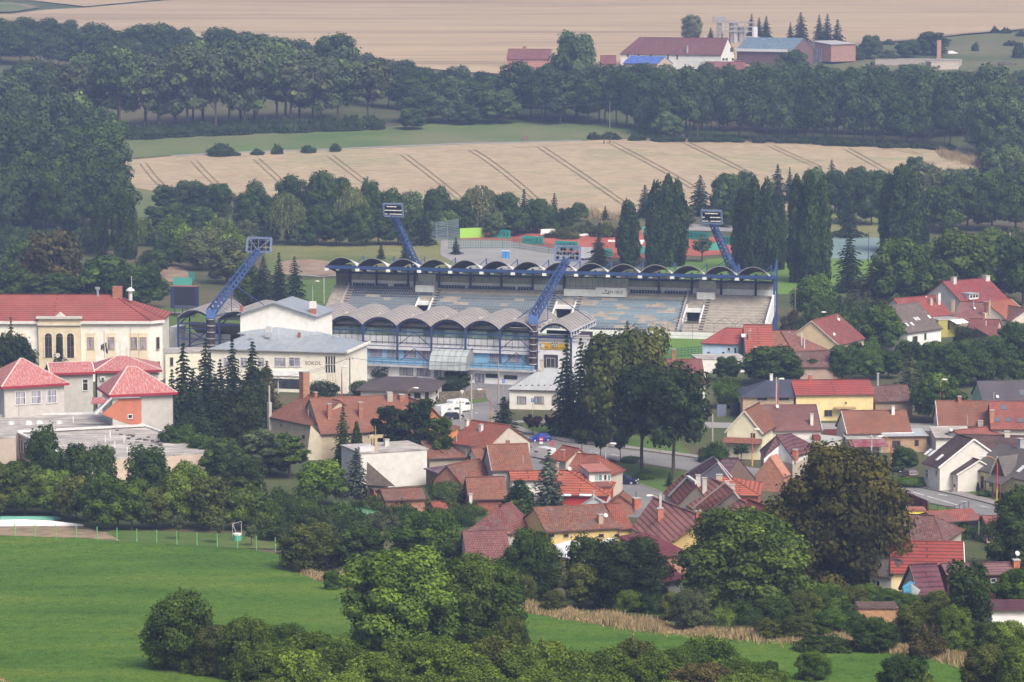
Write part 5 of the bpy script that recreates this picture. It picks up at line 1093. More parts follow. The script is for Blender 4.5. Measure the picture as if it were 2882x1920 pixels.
 h = House("wide brown red tiled house with white chimney on its slope", (2112, 1213), (2314, 1211), 4.0, 13, ridge=1140, roof=(.22, .095, .085), wall=(.60, .58, .54), hipL=3)
 h.chim(2285, 1166, 1198, .55, col=(.62, .58, .52), mat="m_concrete").dish(2187, 1150); h.rake("r", (.48, .52, .56), .5)
 m = MB(); m.box(h.P(h.L - 4.2, -1.0, 2.2), 5, 2.2, .15, h.ux, h.uy); m.box(h.P(h.L - 1.2, -1, 0), 1.2, 2, 3.3, h.ux, h.uy); h.part(m, "porch", "m_wood", (.20, .055, .045))
 h = House("cream gabled house with red tiled roof and brown band", (2040, 1217), (2148, 1222), 4.6, 11, "gy", ridge=1156, roof=OLD, wall=(.70, .665, .50)); h.rake("f", (.60, .57, .50), .25)
 h.win("f", 2113, 1219, 2126, 1233, (.2, .07, .05), 0)
 m = MB(); a, b = h.P(-.1, -.05, 2.9), h.P(h.L * .98, -.05, 2.9); m.hexa([a - h.uy * 1.1, b - h.uy * 1.1, b, a, a + Vector((0, 0, .12)) - h.uy * 1.1, b + Vector((0, 0, .12)) - h.uy * 1.1, b + Vector((0, 0, .9)), a + Vector((0, 0, .9))]); h.part(m, "pent_roof", "m_tile", OLD)
 h = House("blue black tiled house with bare brick wall", (2086, 1117), (2238, 1117), 4.6, 11, ridge=1068, roof=(.055, .065, .10), rmat="m_slate", wall=(.46, .36, .26), wmat="m_brick", hipL=5.5)
 h.chim(2171, 1054, 1072, .55, col=(.68, .68, .68), mat="m_concrete")
 for x in (2131, 2193): h.win("f", x, 1119, x + 28, 1127, (.05, .05, .06), 1)
 h = House("long yellow house with bright red roof", (2238, 1112), (2462, 1110), 5.0, 11, ridge=1069, roof=(.33, .062, .055), rmat="m_tile_big", wall=(.74, .60, .30)); h.chim(2280, 1056, 1072, .6, col=(.4, .12, .08)); h.pipe(2279, 1044, 1060, .14)
 h.win("f", 2378, 1131, 2383, 1136, DW, 0).win("f", 2320, 1154, 2342, 1172, DW, 1).win("f", 2366, 1150, 2388, 1170, (.2, .05, .04), 0, name="door")
 m = MB(); m.box(h.P(h.L * .62, -.6, 2.4), 4, 1.3, .3, h.ux, h.uy); h.part(m, "door_canopy", "m_wood", (.42, .30, .16))
 h = House("old brownish tile roof right of the yellow house", (2462, 1130), (2572, 1128), 3.4, 10, ridge=1084, roof=(.19, .085, .075), rmat="m_tile_old", wall=(.3, .22, .17)); h.chim(2471, 1052, 1086, .4, col=(.28, .29, .31), mat="m_concrete")
 h = House("rust tiled house with white chimney and mossy patch", (2384, 1221), (2568, 1218), 3.2, 10, ridge=1155, roof=OLD, wall=(.60, .57, .53)); h.chim(2514, 1144, 1168, .55, col=(.74, .74, .74), mat="m_concrete").pipe(2438, 1120, 1156, .05); h.rake("l", (.6, .58, .55))
 h.sky(2528, 1220, 5.6, .3)
 h = House("bare brick annex with pale sheet roof below the rust tiled house", (2486, 1228), (2614, 1226), 3.0, 5.5, "shed", hr=3.5, roof=(.36, .39, .41), rmat="m_seam", wall=(.46, .31, .20), wmat="m_brick", name="annex", cat="annex")
 h.win("f", 2511, 1240, 2534, 1262, (.14, .06, .05), 1).win("f", 2574, 1238, 2586, 1256, (.2, .07, .05), 0, name="door").win("f", 2488, 1240, 2496, 1248, DW, 0)
 h = House("grey felt annex with maroon canopy", (2384, 1236), (2492, 1234), 2.6, 5, "shed", hr=3.0, roof=(.16, .155, .16), rmat="m_felt", wall=(.5, .45, .38), name="annex", cat="annex")
 m = MB(); a, b = h.P(.2, -.1, 2.4), h.P(h.L, -.1, 2.4); m.hexa([a - h.uy * 2.4 - Vector((0, 0, .9)), b - h.uy * 2.4 - Vector((0, 0, .9)), b, a, a - h.uy * 2.4 - Vector((0, 0, .8)), b - h.uy * 2.4 - Vector((0, 0, .8)), b + Vector((0, 0, .1)), a + Vector((0, 0, .1))]); h.part(m, "canopy", "m_seam", (.20, .03, .04))
 h = House("long low garage with pale corrugated roof beside red wall", (2300, 1252), (2384, 1230), 2.4, 6, "flat", roof=(.42, .44, .42), rmat="m_seam", wall=(.55, .54, .5), name="garage", cat="garage")
 h = House("rust red tile house with brick chimney above the grey annex", (2640, 1199), (2790, 1200), 4.0, 12, ridge=1128, roof=OLD, wall=(.6, .58, .54)); h.chim(2701, 1117, 1136, .65).pipe(2722, 1170, 1195, .05); h.rake("l", (.6, .58, .54))
 h.chim(2760, 1186, 1206, .9, col=(.62, .58, .5), mat="m_concrete")
 h = House("red tile house with four roof windows at the right edge", (2788, 1208), (2960, 1210), 4.2, 12, ridge=1131, roof=(.34, .10, .075), wall=(.6, .58, .54)); h.chim(2792, 1156, 1190, .7, col=(.5, .2, .12))
 for x, y in ((2824, 1148), (2806, 1182), (2838, 1182), (2870, 1184)): h.sky(x, y, 1.0, 1.1, 0, (.10, .12, .15))
 h = House("dark slate house with mint green gable", (2764, 1128), (2960, 1126), 4.2, 10, ridge=1071, roof=(.095, .085, .10), rmat="m_slate", wall=(.42, .62, .48)); h.dish(2806, 1122).pipe(2797, 1104, 1124, .06).sky(2880, 1106, 1.4, 1.7, 0, (.12, .13, .16))
 h = House("small white annex with grey roof and satellite dish", (2632, 1232), (2740, 1231), 3.2, 6, "shed", ridge=1206, roof=(.17, .175, .18), rmat="m_felt", wall=WHITE, name="annex", cat="annex"); h.dish(2676, 1216)
 h = House("flat red tile roof wing between white annex and dark roofs", (2724, 1238), (2830, 1224), 3.2, 7, "gx", ridge=1206, roof=(.36, .11, .085), wall=WHITE, name="annex", cat="annex")
 h = House("white house with dark brown roof and white gable verge", (2594, 1302), (2641, 1316), 4.0, 13, "gx", hr=8.4, rp=.5, roof=DBR, wall=(.64, .62, .575), rmat="m_tile", ov=.4)
 h.rake("r", (.72, .72, .71), .25)
 for x, y in ((2612, 1272), (2623, 1276), (2645, 1288)): h.sky(x, y, .7, 1.5)
 h.win("f", 2604, 1320, 2613, 1346, WW, 1, cross=.6).win("f", 2633, 1322, 2640, 1342, WW, 1)
 h = House("small hipped dark roof wing of the white house", (2662, 1325), (2692, 1336), 3.0, 8, "gx", hr=5.2, roof=DBR, wall=(.64, .62, .575)); h.rake("r", (.7, .7, .69), .2)
 h = House("long dark brown roof behind the white house", (2700, 1270), (2960, 1276), 4.6, 12, ridge=1226, roof=(.10, .055, .05), rmat="m_tile", wall=CREAM); h.chim(2835, 1216, 1232, .9, col=(.55, .5, .45), mat="m_concrete")
 h = House("cream house with grey shingle roof and pointed timber dormer", (2734, 1318), (2905, 1356), 3.6, 11, "gx", ridge=1266, roof=(.125, .115, .11), rmat="m_slate", wall=(.72, .64, .40), base=(.5, (.35, .3, .26))); h.chim(2866, 1236, 1262, 1.0, col=(.36, .36, .38), mat="m_concrete").sky(2806, 1306, .8, 1.6).sky(2874, 1320, .8, 1.6)
 h.win("f", 2748, 1336, 2755, 1354, BW, 0).win("f", 2761, 1340, 2769, 1376, BW, 0, name="door").win("f", 2785, 1350, 2793, 1368, BW, 0).win("f", 2857, 1362, 2866, 1378, BW, 0).win("f", 2812, 1352, 2816, 1362, BW, 0)
 m = MB(); x = h.L * .48; m.slab([[h.P(x - 1.9, -.5, 3.5), h.P(x + 0, -.5, 6.6), h.P(x, 3.6, 6.8), h.P(x - 1.9, 1.2, 3.9)], [h.P(x + 0, -.5, 6.6), h.P(x + 1.9, -.5, 3.5), h.P(x + 1.9, 1.2, 3.9), h.P(x, 3.6, 6.8)]], .15); h.part(m, "dormer_roof", "m_slate", (.125, .115, .11))
 m = MB(); m.quad(h.P(x - 1.8, -.35, 3.4), h.P(x + 1.8, -.35, 3.4), h.P(x, -.35, 6.4)); h.part(m, "dormer_gable", "m_wood", (.16, .085, .05))
 m = MB(); m.bar(h.P(x - 1.9, -.6, 3.5), h.P(x, -.6, 6.65), .08, .25); h.part(m, "dormer_board", "m_flatpaint", (.68, .67, .64))
 m = MB(); m.slab([[h.P(x - 1.2, -2.4, 2.7), h.P(x + 3.2, -2.4, 2.7), h.P(x + 3.2, .2, 3.9), h.P(x - 1.2, .2, 3.9)]], .15); h.part(m, "porch_roof", "m_slate", (.12, .11, .105))
 m = MB(); [m.box(h.P(x + k, -2.2, 0), .14, .14, 2.7, h.ux, h.uy) for k in (-1, 1, 3)]; h.part(m, "porch_post", "m_wood", (.14, .08, .05))
 h = House("tall plain house with dark red roof, two white chimneys and box dormer", (2712, 857), (2842, 845), 4.4, 15, ridge=787, roof=(.30, .055, .055), wall=(.50, .49, .46)); h.chim(2688, 781, 800, 1.0, col=(.6, .6, .58), mat="m_concrete", face=0).chim(2781, 777, 792, 1.3, col=(.6, .6, .58), mat="m_concrete")
 m = MB(); q, _, _ = h.roofhit(0, 2736, 842); m.box(q + h.uy * 1.0, 3.0, 3.2, 1.3, h.ux, h.uy); h.part(m, "dormer", "m_plaster", (.68, .68, .68)); m = MB(); m.box(q + h.uy * 1.0 + Vector((0, 0, 1.3)), 3.5, 3.6, .15, h.ux, h.uy); h.part(m, "dormer_roof", "m_seam", (.33, .37, .40))
 m = MB(); [m.box(q - h.uy * .64 + h.ux * k + Vector((0, 0, .45)), .65, .06, .6, h.ux, h.uy) for k in (-.95, 0, .95)]; h.part(m, "window", "m_glass", (1, 1, 1))
 h = House("red roofed house with white capped chimney behind grey roof", (2560, 896), (2682, 886), 3.2, 12, ridge=836, roof=(.34, .07, .055), wall=WHITE, rmat="m_tile"); h.chim(2644, 826, 858, .75, col=(.68, .66, .6), mat="m_concrete").chim(2622, 842, 860, .7, col=(.52, .46, .36), mat="m_concrete").dish(2606, 840, .2)
 h = House("white house with weathered grey tiled roof and four roof windows", (2556, 938), (2654, 924), 4.4, 14, ridge=857, roof=(.21, .165, .15), rmat="m_tile_old", wall=(.74, .74, .74), hipL=0)
 for x, y in ((2552, 914), (2567, 912), (2576, 898), (2584, 897), (2615, 892)): h.sky(x, y, .7, 1.0)
 h.win("f", 2568, 946, 2582, 968, (.2, .2, .22), 0).win("f", 2601, 938, 2607, 956, (.1, .1, .1), 0)
 h = House("pale cream gable roof with pinkish tiles behind the white awning", (2682, 898), (2762, 902), 3.6, 11, "gx", ridge=850, roof=(.32, .14, .13), wall=(.66, .56, .42)); h.chim(2681, 846, 872, .6, col=(.52, .40, .28)).dish(2742, 872).pipe(2740, 846, 868, .08)
 h = House("orange red roof with pale verge at the right edge", (2835, 902), (2905, 892), 3.6, 12, ridge=846, roof=(.42, .13, .065), wall=(.66, .64, .6)); h.chim(2778, 850, 872, .7).chim(2786, 846, 880, .35, col=(.5, .42, .3), mat="m_concrete"); h.rake("r", (.6, .6, .6))
 h = House("old red brown roof between pink tiles and orange roof", (2760, 890), (2842, 904), 3.6, 10, ridge=862, roof=(.26, .10, .085), wall=(.6, .56, .48), rmat="m_tile_old")
 h = House("low dark red roof with thin white flue", (2720, 925), (2806, 928), 3.2, 8, ridge=898, roof=(.24, .07, .06), wall=(.62, .42, .30)); h.chim(2768, 882, 902, .5).pipe(2775, 904, 926, .1, 0, (.7, .68, .6))
 h = House("salmon walled shed with dark red side roof", (2744, 932), (2796, 938), 3.0, 7, "shedx", hr=2.2, roof=(.24, .08, .07), wall=(.62, .40, .30), name="shed", cat="shed"); h.win("f", 2768, 946, 2782, 954, (.5, .45, .4), 1)
 h = House("dark red lean-to roof in the garden right of the salmon wall", (2792, 950), (2846, 945), 2.4, 6, "shed", ridge=921, roof=(.24, .075, .065), wall=WOODC, wmat="m_wood", name="lean_to", cat="lean-to")
 h = House("olive yellow terrace house with flat grey roof", (2640, 900), (2704, 896), 4.2, 5, "flat", roof=(.4, .42, .44), rmat="m_felt", wall=(.40, .37, .10), name="terrace_house", cat="house"); h.win("f", 2667, 902, 2673, 928, DW, 0, name="door")
 m = MB(); m.slab([[h.P(3.4, -2.6, 3.3), h.P(7.0, -2.6, 3.5), h.P(7.0, .2, 4.1), h.P(3.4, .2, 4.0)]], .08); h.part(m, "awning", "m_cloth", (.74, .74, .74)); m = MB(); [m.tube([h.P(k, -2.4, 0), h.P(k, -2.4, 3.4)], .06, 6) for k in (3.6, 5.2, 6.8)]; h.part(m, "awning_post", "m_steel", (.12, .1, .1))
 h = House("tiny tiled shed hidden in the bushes by the light hedge", (2462, 1014), (2500, 1008), 2.2, 4, "gx", ridge=997, roof=(.3, .10, .075), wall=(.42, .16, .11), name="shed", cat="shed")
 h = House("red hip roofed house with pale blue wall by the pitch", (1972, 965), (2078, 969), 4.6, 12, ridge=923, roof=(.38, .085, .075), rmat="m_tile_big", wall=(.50, .64, .80), hipL=4)
 h.win("f", 2047, 978, 2056, 988, WW, 0).win("f", 2067, 979, 2073, 994, (.2, .2, .22), 0).win("f", 1990, 990, 1999, 996, (.5, .5, .5), 0).win("f", 2032, 990, 2040, 996, (.5, .5, .5), 0)
 h = House("bright red roof with brick chimney and roof window by the pitch", (2098, 994), (2178, 994), 3.4, 14, "gx", ridge=914, roof=(.34, .085, .06), rmat="m_tile_big", wall=(.6, .58, .54)); h.chim(2110, 932, 958, .7).sky(2094, 945, 1.1, 1.0).dish(2126, 984).pipe(2112, 924, 936, .08)
 h = House("orange brown tile strip with red chimney", (2176, 990), (2228, 990), 3.4, 14, "gx", ridge=930, roof=(.34, .15, .09), wall=(.5, .45, .38)); h.chim(2156, 928, 942, .8); h.rake("r", (.4, .38, .36))
 h = House("old rust tile roof with two white flues", (2232, 988), (2334, 984), 3.6, 14, "gx", ridge=930, roof=(.34, .12, .09), rmat="m_tile_old", wall=(.5, .45, .38)); h.pipe(2256, 938, 972, .15, 0, (.7, .68, .64)).pipe(2264, 952, 980, .13, 0, (.7, .68, .64))
 h = House("red tile house with yellowish gable above the old rust roof", (2362, 973), (2436, 952), 4.6, 13, "gx", ridge=893, roof=(.28, .075, .065), wall=(.62, .51, .33)); h.dish(2360, 904).dish(2347, 946).pipe(2357, 886, 900, .08); h.rake("l", (.5, .47, .42))
 h = House("dark old tile roof behind the wide garden tree", (2238, 1033), (2366, 1032), 3.4, 11, "gx", ridge=990, roof=(.22, .10, .085), rmat="m_tile_old", wall=(.4, .3, .24))
 h = House("flat white garage row below the pale blue house", (1962, 1010), (2100, 1008), 3.0, 8, "flat", roof=(.50, .49, .47), rmat="m_felt", wall=(.7, .69, .66), name="garage", cat="garage")
 h = House("tall house with pale green gable and brown red roof behind the park", (1700, 1082), (1988, 1080), 6.6, 14, "gx", ridge=1012, roof=(.24, .075, .07), wall=(.66, .68, .63)); h.rake("r", (.66, .68, .64), .1); h.chim(1896, 984, 1014, .6)
 h.win("f", 1944, 1092, 1952, 1112, DW, 1)
 m = MB(); q = h.plane("r")[0]; a = h.P(h.x1 + .04, 5.5, 0); m.box(a, .1, 3.2, 8.4, h.ux, h.uy); h.part(m, "render_stripe", "m_plaster", (.50, .55, .47))
 h = House("white single storey house with pale grey sheet hip roof", (1428, 1096), (1606, 1100), 3.9, 13, ridge=1036, roof=(.36, .38, .39), rmat="m_seam", wall=(.72, .70, .64), hipL=6, hipR=4)
 for x in (1455, 1504, 1553): h.win("f", x, 1116, x + 26, 1136, (.15, .10, .08), 2, "m_curtain")
 h.chim(1524, 1014, 1048, .7, col=(.5, .46, .36), mat="m_concrete"); m = MB()
 for k in range(8): q, n, _ = h.roofhit(0, 1465 + 17 * k, 1086); m.box(q, .25, .25, .22)
 child(m, "snow_guard", "m_steel", h.root, (.2, .2, .2), part=h.roof)
 h = House("low white kiosk building with wide brown felt roof", (1000, 1098), (1222, 1102), 3.0, 16, ridge=1060, roof=(.085, .068, .07), rmat="m_slate", wall=(.70, .69, .66), hipL=5, hipR=5, ov=.9)
 h.win("f", 1166, 1106, 1184, 1122, DW, 1).win("f", 1196, 1104, 1207, 1122, (.2, .14, .1), 1).win("f", 1142, 1108, 1156, 1122, DW, 0).win("r", 1226, 1098, 1231, 1107, (.2, .08, .06), 0).win("r", 1226, 1117, 1232, 1126, (.2, .08, .06), 0)
 h = House("dark maroon house with open gable and torn tarpaulins", (2588, 1688), (2666, 1686), 2.0, 7, "gx", ridge=1588, roof=(.105, .028, .05), rmat="m_tile_big", wall=(.50, .47, .42), wmat="m_plaster"); h.rake("l", (.12, .07, .07), .2)
 h = House("long maroon tiled roof with satellite dish on its chimney", (2664, 1618), (2860, 1616), 3.4, 6, "gx", ridge=1585, roof=(.20, .10, .11), rmat="m_tile_big", wall=(.10, .03, .04)); h.chim(2862, 1578, 1600, .8, col=(.45, .16, .09)).dish(2862, 1566)
 h.win("f", 2788, 1628, 2804, 1640, (.4, .5, .55), 0)
 h = House("white walled lower wing with maroon roof at the right edge", (2788, 1716), (2900, 1716), 2.4, 5, "shed", hr=2.6, roof=(.10, .035, .05), rmat="m_tile_big", wall=(.8, .8, .8), name="annex", cat="annex")
 h = House("bright red ribbed roof house with yellow wall and cream gable", (2506, 1612), (2716, 1614), 3.2, 12, "gx", ridge=1524, roof=(.27, .052, .042), rmat="m_tile_big", wall=(.74, .62, .36)); h.rake("r", (.7, .68, .6))
 h = House("broken slate shed with white wall left of the bright red roof", (2440, 1615), (2508, 1621), 2.8, 4.5, "gx", ridge=1572, roof=(.13, .115, .115), rmat="m_tile_old", wall=(.58, .55, .50), name="shed", cat="shed"); h.win("f", 2454, 1632, 2478, 1650, WW, 1)
 h = House("old rust tile roof above the bright red house", (2526, 1518), (2660, 1524), 3.0, 11, "gx", ridge=1452, roof=(.24, .10, .085), rmat="m_tile_old", wall=(.45, .4, .34), hipR=3)
 h = House("small flat yellow garden hut beside the red wall", (2556, 1436), (2608, 1436), 2.5, 3.5, "flat", roof=(.42, .17, .10), rmat="m_tile", wall=(.82, .70, .10), name="garden_hut", cat="hut")
 h = House("red tiled timber carport roof above the garden", (2636, 1470), (2766, 1464), 2.8, 7, "gx", ridge=1437, roof=(.44, .12, .09), rmat="m_tile_old", wall=(.32, .3, .27), ov=1.0, name="carport", cat="carport")
 h = House("tiled roof corner half hidden by the right edge tree", (2775, 1482), (2850, 1482), 2.6, 8, "gx", ridge=1452, roof=(.34, .12, .09), wall=(.4, .3, .25), name="shed", cat="shed")
 h = House("roofless ochre brick ruin in the dry grass", (2416, 1712), (2530, 1712), 3.0, 4, "flat", roof=(.16, .09, .07), rmat="m_tile_old", wall=(.46, .27, .15), wmat="m_brick", ov=0, th=.14, name="brick_ruin", cat="ruin"); h.win("f", 2456, 1736, 2460, 1748, (.05, .04, .03), 0)
 h = House("lower left red tiled roof front below the hidden gable", (1316, 1592), (1442, 1590), 2.4, 10, "gx", ridge=1493, roof=(.22, .085, .085), wall=(.5, .45, .38), name="barn", cat="barn")
 h = House("old red gable roof behind the bright round tree", (1312, 1494), (1440, 1500), 2.6, 9, "gy", ridge=1441, roof=(.28, .085, .075), rmat="m_tile_old", wall=(.55, .52, .48), hipL=5, name="barn", cat="barn")
 h = House("white sheet canopy roof among the trees of the yellow row", (1538, 1540), (1612, 1562), 2.4, 7, "gx", hr=3.2, roof=(.84, .84, .84), rmat="m_poly", wall=(.50, .40, .26), name="canopy", cat="canopy")
 h = House("small white canopy corner behind the dark bushy tree", (1680, 1530), (1704, 1532), 2.6, 3, "shed", hr=3.0, roof=(.82, .82, .82), rmat="m_poly", wall=YEL, name="canopy", cat="canopy")
village()
def txt(body, p, u, size, col, root, part=None, mirror=False, mat="m_flatpaint", align="CENTER", name="lettering", n=None):
 c = bpy.data.curves.new(name, "FONT"); c.body = body; c.size = size; c.extrude = .015; c.align_x = align; c.align_y = "CENTER"; c.resolution_u = 2; c.materials.append(MATS[mat])
 o = bpy.data.objects.new(name, c); COL.objects.link(o); me = bpy.data.meshes.new_from_object(o.evaluated_get(bpy.context.evaluated_depsgraph_get())); bpy.data.objects.remove(o); me.name = name
 if not me.materials: me.materials.append(MATS[mat])
 o = bpy.data.objects.new(name, me); COL.objects.link(o); o.color = (*col, 1)
 u = Vector(u).normalized(); z = Vector((0, 0, 1)); w = u.cross(z)
 if mirror: u = -u; w = -w
 M = Matrix(((u.x, z.x, w.x, p[0]), (u.y, z.y, w.y, p[1]), (u.z, z.z, w.z, p[2]), (0, 0, 0, 1)))
 if root is not None: M = root.matrix_basis.inverted() @ M
 o.parent = part if part is not None else root; o.matrix_local = M
 return o
BLUE, DBLUE, LBLUE, WHT, DARK = (.038, .075, .21), (.018, .030, .095), (.26, .52, .78), (.74, .745, .75), (.035, .03, .035)
fa, fb = at_depth(920, 751, 759.5), at_depth(2166, 780.5, 733.5)
EL = Vector((fb.x - fa.x, fb.y - fa.y, 0)).normalized(); ED = Vector((-EL.y, EL.x, 0))
FO = Vector((fa.x, fa.y, 0)) - ED * 7.0; FLEN = (fb - fa).length; BAY = FLEN / 14; ZR = fa.z
def FP(u, v, z): p = FO + EL * u + ED * v; return Vector((p.x, p.y, z))
def fu(px, v):
 """position along the far stand of a photo column, at depth v"""
 d = ray(px, 850); d2 = Vector((d.x, d.y, 0)); p = FO + ED * v
 a = Matrix(((EL.x, -d2.x), (EL.y, -d2.y))); s = a.inverted() @ Vector((-p.x, -p.y)); return s[0]
def arc(u0, u1, z0, rise, n=14):
 return [(u0 + (u1 - u0) * i / n, z0 + rise * (1 - (2 * i / n - 1) ** 2) ** .92) for i in range(n + 1)]
def vault(mb, P, u0, u1, v0, v1, z0, z1, rise, th=.1):
 a = arc(u0, u1, z0, rise); b = arc(u0, u1, z1, rise)
 mb.slab([[P(a[i][0], v0, a[i][1]), P(a[i + 1][0], v0, a[i + 1][1]), P(b[i + 1][0], v1, b[i + 1][1]), P(b[i][0], v1, b[i][1])] for i in range(len(a) - 1)], th)
def far_stand():
 R = empty("grandstand", FP(FLEN / 2, 7, 0), "long open grandstand with fourteen white barrel vaults and blue seats", "grandstand")
 NR, TR, RI, Z0 = 14, .9, .53, 1.5
 c = lambda mb, name, mat, col=(1, 1, 1), part=None, label=None: child(mb, name, mat, R, col, label, part)
 uL = fu(986, 13); holes = [(fu(1173, 6.5), fu(1209, 6.5)), (fu(1562, 6.5), fu(1612, 6.5)), (fu(1930, 6.5), fu(1974, 6.5))]
 m = MB(); m.hexa([FP(0, -.25, 0), FP(FLEN, -.25, 0), FP(FLEN, 0, 0), FP(0, 0, 0), FP(0, -.25, Z0), FP(FLEN, -.25, Z0), FP(FLEN, 0, Z0), FP(0, 0, Z0)]); c(m, "front_wall", "m_plaster", WHT)
 m = MB()
 for r in range(NR):
  z, v = Z0 + r * RI, r * TR
  cuts = [0] + ([x for h in holes for x in h] if 4 <= r <= 9 else []) + [FLEN]
  for k in range(0, len(cuts), 2): m.hexa([FP(cuts[k], v, z - .9), FP(cuts[k + 1], v, z - .9), FP(cuts[k + 1], v + TR + .02, z - .9), FP(cuts[k], v + TR + .02, z - .9), FP(cuts[k], v, z), FP(cuts[k + 1], v, z), FP(cuts[k + 1], v + TR + .02, z), FP(cuts[k], v + TR + .02, z)])
 c(m, "tier", "m_concrete", (.40, .365, .32))
 zt_ = Z0 + NR * RI; vb = NR * TR
 m = MB(); m.hexa([FP(0, vb, zt_ - 1), FP(FLEN, vb, zt_ - 1), FP(FLEN, vb + 3, zt_ - 1), FP(0, vb + 3, zt_ - 1), FP(0, vb, zt_), FP(FLEN, vb, zt_), FP(FLEN, vb + 3, zt_), FP(0, vb + 3, zt_)]); c(m, "walkway", "m_concrete", (.33, .30, .27))
 for a, b in holes:
  z1 = Z0 + 4 * RI; m = MB(); v0, v1 = 3.55, 9.0
  for x in (a - .15, b + .15): m.hexa([FP(x - .15, v0, z1 - .4), FP(x + .15, v0, z1 - .4), FP(x + .15, v1, z1 - .4), FP(x - .15, v1, z1 - .4), FP(x - .15, v0, z1 + .5), FP(x + .15, v0, z1 + .5), FP(x + .15, v1, z1 + 3.4), FP(x - .15, v1, z1 + 3.4)])
  m.hexa([FP(a, v1 - 2.1, z1 + 1.75), FP(b, v1 - 2.1, z1 + 1.75), FP(b, v1, z1 + 1.75), FP(a, v1, z1 + 1.75), FP(a, v1 - 2.1, z1 + 2.5), FP(b, v1 - 2.1, z1 + 2.5), FP(b, v1, z1 + 2.5), FP(a, v1, z1 + 2.5)])
  g = c(m, "vomitory", "m_plaster", WHT)
  m = MB(); m.quad(FP(a, v1 - .3, z1 - .5), FP(b, v1 - .3, z1 - .5), FP(b, v1 - .3, z1 + 1.8), FP(a, v1 - .3, z1 + 1.8)); c(m, "dark_doorway", "m_rubber", (.02, .02, .03), g)
  m = MB()
  for x in (a - .15, b + .15):
   m.bar(FP(x, v0, z1 + 1.4), FP(x, v1, z1 + 4.4), .07); [m.bar(FP(x, v0 + (v1 - v0) * t, z1 + .5 + 2.9 * t), FP(x, v0 + (v1 - v0) * t, z1 + 1.4 + 3.0 * t), .05) for t in (0, .25, .5, .75, 1)]
  m.bar(FP(a, v1 - 2.1, z1 + 3.3), FP(b, v1 - 2.1, z1 + 3.3), .06); m.bar(FP(a, v1, z1 + 4.4), FP(b, v1, z1 + 4.4), .06); c(m, "railing", "m_steel", (.12, .12, .15), g)
 ends = [uL + 1.6, holes[0][0] - .4, holes[0][1] + 1.5, holes[1][0] - .6, holes[1][1] + 1.5, fu(1935, 6) - .3]
 for r in range(NR):
  v, z = r * TR + .35, Z0 + r * RI
  for b in range(3):
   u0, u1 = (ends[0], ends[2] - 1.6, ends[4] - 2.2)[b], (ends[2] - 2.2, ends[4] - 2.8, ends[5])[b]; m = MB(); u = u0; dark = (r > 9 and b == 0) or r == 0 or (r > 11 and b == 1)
   if b == 0 and r > 10: pass
   if b > 0 and r > 11: continue
   skip = 0
   while u < u1:
    inh = any(h[0] - .6 < u < h[1] + .9 for h in holes) and 3 <= r <= 10
    if skip > 0: skip -= 1
    elif random.random() < (.02 if b < 2 else .05 + .05 * (r < 5)): skip = random.randint(1, 7)
    elif not inh:
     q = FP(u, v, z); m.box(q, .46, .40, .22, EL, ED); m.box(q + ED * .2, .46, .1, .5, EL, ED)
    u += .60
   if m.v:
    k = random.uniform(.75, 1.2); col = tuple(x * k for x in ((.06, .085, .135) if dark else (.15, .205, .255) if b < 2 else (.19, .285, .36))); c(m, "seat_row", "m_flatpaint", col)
 m = MB(); u = uL + 1
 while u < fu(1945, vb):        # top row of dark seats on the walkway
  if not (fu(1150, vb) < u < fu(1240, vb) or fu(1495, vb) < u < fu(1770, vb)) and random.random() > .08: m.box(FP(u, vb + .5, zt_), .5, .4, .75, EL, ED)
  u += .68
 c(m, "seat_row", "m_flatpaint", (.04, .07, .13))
 m = MB()
 for u in (uL + .7, holes[0][1] + .9, holes[1][1] + .9, holes[1][0] - 1.2, holes[2][0] - .9, holes[2][1] + .9):
  for r in range(1, NR): m.box(FP(u - (r * .0), r * TR + .2, Z0 + r * RI), 1.0, .3, .22, EL, ED)
 c(m, "aisle_step", "m_rubber", (.04, .04, .05))
 for u in (uL - .1, fu(1930, 7) - .5):
  m = MB(); m.hexa([FP(u - .2, 0, Z0 - .2), FP(u + .2, 0, Z0 - .2), FP(u + .2, vb, zt_ - .2), FP(u - .2, vb, zt_ - .2), FP(u - .2, 0, Z0 + .75), FP(u + .2, 0, Z0 + .75), FP(u + .2, vb, zt_ + .75), FP(u - .2, vb, zt_ + .75)]); c(m, "aisle_wall", "m_concrete", (.36, .34, .35))
 vw = vb + 1.6; zr = ZR - 1.3
 m = MB(); m.hexa([FP(uL, vw, zt_), FP(FLEN, vw, zt_), FP(FLEN, vw + .15, zt_), FP(uL, vw + .15, zt_), FP(uL, vw, zt_ + 1.35), FP(FLEN, vw, zt_ + 1.35), FP(FLEN, vw + .15, zt_ + 1.35), FP(uL, vw + .15, zt_ + 1.35)]); c(m, "parapet", "m_plaster", WHT)
 m = MB(); m.hexa([FP(uL, vw + .05, zt_ + 1.35), FP(FLEN, vw + .05, zt_ + 1.35), FP(FLEN, vw + .12, zt_ + 1.35), FP(uL, vw + .12, zt_ + 1.35), FP(uL, vw + .05, zr - .6), FP(FLEN, vw + .05, zr - .6), FP(FLEN, vw + .12, zr - .6), FP(uL, vw + .12, zr - .6)]); c(m, "wind_screen", "m_poly", (.36, .34, .31))
 m = MB(); [m.bar(FP(uL, vw, z), FP(FLEN, vw, z), .07) for z in (zt_ + 2.5, zt_ + 3.4)]
 u = uL
 while u < FLEN: m.bar(FP(u, vw, zt_ + 1.35), FP(u, vw, zr), .05); u += BAY / 4
 c(m, "screen_frame", "m_steel", (.16, .15, .16))
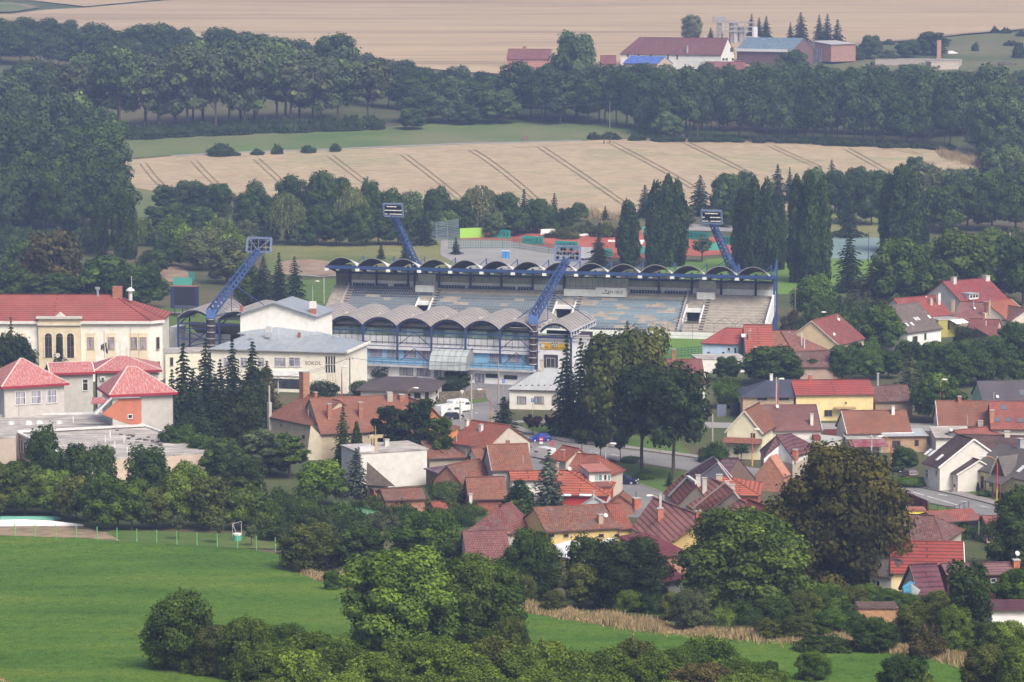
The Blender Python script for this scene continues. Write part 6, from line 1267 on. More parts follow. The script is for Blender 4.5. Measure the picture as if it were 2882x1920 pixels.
 m = MB(); m.hexa([FP(0, vw + .05, 0), FP(uL, vw + .05, 0), FP(uL, vw + .15, 0), FP(0, vw + .15, 0), FP(0, vw + .05, ZR), FP(uL, vw + .05, ZR), FP(uL, vw + .15, ZR), FP(0, vw + .15, ZR)]); c(m, "end_screen", "m_vault", (.10, .085, .08))
 for px in (986, 1061, 1150, 1168, 1237, 1325, 1412, 1500, 1588, 1676, 1765, 1855, 1947, 2030, 2127):
  u = fu(px, vw); m = MB(); m.bar(FP(u, vw - .25, zt_ - .5), FP(u, vw - .25, ZR), .45 if px not in (1061, 1855, 2127) else .35, .5); c(m, "column", "m_steel", DBLUE)
 for a, b, zz in ((1171, 1222, 0), (1588, 1765, .0), (1962, 2012, .0)):
  u0, u1 = fu(a, vb - 1), fu(b, vb - 1); m = MB(); m.hexa([FP(u0, vb - 1.6, zt_ - .9), FP(u1, vb - 1.6, zt_ - .9), FP(u1, vb + 1, zt_ - .9), FP(u0, vb + 1, zt_ - .9), FP(u0, vb - 1.6, zt_ + .75), FP(u1, vb - 1.6, zt_ + .75), FP(u1, vb + 1, zt_ + .75), FP(u0, vb + 1, zt_ + .75)])
  if a == 1588: x = fu(1678, vb - 1); m.hexa([FP(x, vb - 1.75, zt_ - .8), FP(u1, vb - 1.75, zt_ - .8), FP(u1, vb - 1.4, zt_ - .8), FP(x, vb - 1.4, zt_ - .8), FP(x, vb - 1.75, zt_ + 1.3), FP(u1, vb - 1.75, zt_ + 1.3), FP(u1, vb - 1.4, zt_ + 1.3), FP(x, vb - 1.4, zt_ + 1.3)])
  g = c(m, "press_box", "m_plaster", WHT)
  m = MB(); m.hexa([FP(u0 + .1, vb + .6, zt_), FP(u1 - .1, vb + .6, zt_), FP(u1 - .1, vb + .9, zt_), FP(u0 + .1, vb + .9, zt_), FP(u0 + .1, vb + .6, zr - .5), FP(u1 - .1, vb + .6, zr - .5), FP(u1 - .1, vb + .9, zr - .5), FP(u0 + .1, vb + .9, zr - .5)]); c(m, "back_panel", "m_plaster", (.50, .48, .45), g)
  m = MB(); m.bar(FP(u0, vb - 1.5, zt_ + 1.5), FP(u1 if a != 1588 else fu(1676, vb), vb - 1.5, zt_ + 1.5), .06); k = 0
  while u0 + k < u1: m.bar(FP(u0 + k, vb - 1.5, zt_ + .7), FP(u0 + k, vb - 1.5, zt_ + (1.5 if a != 1588 else 3.6)), .06); k += 1.4
  c(m, "railing", "m_steel", (.10, .10, .12), g)
  if a == 1588:
   p = FP(fu(1732, vb - 1.7), vb - 1.79, zt_ + .25); txt("FM 105,5", p, EL, .95, (.05, .05, .06), R, g)
   m = MB(); q = FP(fu(1705, vb - 1.7), vb - 1.79, zt_ - .1); m.box(q, 1.9, .03, .18, EL, ED); m.box(q + Vector((0, 0, .55)), .5, .03, .25, EL, ED); c(m, "logo", "m_flatpaint", (.05, .05, .06), g)
 m = MB(); m.bar(FP(-.3, 7, ZR), FP(FLEN + .3, 7, ZR), .5, .7); m.bar(FP(-.3, 8.6, ZR - .55), FP(FLEN, 8.6, ZR - .55), .3, .3); m.bar(FP(0, vw, ZR - 1.95), FP(FLEN, vw, ZR - 1.95), .35, .5); c(m, "roof_beam", "m_steel", BLUE)
 m = MB()
 for i in range(15): m.bar(FP(i * BAY, 7, ZR), FP(i * BAY, vw + .5, ZR - 1.75), .3, .45); m.bar(FP(i * BAY, 8.5, ZR - .4), FP(min(FLEN, i * BAY + BAY), vw - 2, ZR - 1.6), .12)
 c(m, "rafter", "m_steel", DBLUE)
 for i in range(14):
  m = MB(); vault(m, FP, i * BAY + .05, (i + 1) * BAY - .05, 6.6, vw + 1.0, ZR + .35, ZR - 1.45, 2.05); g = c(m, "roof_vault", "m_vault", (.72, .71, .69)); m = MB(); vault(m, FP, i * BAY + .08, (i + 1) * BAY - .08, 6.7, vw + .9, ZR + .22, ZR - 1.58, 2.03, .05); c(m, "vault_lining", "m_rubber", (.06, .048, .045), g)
  m = MB(); a = arc(i * BAY + .05, (i + 1) * BAY - .05, ZR + .30, 2.05); [m.bar(FP(a[k][0], 6.58, a[k][1]), FP(a[k + 1][0], 6.58, a[k + 1][1]), .1, .16) for k in range(len(a) - 1)]; c(m, "vault_rim", "m_steel", (.30, .29, .31))
  m = MB(); m.box(FP(i * BAY + .1, 6.5, ZR - .85), .95, .3, .62, EL, ED); c(m, "flood_lamp", "m_lamp")
  m = MB(); m.box(FP(i * BAY + 2.2, 8.6, ZR - .95), .8, .3, .3, EL, ED); c(m, "flood_lamp", "m_lamp")
 for i in range(1, 15):    # blue tie posts standing up behind the roof
  px = FP(i * BAY - 1, vw + 1.2, 0); z = ZR - 1.2; m = MB(); m.bar(px + Vector((0, 0, z)), px + Vector((0, 0, z + 3.3)), .32); m.bar(px + Vector((0, 0, z + 3.1)), px - EL * 2.0 + Vector((0, 0, z + 1.1)) - ED * 1.5, .14); c(m, "tie_post", "m_steel", BLUE)
 m = MB(); x = FLEN + .4; [m.bar(FP(x, v, 0), FP(x, v, ZR + (3.4 if v > 12 else -.2)), .4, .5) for v in (vw - 3.0, vw + .4)]; [m.bar(FP(x, vw - 3, z), FP(x, vw + .4, z), .15) for z in (3, 5, 7, 9, 11)]; m.bar(FP(x, 7, ZR), FP(x, vw + .4, ZR - .9), .4, .8); m.bar(FP(x, 10, ZR + .2), FP(x, vw + .4, ZR + 3.3), .2); c(m, "end_frame", "m_steel", BLUE)
 m = MB(); m.hexa([FP(x - .3, -.4, 0), FP(x + .1, -.4, 0), FP(x + .1, vb, 5.5), FP(x - .3, vb, 5.5), FP(x - .3, -.4, Z0 + 2.2), FP(x + .1, -.4, Z0 + 2.2), FP(x + .1, vb, zt_ + 1.4), FP(x - .3, vb, zt_ + 1.4)]); c(m, "end_wall", "m_plaster", WHT)
 m = MB(); m.hexa([FP(fu(1952, vb), 12.5, 0), FP(FLEN, 12.5, 0), FP(FLEN, 12.6, 0), FP(fu(1952, vb), 12.6, 0)] + [FP(fu(1952, vb), 12.5, 1), FP(FLEN, 12.5, 1), FP(FLEN, 12.6, 1), FP(fu(1952, vb), 12.6, 1)]); c(m, "back_slab", "m_concrete", (.35, .32, .3))
 Rn = empty("net_frame", FP(fu(2030, -4), -4, 0), "row of thin gabled steel net frames before the empty right block", "net frame")
 m = MB(); us = [fu(p, -4) for p in (1880, 1950, 2010, 2070, 2125, 2160)]
 for i, u in enumerate(us): m.bar(FP(u, -4, 0), FP(u, -4, 4.2), .09)
 for a, b in zip(us, us[1:]): k = (a + b) / 2; m.bar(FP(a, -4, 4.2), FP(k, -4, 5.6), .09); m.bar(FP(k, -4, 5.6), FP(b, -4, 4.2), .09); [m.bar(FP(a, -4, z), FP(b, -4, z), .05) for z in (1.2, 2.2, 3.2, 4.2)]
 child(m, "frame", "m_steel", Rn, (.10, .10, .12))
far_stand()
NA, NB = at_depth(928, 909, 662), at_depth(1406, 921, 650.5)
NE = Vector((NB.x - NA.x, NB.y - NA.y, 0)).normalized(); ND = Vector((-NE.y, NE.x, 0)); NO = Vector((NA.x, NA.y, 0)); ZV = NA.z
def NP(u, v, z): p = NO + NE * u + ND * v; return Vector((p.x, p.y, z))
def nu(px, v=0):
 d = ray(px, 960); p = NO + ND * v
 a = Matrix(((NE.x, -d.x), (NE.y, -d.y))); return (a.inverted() @ Vector((-p.x, -p.y)))[0]
def nz(y, v=0, px=1150): p = NP(nu(px, v), v, 0); return zat(y, p.y)
def near_stand():
 R = empty("main_stand", NP(nu(1150), 11, 0), "main stand with brown grey barrel vaults, glass front and light blue terrace", "grandstand")
 c = lambda mb, name, mat, col=(1, 1, 1), part=None: child(mb, name, mat, R, col, None, part)
 V1 = 17.5; SL = .6
 wall = lambda u0, u1, v, z0, z1, th=.2: MB().hexa([NP(u0, v, z0), NP(u1, v, z0), NP(u1, v + th, z0), NP(u0, v + th, z0), NP(u0, v, z1), NP(u1, v, z1), NP(u1, v + th, z1), NP(u0, v + th, z1)])
 uw0, uw1 = nu(840, 2), nu(1515, 2)
 zs = dict(g=0, t=3.35, f1=nz(1012, 2), b=nz(985, 2), w1=nz(963, 2), w0=nz(944, 2), gl=nz(924, 2))
 c(wall(uw0, uw1, .5, 0, zs["t"], 6), "ground_floor_wall", "m_plaster", (.80, .80, .81))
 c(wall(uw0, uw1, 2.3, zs["t"], zs["b"], .3), "blue_wall", "m_flatpaint", LBLUE)
 c(wall(uw0, uw1, 1.6, zs["b"], zs["w0"] , 1), "white_band", "m_plaster", (.80, .81, .83))
 c(wall(uw0, uw1, 2.0, zs["w0"], zs["gl"], .2), "glass_band", "m_tint")
 c(wall(uw0, uw1, 1.7, zs["gl"], zs["gl"] + .35, .5), "lintel", "m_steel", DARK)
 c(wall(uw0, uw1, -.9, zs["t"] - .45, zs["t"], 3.4), "terrace_slab", "m_concrete", (.42, .43, .45))
 m = MB()
 for k in range(4): m.hexa([NP(uw0 - 20, 3 + k * 2.6, zs["gl"] + .5 + k * .35 - .3), NP(uw1, 3 + k * 2.6, zs["gl"] + .5 + k * .35 - .3), NP(uw1, 3.6 + k * 2.6, zs["gl"] + .5 + k * .35 - .3), NP(uw0 - 20, 3.6 + k * 2.6, zs["gl"] + .5 + k * .35 - .3), NP(uw0 - 20, 3 + k * 2.6, zs["gl"] + .75 + k * .35), NP(uw1, 3 + k * 2.6, zs["gl"] + .75 + k * .35), NP(uw1, 3.6 + k * 2.6, zs["gl"] + .75 + k * .35), NP(uw0 - 20, 3.6 + k * 2.6, zs["gl"] + .75 + k * .35)])
 c(m, "top_bench", "m_plaster", (.62, .60, .57))
 m = MB()   # tier sloping down to the pitch behind
 m.hexa([NP(uw0 - 26, 4, zs["gl"] - 1), NP(uw1 + 12, 4, zs["gl"] - 1), NP(uw1 + 12, 20, 1), NP(uw0 - 26, 20, 1), NP(uw0 - 26, 4, zs["gl"] - .6), NP(uw1 + 12, 4, zs["gl"] - .6), NP(uw1 + 12, 20, 1.5), NP(uw0 - 26, 20, 1.5)]); c(m, "tier", "m_concrete", (.35, .33, .31))
 m = MB(); n = int((uw1 - uw0) / 1.35)
 for i in range(n + 1): u = uw0 + (uw1 - uw0) * i / n; m.bar(NP(u, 1.5, zs["w0"] - 1.9), NP(u, 1.5, zs["gl"]), .065)
 m.bar(NP(uw0, 1.5, zs["w0"] - 1.5), NP(uw1, 1.5, zs["w0"] - 1.5), .1); m.bar(NP(uw0, 1.5, zs["w0"]), NP(uw1, 1.5, zs["w0"]), .1); c(m, "glazing_frame", "m_steel", (.06, .06, .09))
 for px in (1058, 1106, 1154, 1195, 1396, 1446, 1494): add_window(R, NP(nu(px, 2.3), 2.28, (zs["f1"] + zs["b"]) / 2 + .25), NE, -ND, 2.85, zs["b"] - zs["f1"] - .15, (.42, .45, .6), 2, "m_curtain", cross=.3)
 for px, w, h, y in ((1143, 2.9, 1.7, 1046), (1192, 2.9, 1.7, 1046), (1232, 1.6, 1.7, 1050), (1350, 2.0, 1.8, 1056), (1385, 2.8, .85, 1048), (1437, 2.9, .85, 1050)): add_window(R, NP(nu(px, .5), .46, nz(y, .5)), NE, -ND, w, h, (.10, .10, .11), 1 if h > 1 else 3, "m_glass" if h < 1 else "m_curtain", "opening")
 m = MB(); z = zs["t"] + 1.05; [m.bar(NP(uw0, -.85, zz), NP(uw1, -.85, zz), .06) for zz in (z, z - .5)]; u = uw0
 while u < uw1: m.bar(NP(u, -.85, zs["t"]), NP(u, -.85, z), .07); u += 1.8
 c(m, "terrace_railing", "m_steel", (.06, .10, .22)); c(wall(uw0, uw1, -.8, zs["t"] + .05, zs["t"] + .95, .04), "balustrade_panel", "m_flatpaint", (.22, .42, .62))
 cols = [502, 617, 717, 822, 928, 1022, 1118, 1214, 1310, 1407, 1607]
 for px in cols:
  u = nu(px); m = MB(); m.bar(NP(u, 0, 0 if px < 900 else zs["t"] - .5), NP(u, 0, ZV + .1), .38, .45); c(m, "column", "m_steel", (.03, .05, .14))
  m = MB(); m.bar(NP(u, .0, ZV - .25), NP(u, V1, ZV + SL - .25), .28, .5); m.bar(NP(u, 0, ZV - 1.6), NP(u, 5, ZV - .4), .2); c(m, "rafter", "m_steel", DBLUE)
 m = MB(); m.bar(NP(nu(500), 0, ZV - 1.25), NP(nu(1607), 0, ZV - 1.25), .25, .3); m.bar(NP(nu(500), 0, zs["b"] + .9), NP(nu(1520), 0, zs["b"] + .9), .14, .14)
 for a, b in ((1118, 1214), (1407, 1500)):
  ua, ub = nu(a), nu(b); k = (ua + ub) / 2; m.bar(NP(ua, -.05, zs["b"] + 1), NP(k, -.05, ZV - 1.3), .14); m.bar(NP(ub, -.05, zs["b"] + 1), NP(k, -.05, ZV - 1.3), .14); m.bar(NP(ua, -.05, zs["t"] + .2), NP(k, -.05, zs["b"] + .6), .14); m.bar(NP(ub, -.05, zs["t"] + .2), NP(k, -.05, zs["b"] + .6), .14)
 ua, ub = nu(502), nu(590); [m.bar(NP(ua, 0, z0), NP(ub, 0, z1), .16) for z0, z1 in ((4, 9), (4.6, 6.6), (9.6, 6.5))]; [m.bar(NP(ua, v, z), NP(ub + 2, v, z), .18) for v, z in ((0, 9.2), (6, 9.4), (0, 6.8))]; [m.bar(NP(ua + k, 6, 0), NP(ua + k, 6, ZV), .3) for k in (0, 4, 7)]
 c(m, "brace", "m_steel", (.035, .055, .15))
 spans = [(502, 596), (617, 717), (717, 822), (822, 928), (928, 1022), (1022, 1118), (1118, 1214), (1214, 1310), (1310, 1407), (1407, 1500), (1520, 1607)]
 for a, b in spans:
  ua, ub = nu(a) + .04, nu(b) - .04; m = MB(); vault(m, NP, ua, ub, -.4, V1, ZV + .05, ZV + SL + .05, 1.7, .1); g = c(m, "roof_vault", "m_vault", (.21, .19, .175))
  m = MB(); L = arc(ua, ub, ZV + .10, 1.7)
  for s in range(11):
   v = -.3 + (V1 + .1) * s / 10; dz = SL * (v / V1); [m.bar(NP(L[k][0], v, L[k][1] + dz), NP(L[k + 1][0], v, L[k + 1][1] + dz), .13, .06) for k in range(len(L) - 1)]
  c(m, "vault_rib", "m_steel", (.58, .55, .53), g)
  m = MB(); L = arc(ua, ub, ZV - .3, 1.7); [m.bar(NP(L[k][0], .1, L[k][1]), NP(L[k + 1][0], .1, L[k + 1][1]), .2, .5) for k in range(len(L) - 1)]; c(m, "arch_truss", "m_steel", (.04, .055, .14), g)
 m = MB(); u = nu(1607) + .15; m.bar(NP(u, -.4, ZV), NP(u, V1, ZV + SL), .15, .25); m.bar(NP(u, -.4, ZV - 1), NP(u, V1, ZV + SL - 1), .12, .18); [m.bar(NP(u, -.4 + V1 / 9 * k, ZV - 1 + SL * k / 9), NP(u, -.4 + V1 / 9 * k, ZV + SL * k / 9), .25, .18) for k in range(10)]; c(m, "edge_truss", "m_steel", (.55, .57, .62))
 u0, u1 = nu(1208, -3), nu(1312, -3); m = MB(); pr = [(2.2, zs["b"] + .9), (.6, zs["b"] + .95), (-1.0, zs["b"] + .5), (-2.2, zs["b"] - .4), (-2.9, zs["b"] - 1.6), (-3.1, zs["t"] - .4)]
 m.slab([[NP(u0, a[0], a[1]), NP(u1, a[0], a[1]), NP(u1, b[0], b[1]), NP(u0, b[0], b[1])] for a, b in zip(pr, pr[1:])], .08); g = c(m, "barrel_porch", "m_poly", (.42, .47, .48))
 m = MB(); m.quad(*[NP(u1, a[0], a[1]) for a in pr] + [NP(u1, 2.2, zs["t"] - .4)]); c(m, "porch_end", "m_poly", (.30, .31, .31), g)
 m = MB()
 for s in range(7): u = u0 + (u1 - u0) * s / 6; [m.bar(NP(u, a[0] - .05, a[1] + .03), NP(u, b[0] - .05, b[1] + .03), .09) for a, b in zip(pr, pr[1:])]
 for a in pr[2:]: m.bar(NP(u0, a[0] - .04, a[1] + .03), NP(u1, a[0] - .04, a[1] + .03), .05)
 c(m, "porch_rib", "m_steel", (.28, .27, .26), g)
 e0, e1 = nu(1514, 1.2), nu(1660, 1.2); c(wall(e0, e1, 1.2, 0, nz(958, 1.2, 1560), 6), "end_block", "m_plaster", (.78, .79, .81))
 m = MB(); [m.bar(NP(e0, .9, nz(y, 1, 1560)), NP(e1, .9, nz(y, 1, 1560)), .12, .18) for y in (955, 949, 941)]; [m.bar(NP(e0 + k, .9, nz(957, 1, 1560)), NP(e0 + k, .9, nz(940, 1, 1560)), .07) for k in (0, 2.2, 4.4, 6.6, 8.8)]; c(m, "roof_railing", "m_steel", (.50, .50, .56))
 c(wall(e0 + .2, e1 - 1, 6.5, nz(958, 1, 1560), ZV - .6, .2), "dark_back_wall", "m_rubber", (.05, .035, .055))
 zc = nz(974, 1.15, 1560); s0, s1 = nu(1530, 1.1), nu(1600, 1.1); m = MB(); m.box(NP((s0 + s1) / 2, 1.12, zc - .75), s1 - s0, .08, 1.35, NE, ND); g = c(m, "club_sign", "m_flatpaint", (.80, .50, .03))
 txt("FK DRNOVICE", NP((s0 + s1) / 2 + .1, 1.05, zc - .45), NE, .78, (.05, .05, .05), R, g)
 m = MB(); m.tube([NP(nu(1557), 1.06, zc + .45), NP(nu(1557), 1.0, zc + .45)], .68, 18); b = c(m, "football_emblem", "m_flatpaint", (.36, .36, .38), g)
 m = MB(); m.tube([NP(nu(1557), 1.01, zc + .45), NP(nu(1557), .97, zc + .45)], .56, 18); c(m, "ball", "m_flatpaint", (.80, .80, .80), b)
 m = MB()
 for k in range(6):
  a = k * 1.2566; r = 0 if k == 5 else .4; m.tube([NP(nu(1557) + math.sin(a) * r, .98, zc + .45 + math.cos(a) * r), NP(nu(1557) + math.sin(a) * r, .945, zc + .45 + math.cos(a) * r)], .16, 5)
 c(m, "ball_patch", "m_flatpaint", (.08, .07, .07), b)
 m = MB(); m.box(NP(nu(1523), 1.1, zc - .7), .95, .08, 1.3, NE, ND); q = c(m, "crest_sign", "m_flatpaint", (.72, .42, .08)); m = MB(); m.tube([NP(nu(1523), 1.02, zc), NP(nu(1523), .98, zc)], .40, 12); c(m, "crest", "m_flatpaint", (.72, .74, .70), q)
 m = MB(); m.box(NP(nu(1546), 1.1, nz(1034, 1.1, 1546)), 3.0, .15, 2.6, NE, ND); c(m, "door_recess", "m_rubber", (.05, .045, .05)); add_window(R, NP(nu(1546), 1.0, nz(1021, 1.1, 1546)), NE, -ND, 1.9, 2.0, (.45, .46, .48), 1, "m_glass", "door")
 Q = empty("dugout", NP(nu(1670, 26), 26, 0), "dark glazed barrel shaped dugout between stand and pitch", "dugout"); m = MB(); a0, a1 = nu(1648, 26), nu(1704, 26); pr = [(26, 0), (26, 2.2), (26.6, 3.2), (28, 3.9), (30, 4.0)]
 m.slab([[NP(a0, p[0], p[1]), NP(a1, p[0], p[1]), NP(a1, q_[0], q_[1]), NP(a0, q_[0], q_[1])] for p, q_ in zip(pr, pr[1:])], .1); child(m, "glazed_shell", "m_poly", Q, (.06, .055, .07)); m = MB(); [[m.bar(NP(u, p[0] - .05, p[1] + .05), NP(u, q_[0] - .05, q_[1] + .05), .14) for p, q_ in zip(pr, pr[1:])] for u in (a0 + .6, a0 + 2.8, a1 - .1)]; child(m, "rib", "m_steel", Q, (.55, .54, .54))
 c(wall(nu(488, 5), nu(640, 5), 6.5, 0, 7.4, .3), "annex_wall", "m_plaster", (.66, .66, .68)); c(wall(nu(478, 3), nu(502, 3), 3.0, 0, nz(920, 3, 490), 4), "stair_tower", "m_plaster", (.52, .53, .56))
 add_window(R, NP(nu(560, 6.4), 6.4, 3.6), NE, -ND, 3.2, 1.5, (.1, .1, .12), 1)
near_stand()
def mast(label, foot, knee, tip, hw, hh, face, front, cage, stays):
 """foot, knee and tip are world points; the boom leans from knee to tip and carries the lamp rack"""
 R = empty("floodlight_mast", (foot.x, foot.y, 0), label, "floodlight", "leaning blue floodlight masts of the stadium")
 c = lambda mb, name, mat, col=(1, 1, 1), part=None: child(mb, name, mat, R, col, None, part)
 d = (tip - knee).normalized(); s = d.cross(Vector((0, 0, 1))).normalized(); t = s.cross(d).normalized(); L = (tip - knee).length
 if cage:
  m = MB(); m.tube([foot, Vector((foot.x, foot.y, knee.z - 1))], .62, 12); cc = c(m, "column", "m_rubber", (.075, .05, .045)); m = MB()
  for k in range(8): z = knee.z - 1.6 - k * 1.35; m.tube([(foot.x, foot.y, z), (foot.x, foot.y, z + .14)], .92, 14)
  c(m, "hoop", "m_steel", (.46, .45, .46), cc); m = MB(); [m.bar(foot + s * k, Vector((foot.x, foot.y, knee.z)) + s * k, .16) for k in (-.9, .9)]; c(m, "side_rail", "m_steel", BLUE, cc)
  m = MB(); m.box(Vector((knee.x, knee.y, knee.z - 1.3)), 1.9, 1.6, 1.7, (1, 0, 0), (0, 1, 0)); c(m, "knuckle", "m_flatpaint", (.075, .15, .38))
 else:
  m = MB(); [m.bar(foot + s * k, knee + s * k, .4, .5) for k in (-.7, .7)]; [m.bar(foot.lerp(knee, k / 8) + s * (.7 if k % 2 else -.7), foot.lerp(knee, (k + 1) / 8) + s * (-.7 if k % 2 else .7), .15) for k in range(8)]; c(m, "column", "m_steel", BLUE)
 n = int(L / 1.25); ww, wt = .75, .62
 m = MB(); [m.bar(knee + s * a + t * b, tip + s * a * .7 + t * b * .7, .2, .2) for a in (-ww, ww) for b in (-wt, wt)]; bo = c(m, "boom", "m_steel", BLUE)
 m = MB()    # side plates with round looking holes, lacing between them
 for a in (-ww, ww):
  for k in range(n):
   p = knee + d * (L * k / n); q = knee + d * (L * (k + 1) / n); f = 1 - .3 * k / n; m.bar(p + s * a * f - t * wt * f, p + s * a * f + t * wt * f, .14, .62); m.bar(p + s * a * f - t * wt * f, q + s * a * f - t * wt * f, .1, .42); m.bar(p + s * a * f + t * wt * f, q + s * a * f + t * wt * f, .1, .42)
 c(m, "web_plate", "m_steel", (.055, .105, .27), bo)
 m = MB()
 for k in range(n): f = 1 - .3 * k / n; e = -1 if k % 2 else 1; m.bar(knee + d * (L * k / n) + s * ww * e * f + t * wt * f, knee + d * (L * (k + 1) / n) - s * ww * e * f + t * wt * f, .1); m.bar(knee + d * (L * k / n) + s * ww * e * f - t * wt * f, knee + d * (L * (k + 1) / n) - s * ww * e * f - t * wt * f, .1)
 c(m, "lacing", "m_steel", DBLUE, bo)
 fx = Vector((face.x, face.y, 0)).normalized(); hu = Vector((-fx.y, fx.x, 0)); hu = hu if hu.x > 0 else -hu; up = Vector((0, 0, 1)); nn = (fx - up * .25).normalized(); up = (up + fx * .25).normalized()
 C = tip + up * (hh * .42)
 fr = MB()
 for a, b in (((-1, -1), (1, -1)), ((-1, 1), (1, 1)), ((-1, -1), (-1, 1)), ((1, -1), (1, 1))): fr.bar(C + hu * a[0] * hw / 2 + up * a[1] * hh / 2, C + hu * b[0] * hw / 2 + up * b[1] * hh / 2, .34, .42)
 for k in (-.33, .33): fr.bar(C - hu * hw / 2 + up * k * hh / 1.0, C + hu * hw / 2 + up * k * hh, .12)
 for k in (-.6, 0, .6): fr.bar(C + hu * k * hw / 2 - up * hh / 2 - nn * .3, C + hu * k * hw / 2 + up * hh / 2 - nn * .3, .1)
 fr.bar(C - nn * .9 - up * hh * .4, C + hu * hw / 2 + up * hh / 2, .12); fr.bar(C - nn * .9 - up * hh * .4, C - hu * hw / 2 + up * hh / 2, .12)
 rack = c(fr, "lamp_rack", "m_steel", (.20, .25, .40))
 if front:
  b = MB(); q = [C + hu * a * hw / 2 + up * e * hh / 2 - nn * .25 for a, e in ((-1, -1), (1, -1), (1, 1), (-1, 1))]; b.hexa(q + [p + nn * .05 for p in q]); c(b, "back_plate", "m_rubber", (.03, .03, .04), rack)
 for r in range(3):
  for k in range(7 if r < 2 else 5):
   if random.random() < .08: continue
   p = C + hu * ((k - (3 if r < 2 else 2)) * hw / 7.6 + random.uniform(-.05, .05)) + up * ((r - 1) * hh * .30); m = MB(); m.tube([p - nn * .32, p - nn * .05, p + nn * .2], [.16, .30, .36], 9); lm = c(m, "lamp", "m_rubber", (.05, .05, .055) if front else (.02, .02, .025), rack)
   if front: m = MB(); m.box(p + nn * .2 - up * .12, .55, .16, .2, hu, nn); lm2 = c(m, "lamp", "m_lamp", (1, 1, 1), rack)
 m = MB()
 for a, b in stays: m.bar(a, b, .16)
 c(m, "stay", "m_steel", BLUE)
def boom_pt(k, t, f): return k.lerp(t, f)
for lab, fx_, ky, hp, Yk, Yh, front, cage in (("leaning floodlight mast at the left end of the near stand", 594, 878, (728, 706), 664, 678, 0, 1), ("leaning floodlight mast rising in front of the near stand's right part", 1501, 893, (1596, 730), 649, 662, 0, 1),
           ("leaning floodlight mast behind the left part of the far stand", 1178, 762, (1108, 606), 768, 758, 1, 0), ("leaning floodlight mast behind the right part of the far stand", 2068, 772, (2004, 626), 748, 738, 1, 0)):
 kn = at_depth(fx_, ky, Yk); tp = at_depth(hp[0], hp[1], Yh); ft = Vector((kn.x, kn.y, 0)); pd = Vector((ND.x, ND.y, 0)) * (-1 if front else 1)
 mid = boom_pt(kn, tp, .42); e = NE
 if cage: st = [(mid, Vector((mid.x, mid.y, ZV + 1.5))), (boom_pt(kn, tp, .45), boom_pt(kn, tp, .45) + e * 8.5 - Vector((0, 0, mid.z - ZV - 1.2)) + pd * 2), (Vector((kn.x, kn.y, ZV + 1)), Vector((mid.x, mid.y, ZV + 1.5)))]
 else: st = [(boom_pt(kn, tp, .3), boom_pt(kn, tp, .3) - e * 6.5 - Vector((0, 0, 4.4))), (boom_pt(kn, tp, .25), boom_pt(kn, tp, .25) + e * 6.5 - Vector((0, 0, 4.2))), (boom_pt(kn, tp, .3), Vector((boom_pt(kn, tp, .3).x, boom_pt(kn, tp, .3).y, ZR - .5)))]
 if cage and fx_ > 1000: st.append((boom_pt(kn, tp, .3), boom_pt(kn, tp, .3) - e * 7 - Vector((0, 0, boom_pt(kn, tp, .3).z - ZV - .8)) + pd * 1))
 mast(lab, ft, kn, tp, 5.4 if not front else 4.7, 3.0 if not front else 3.1, pd, front, cage, st)
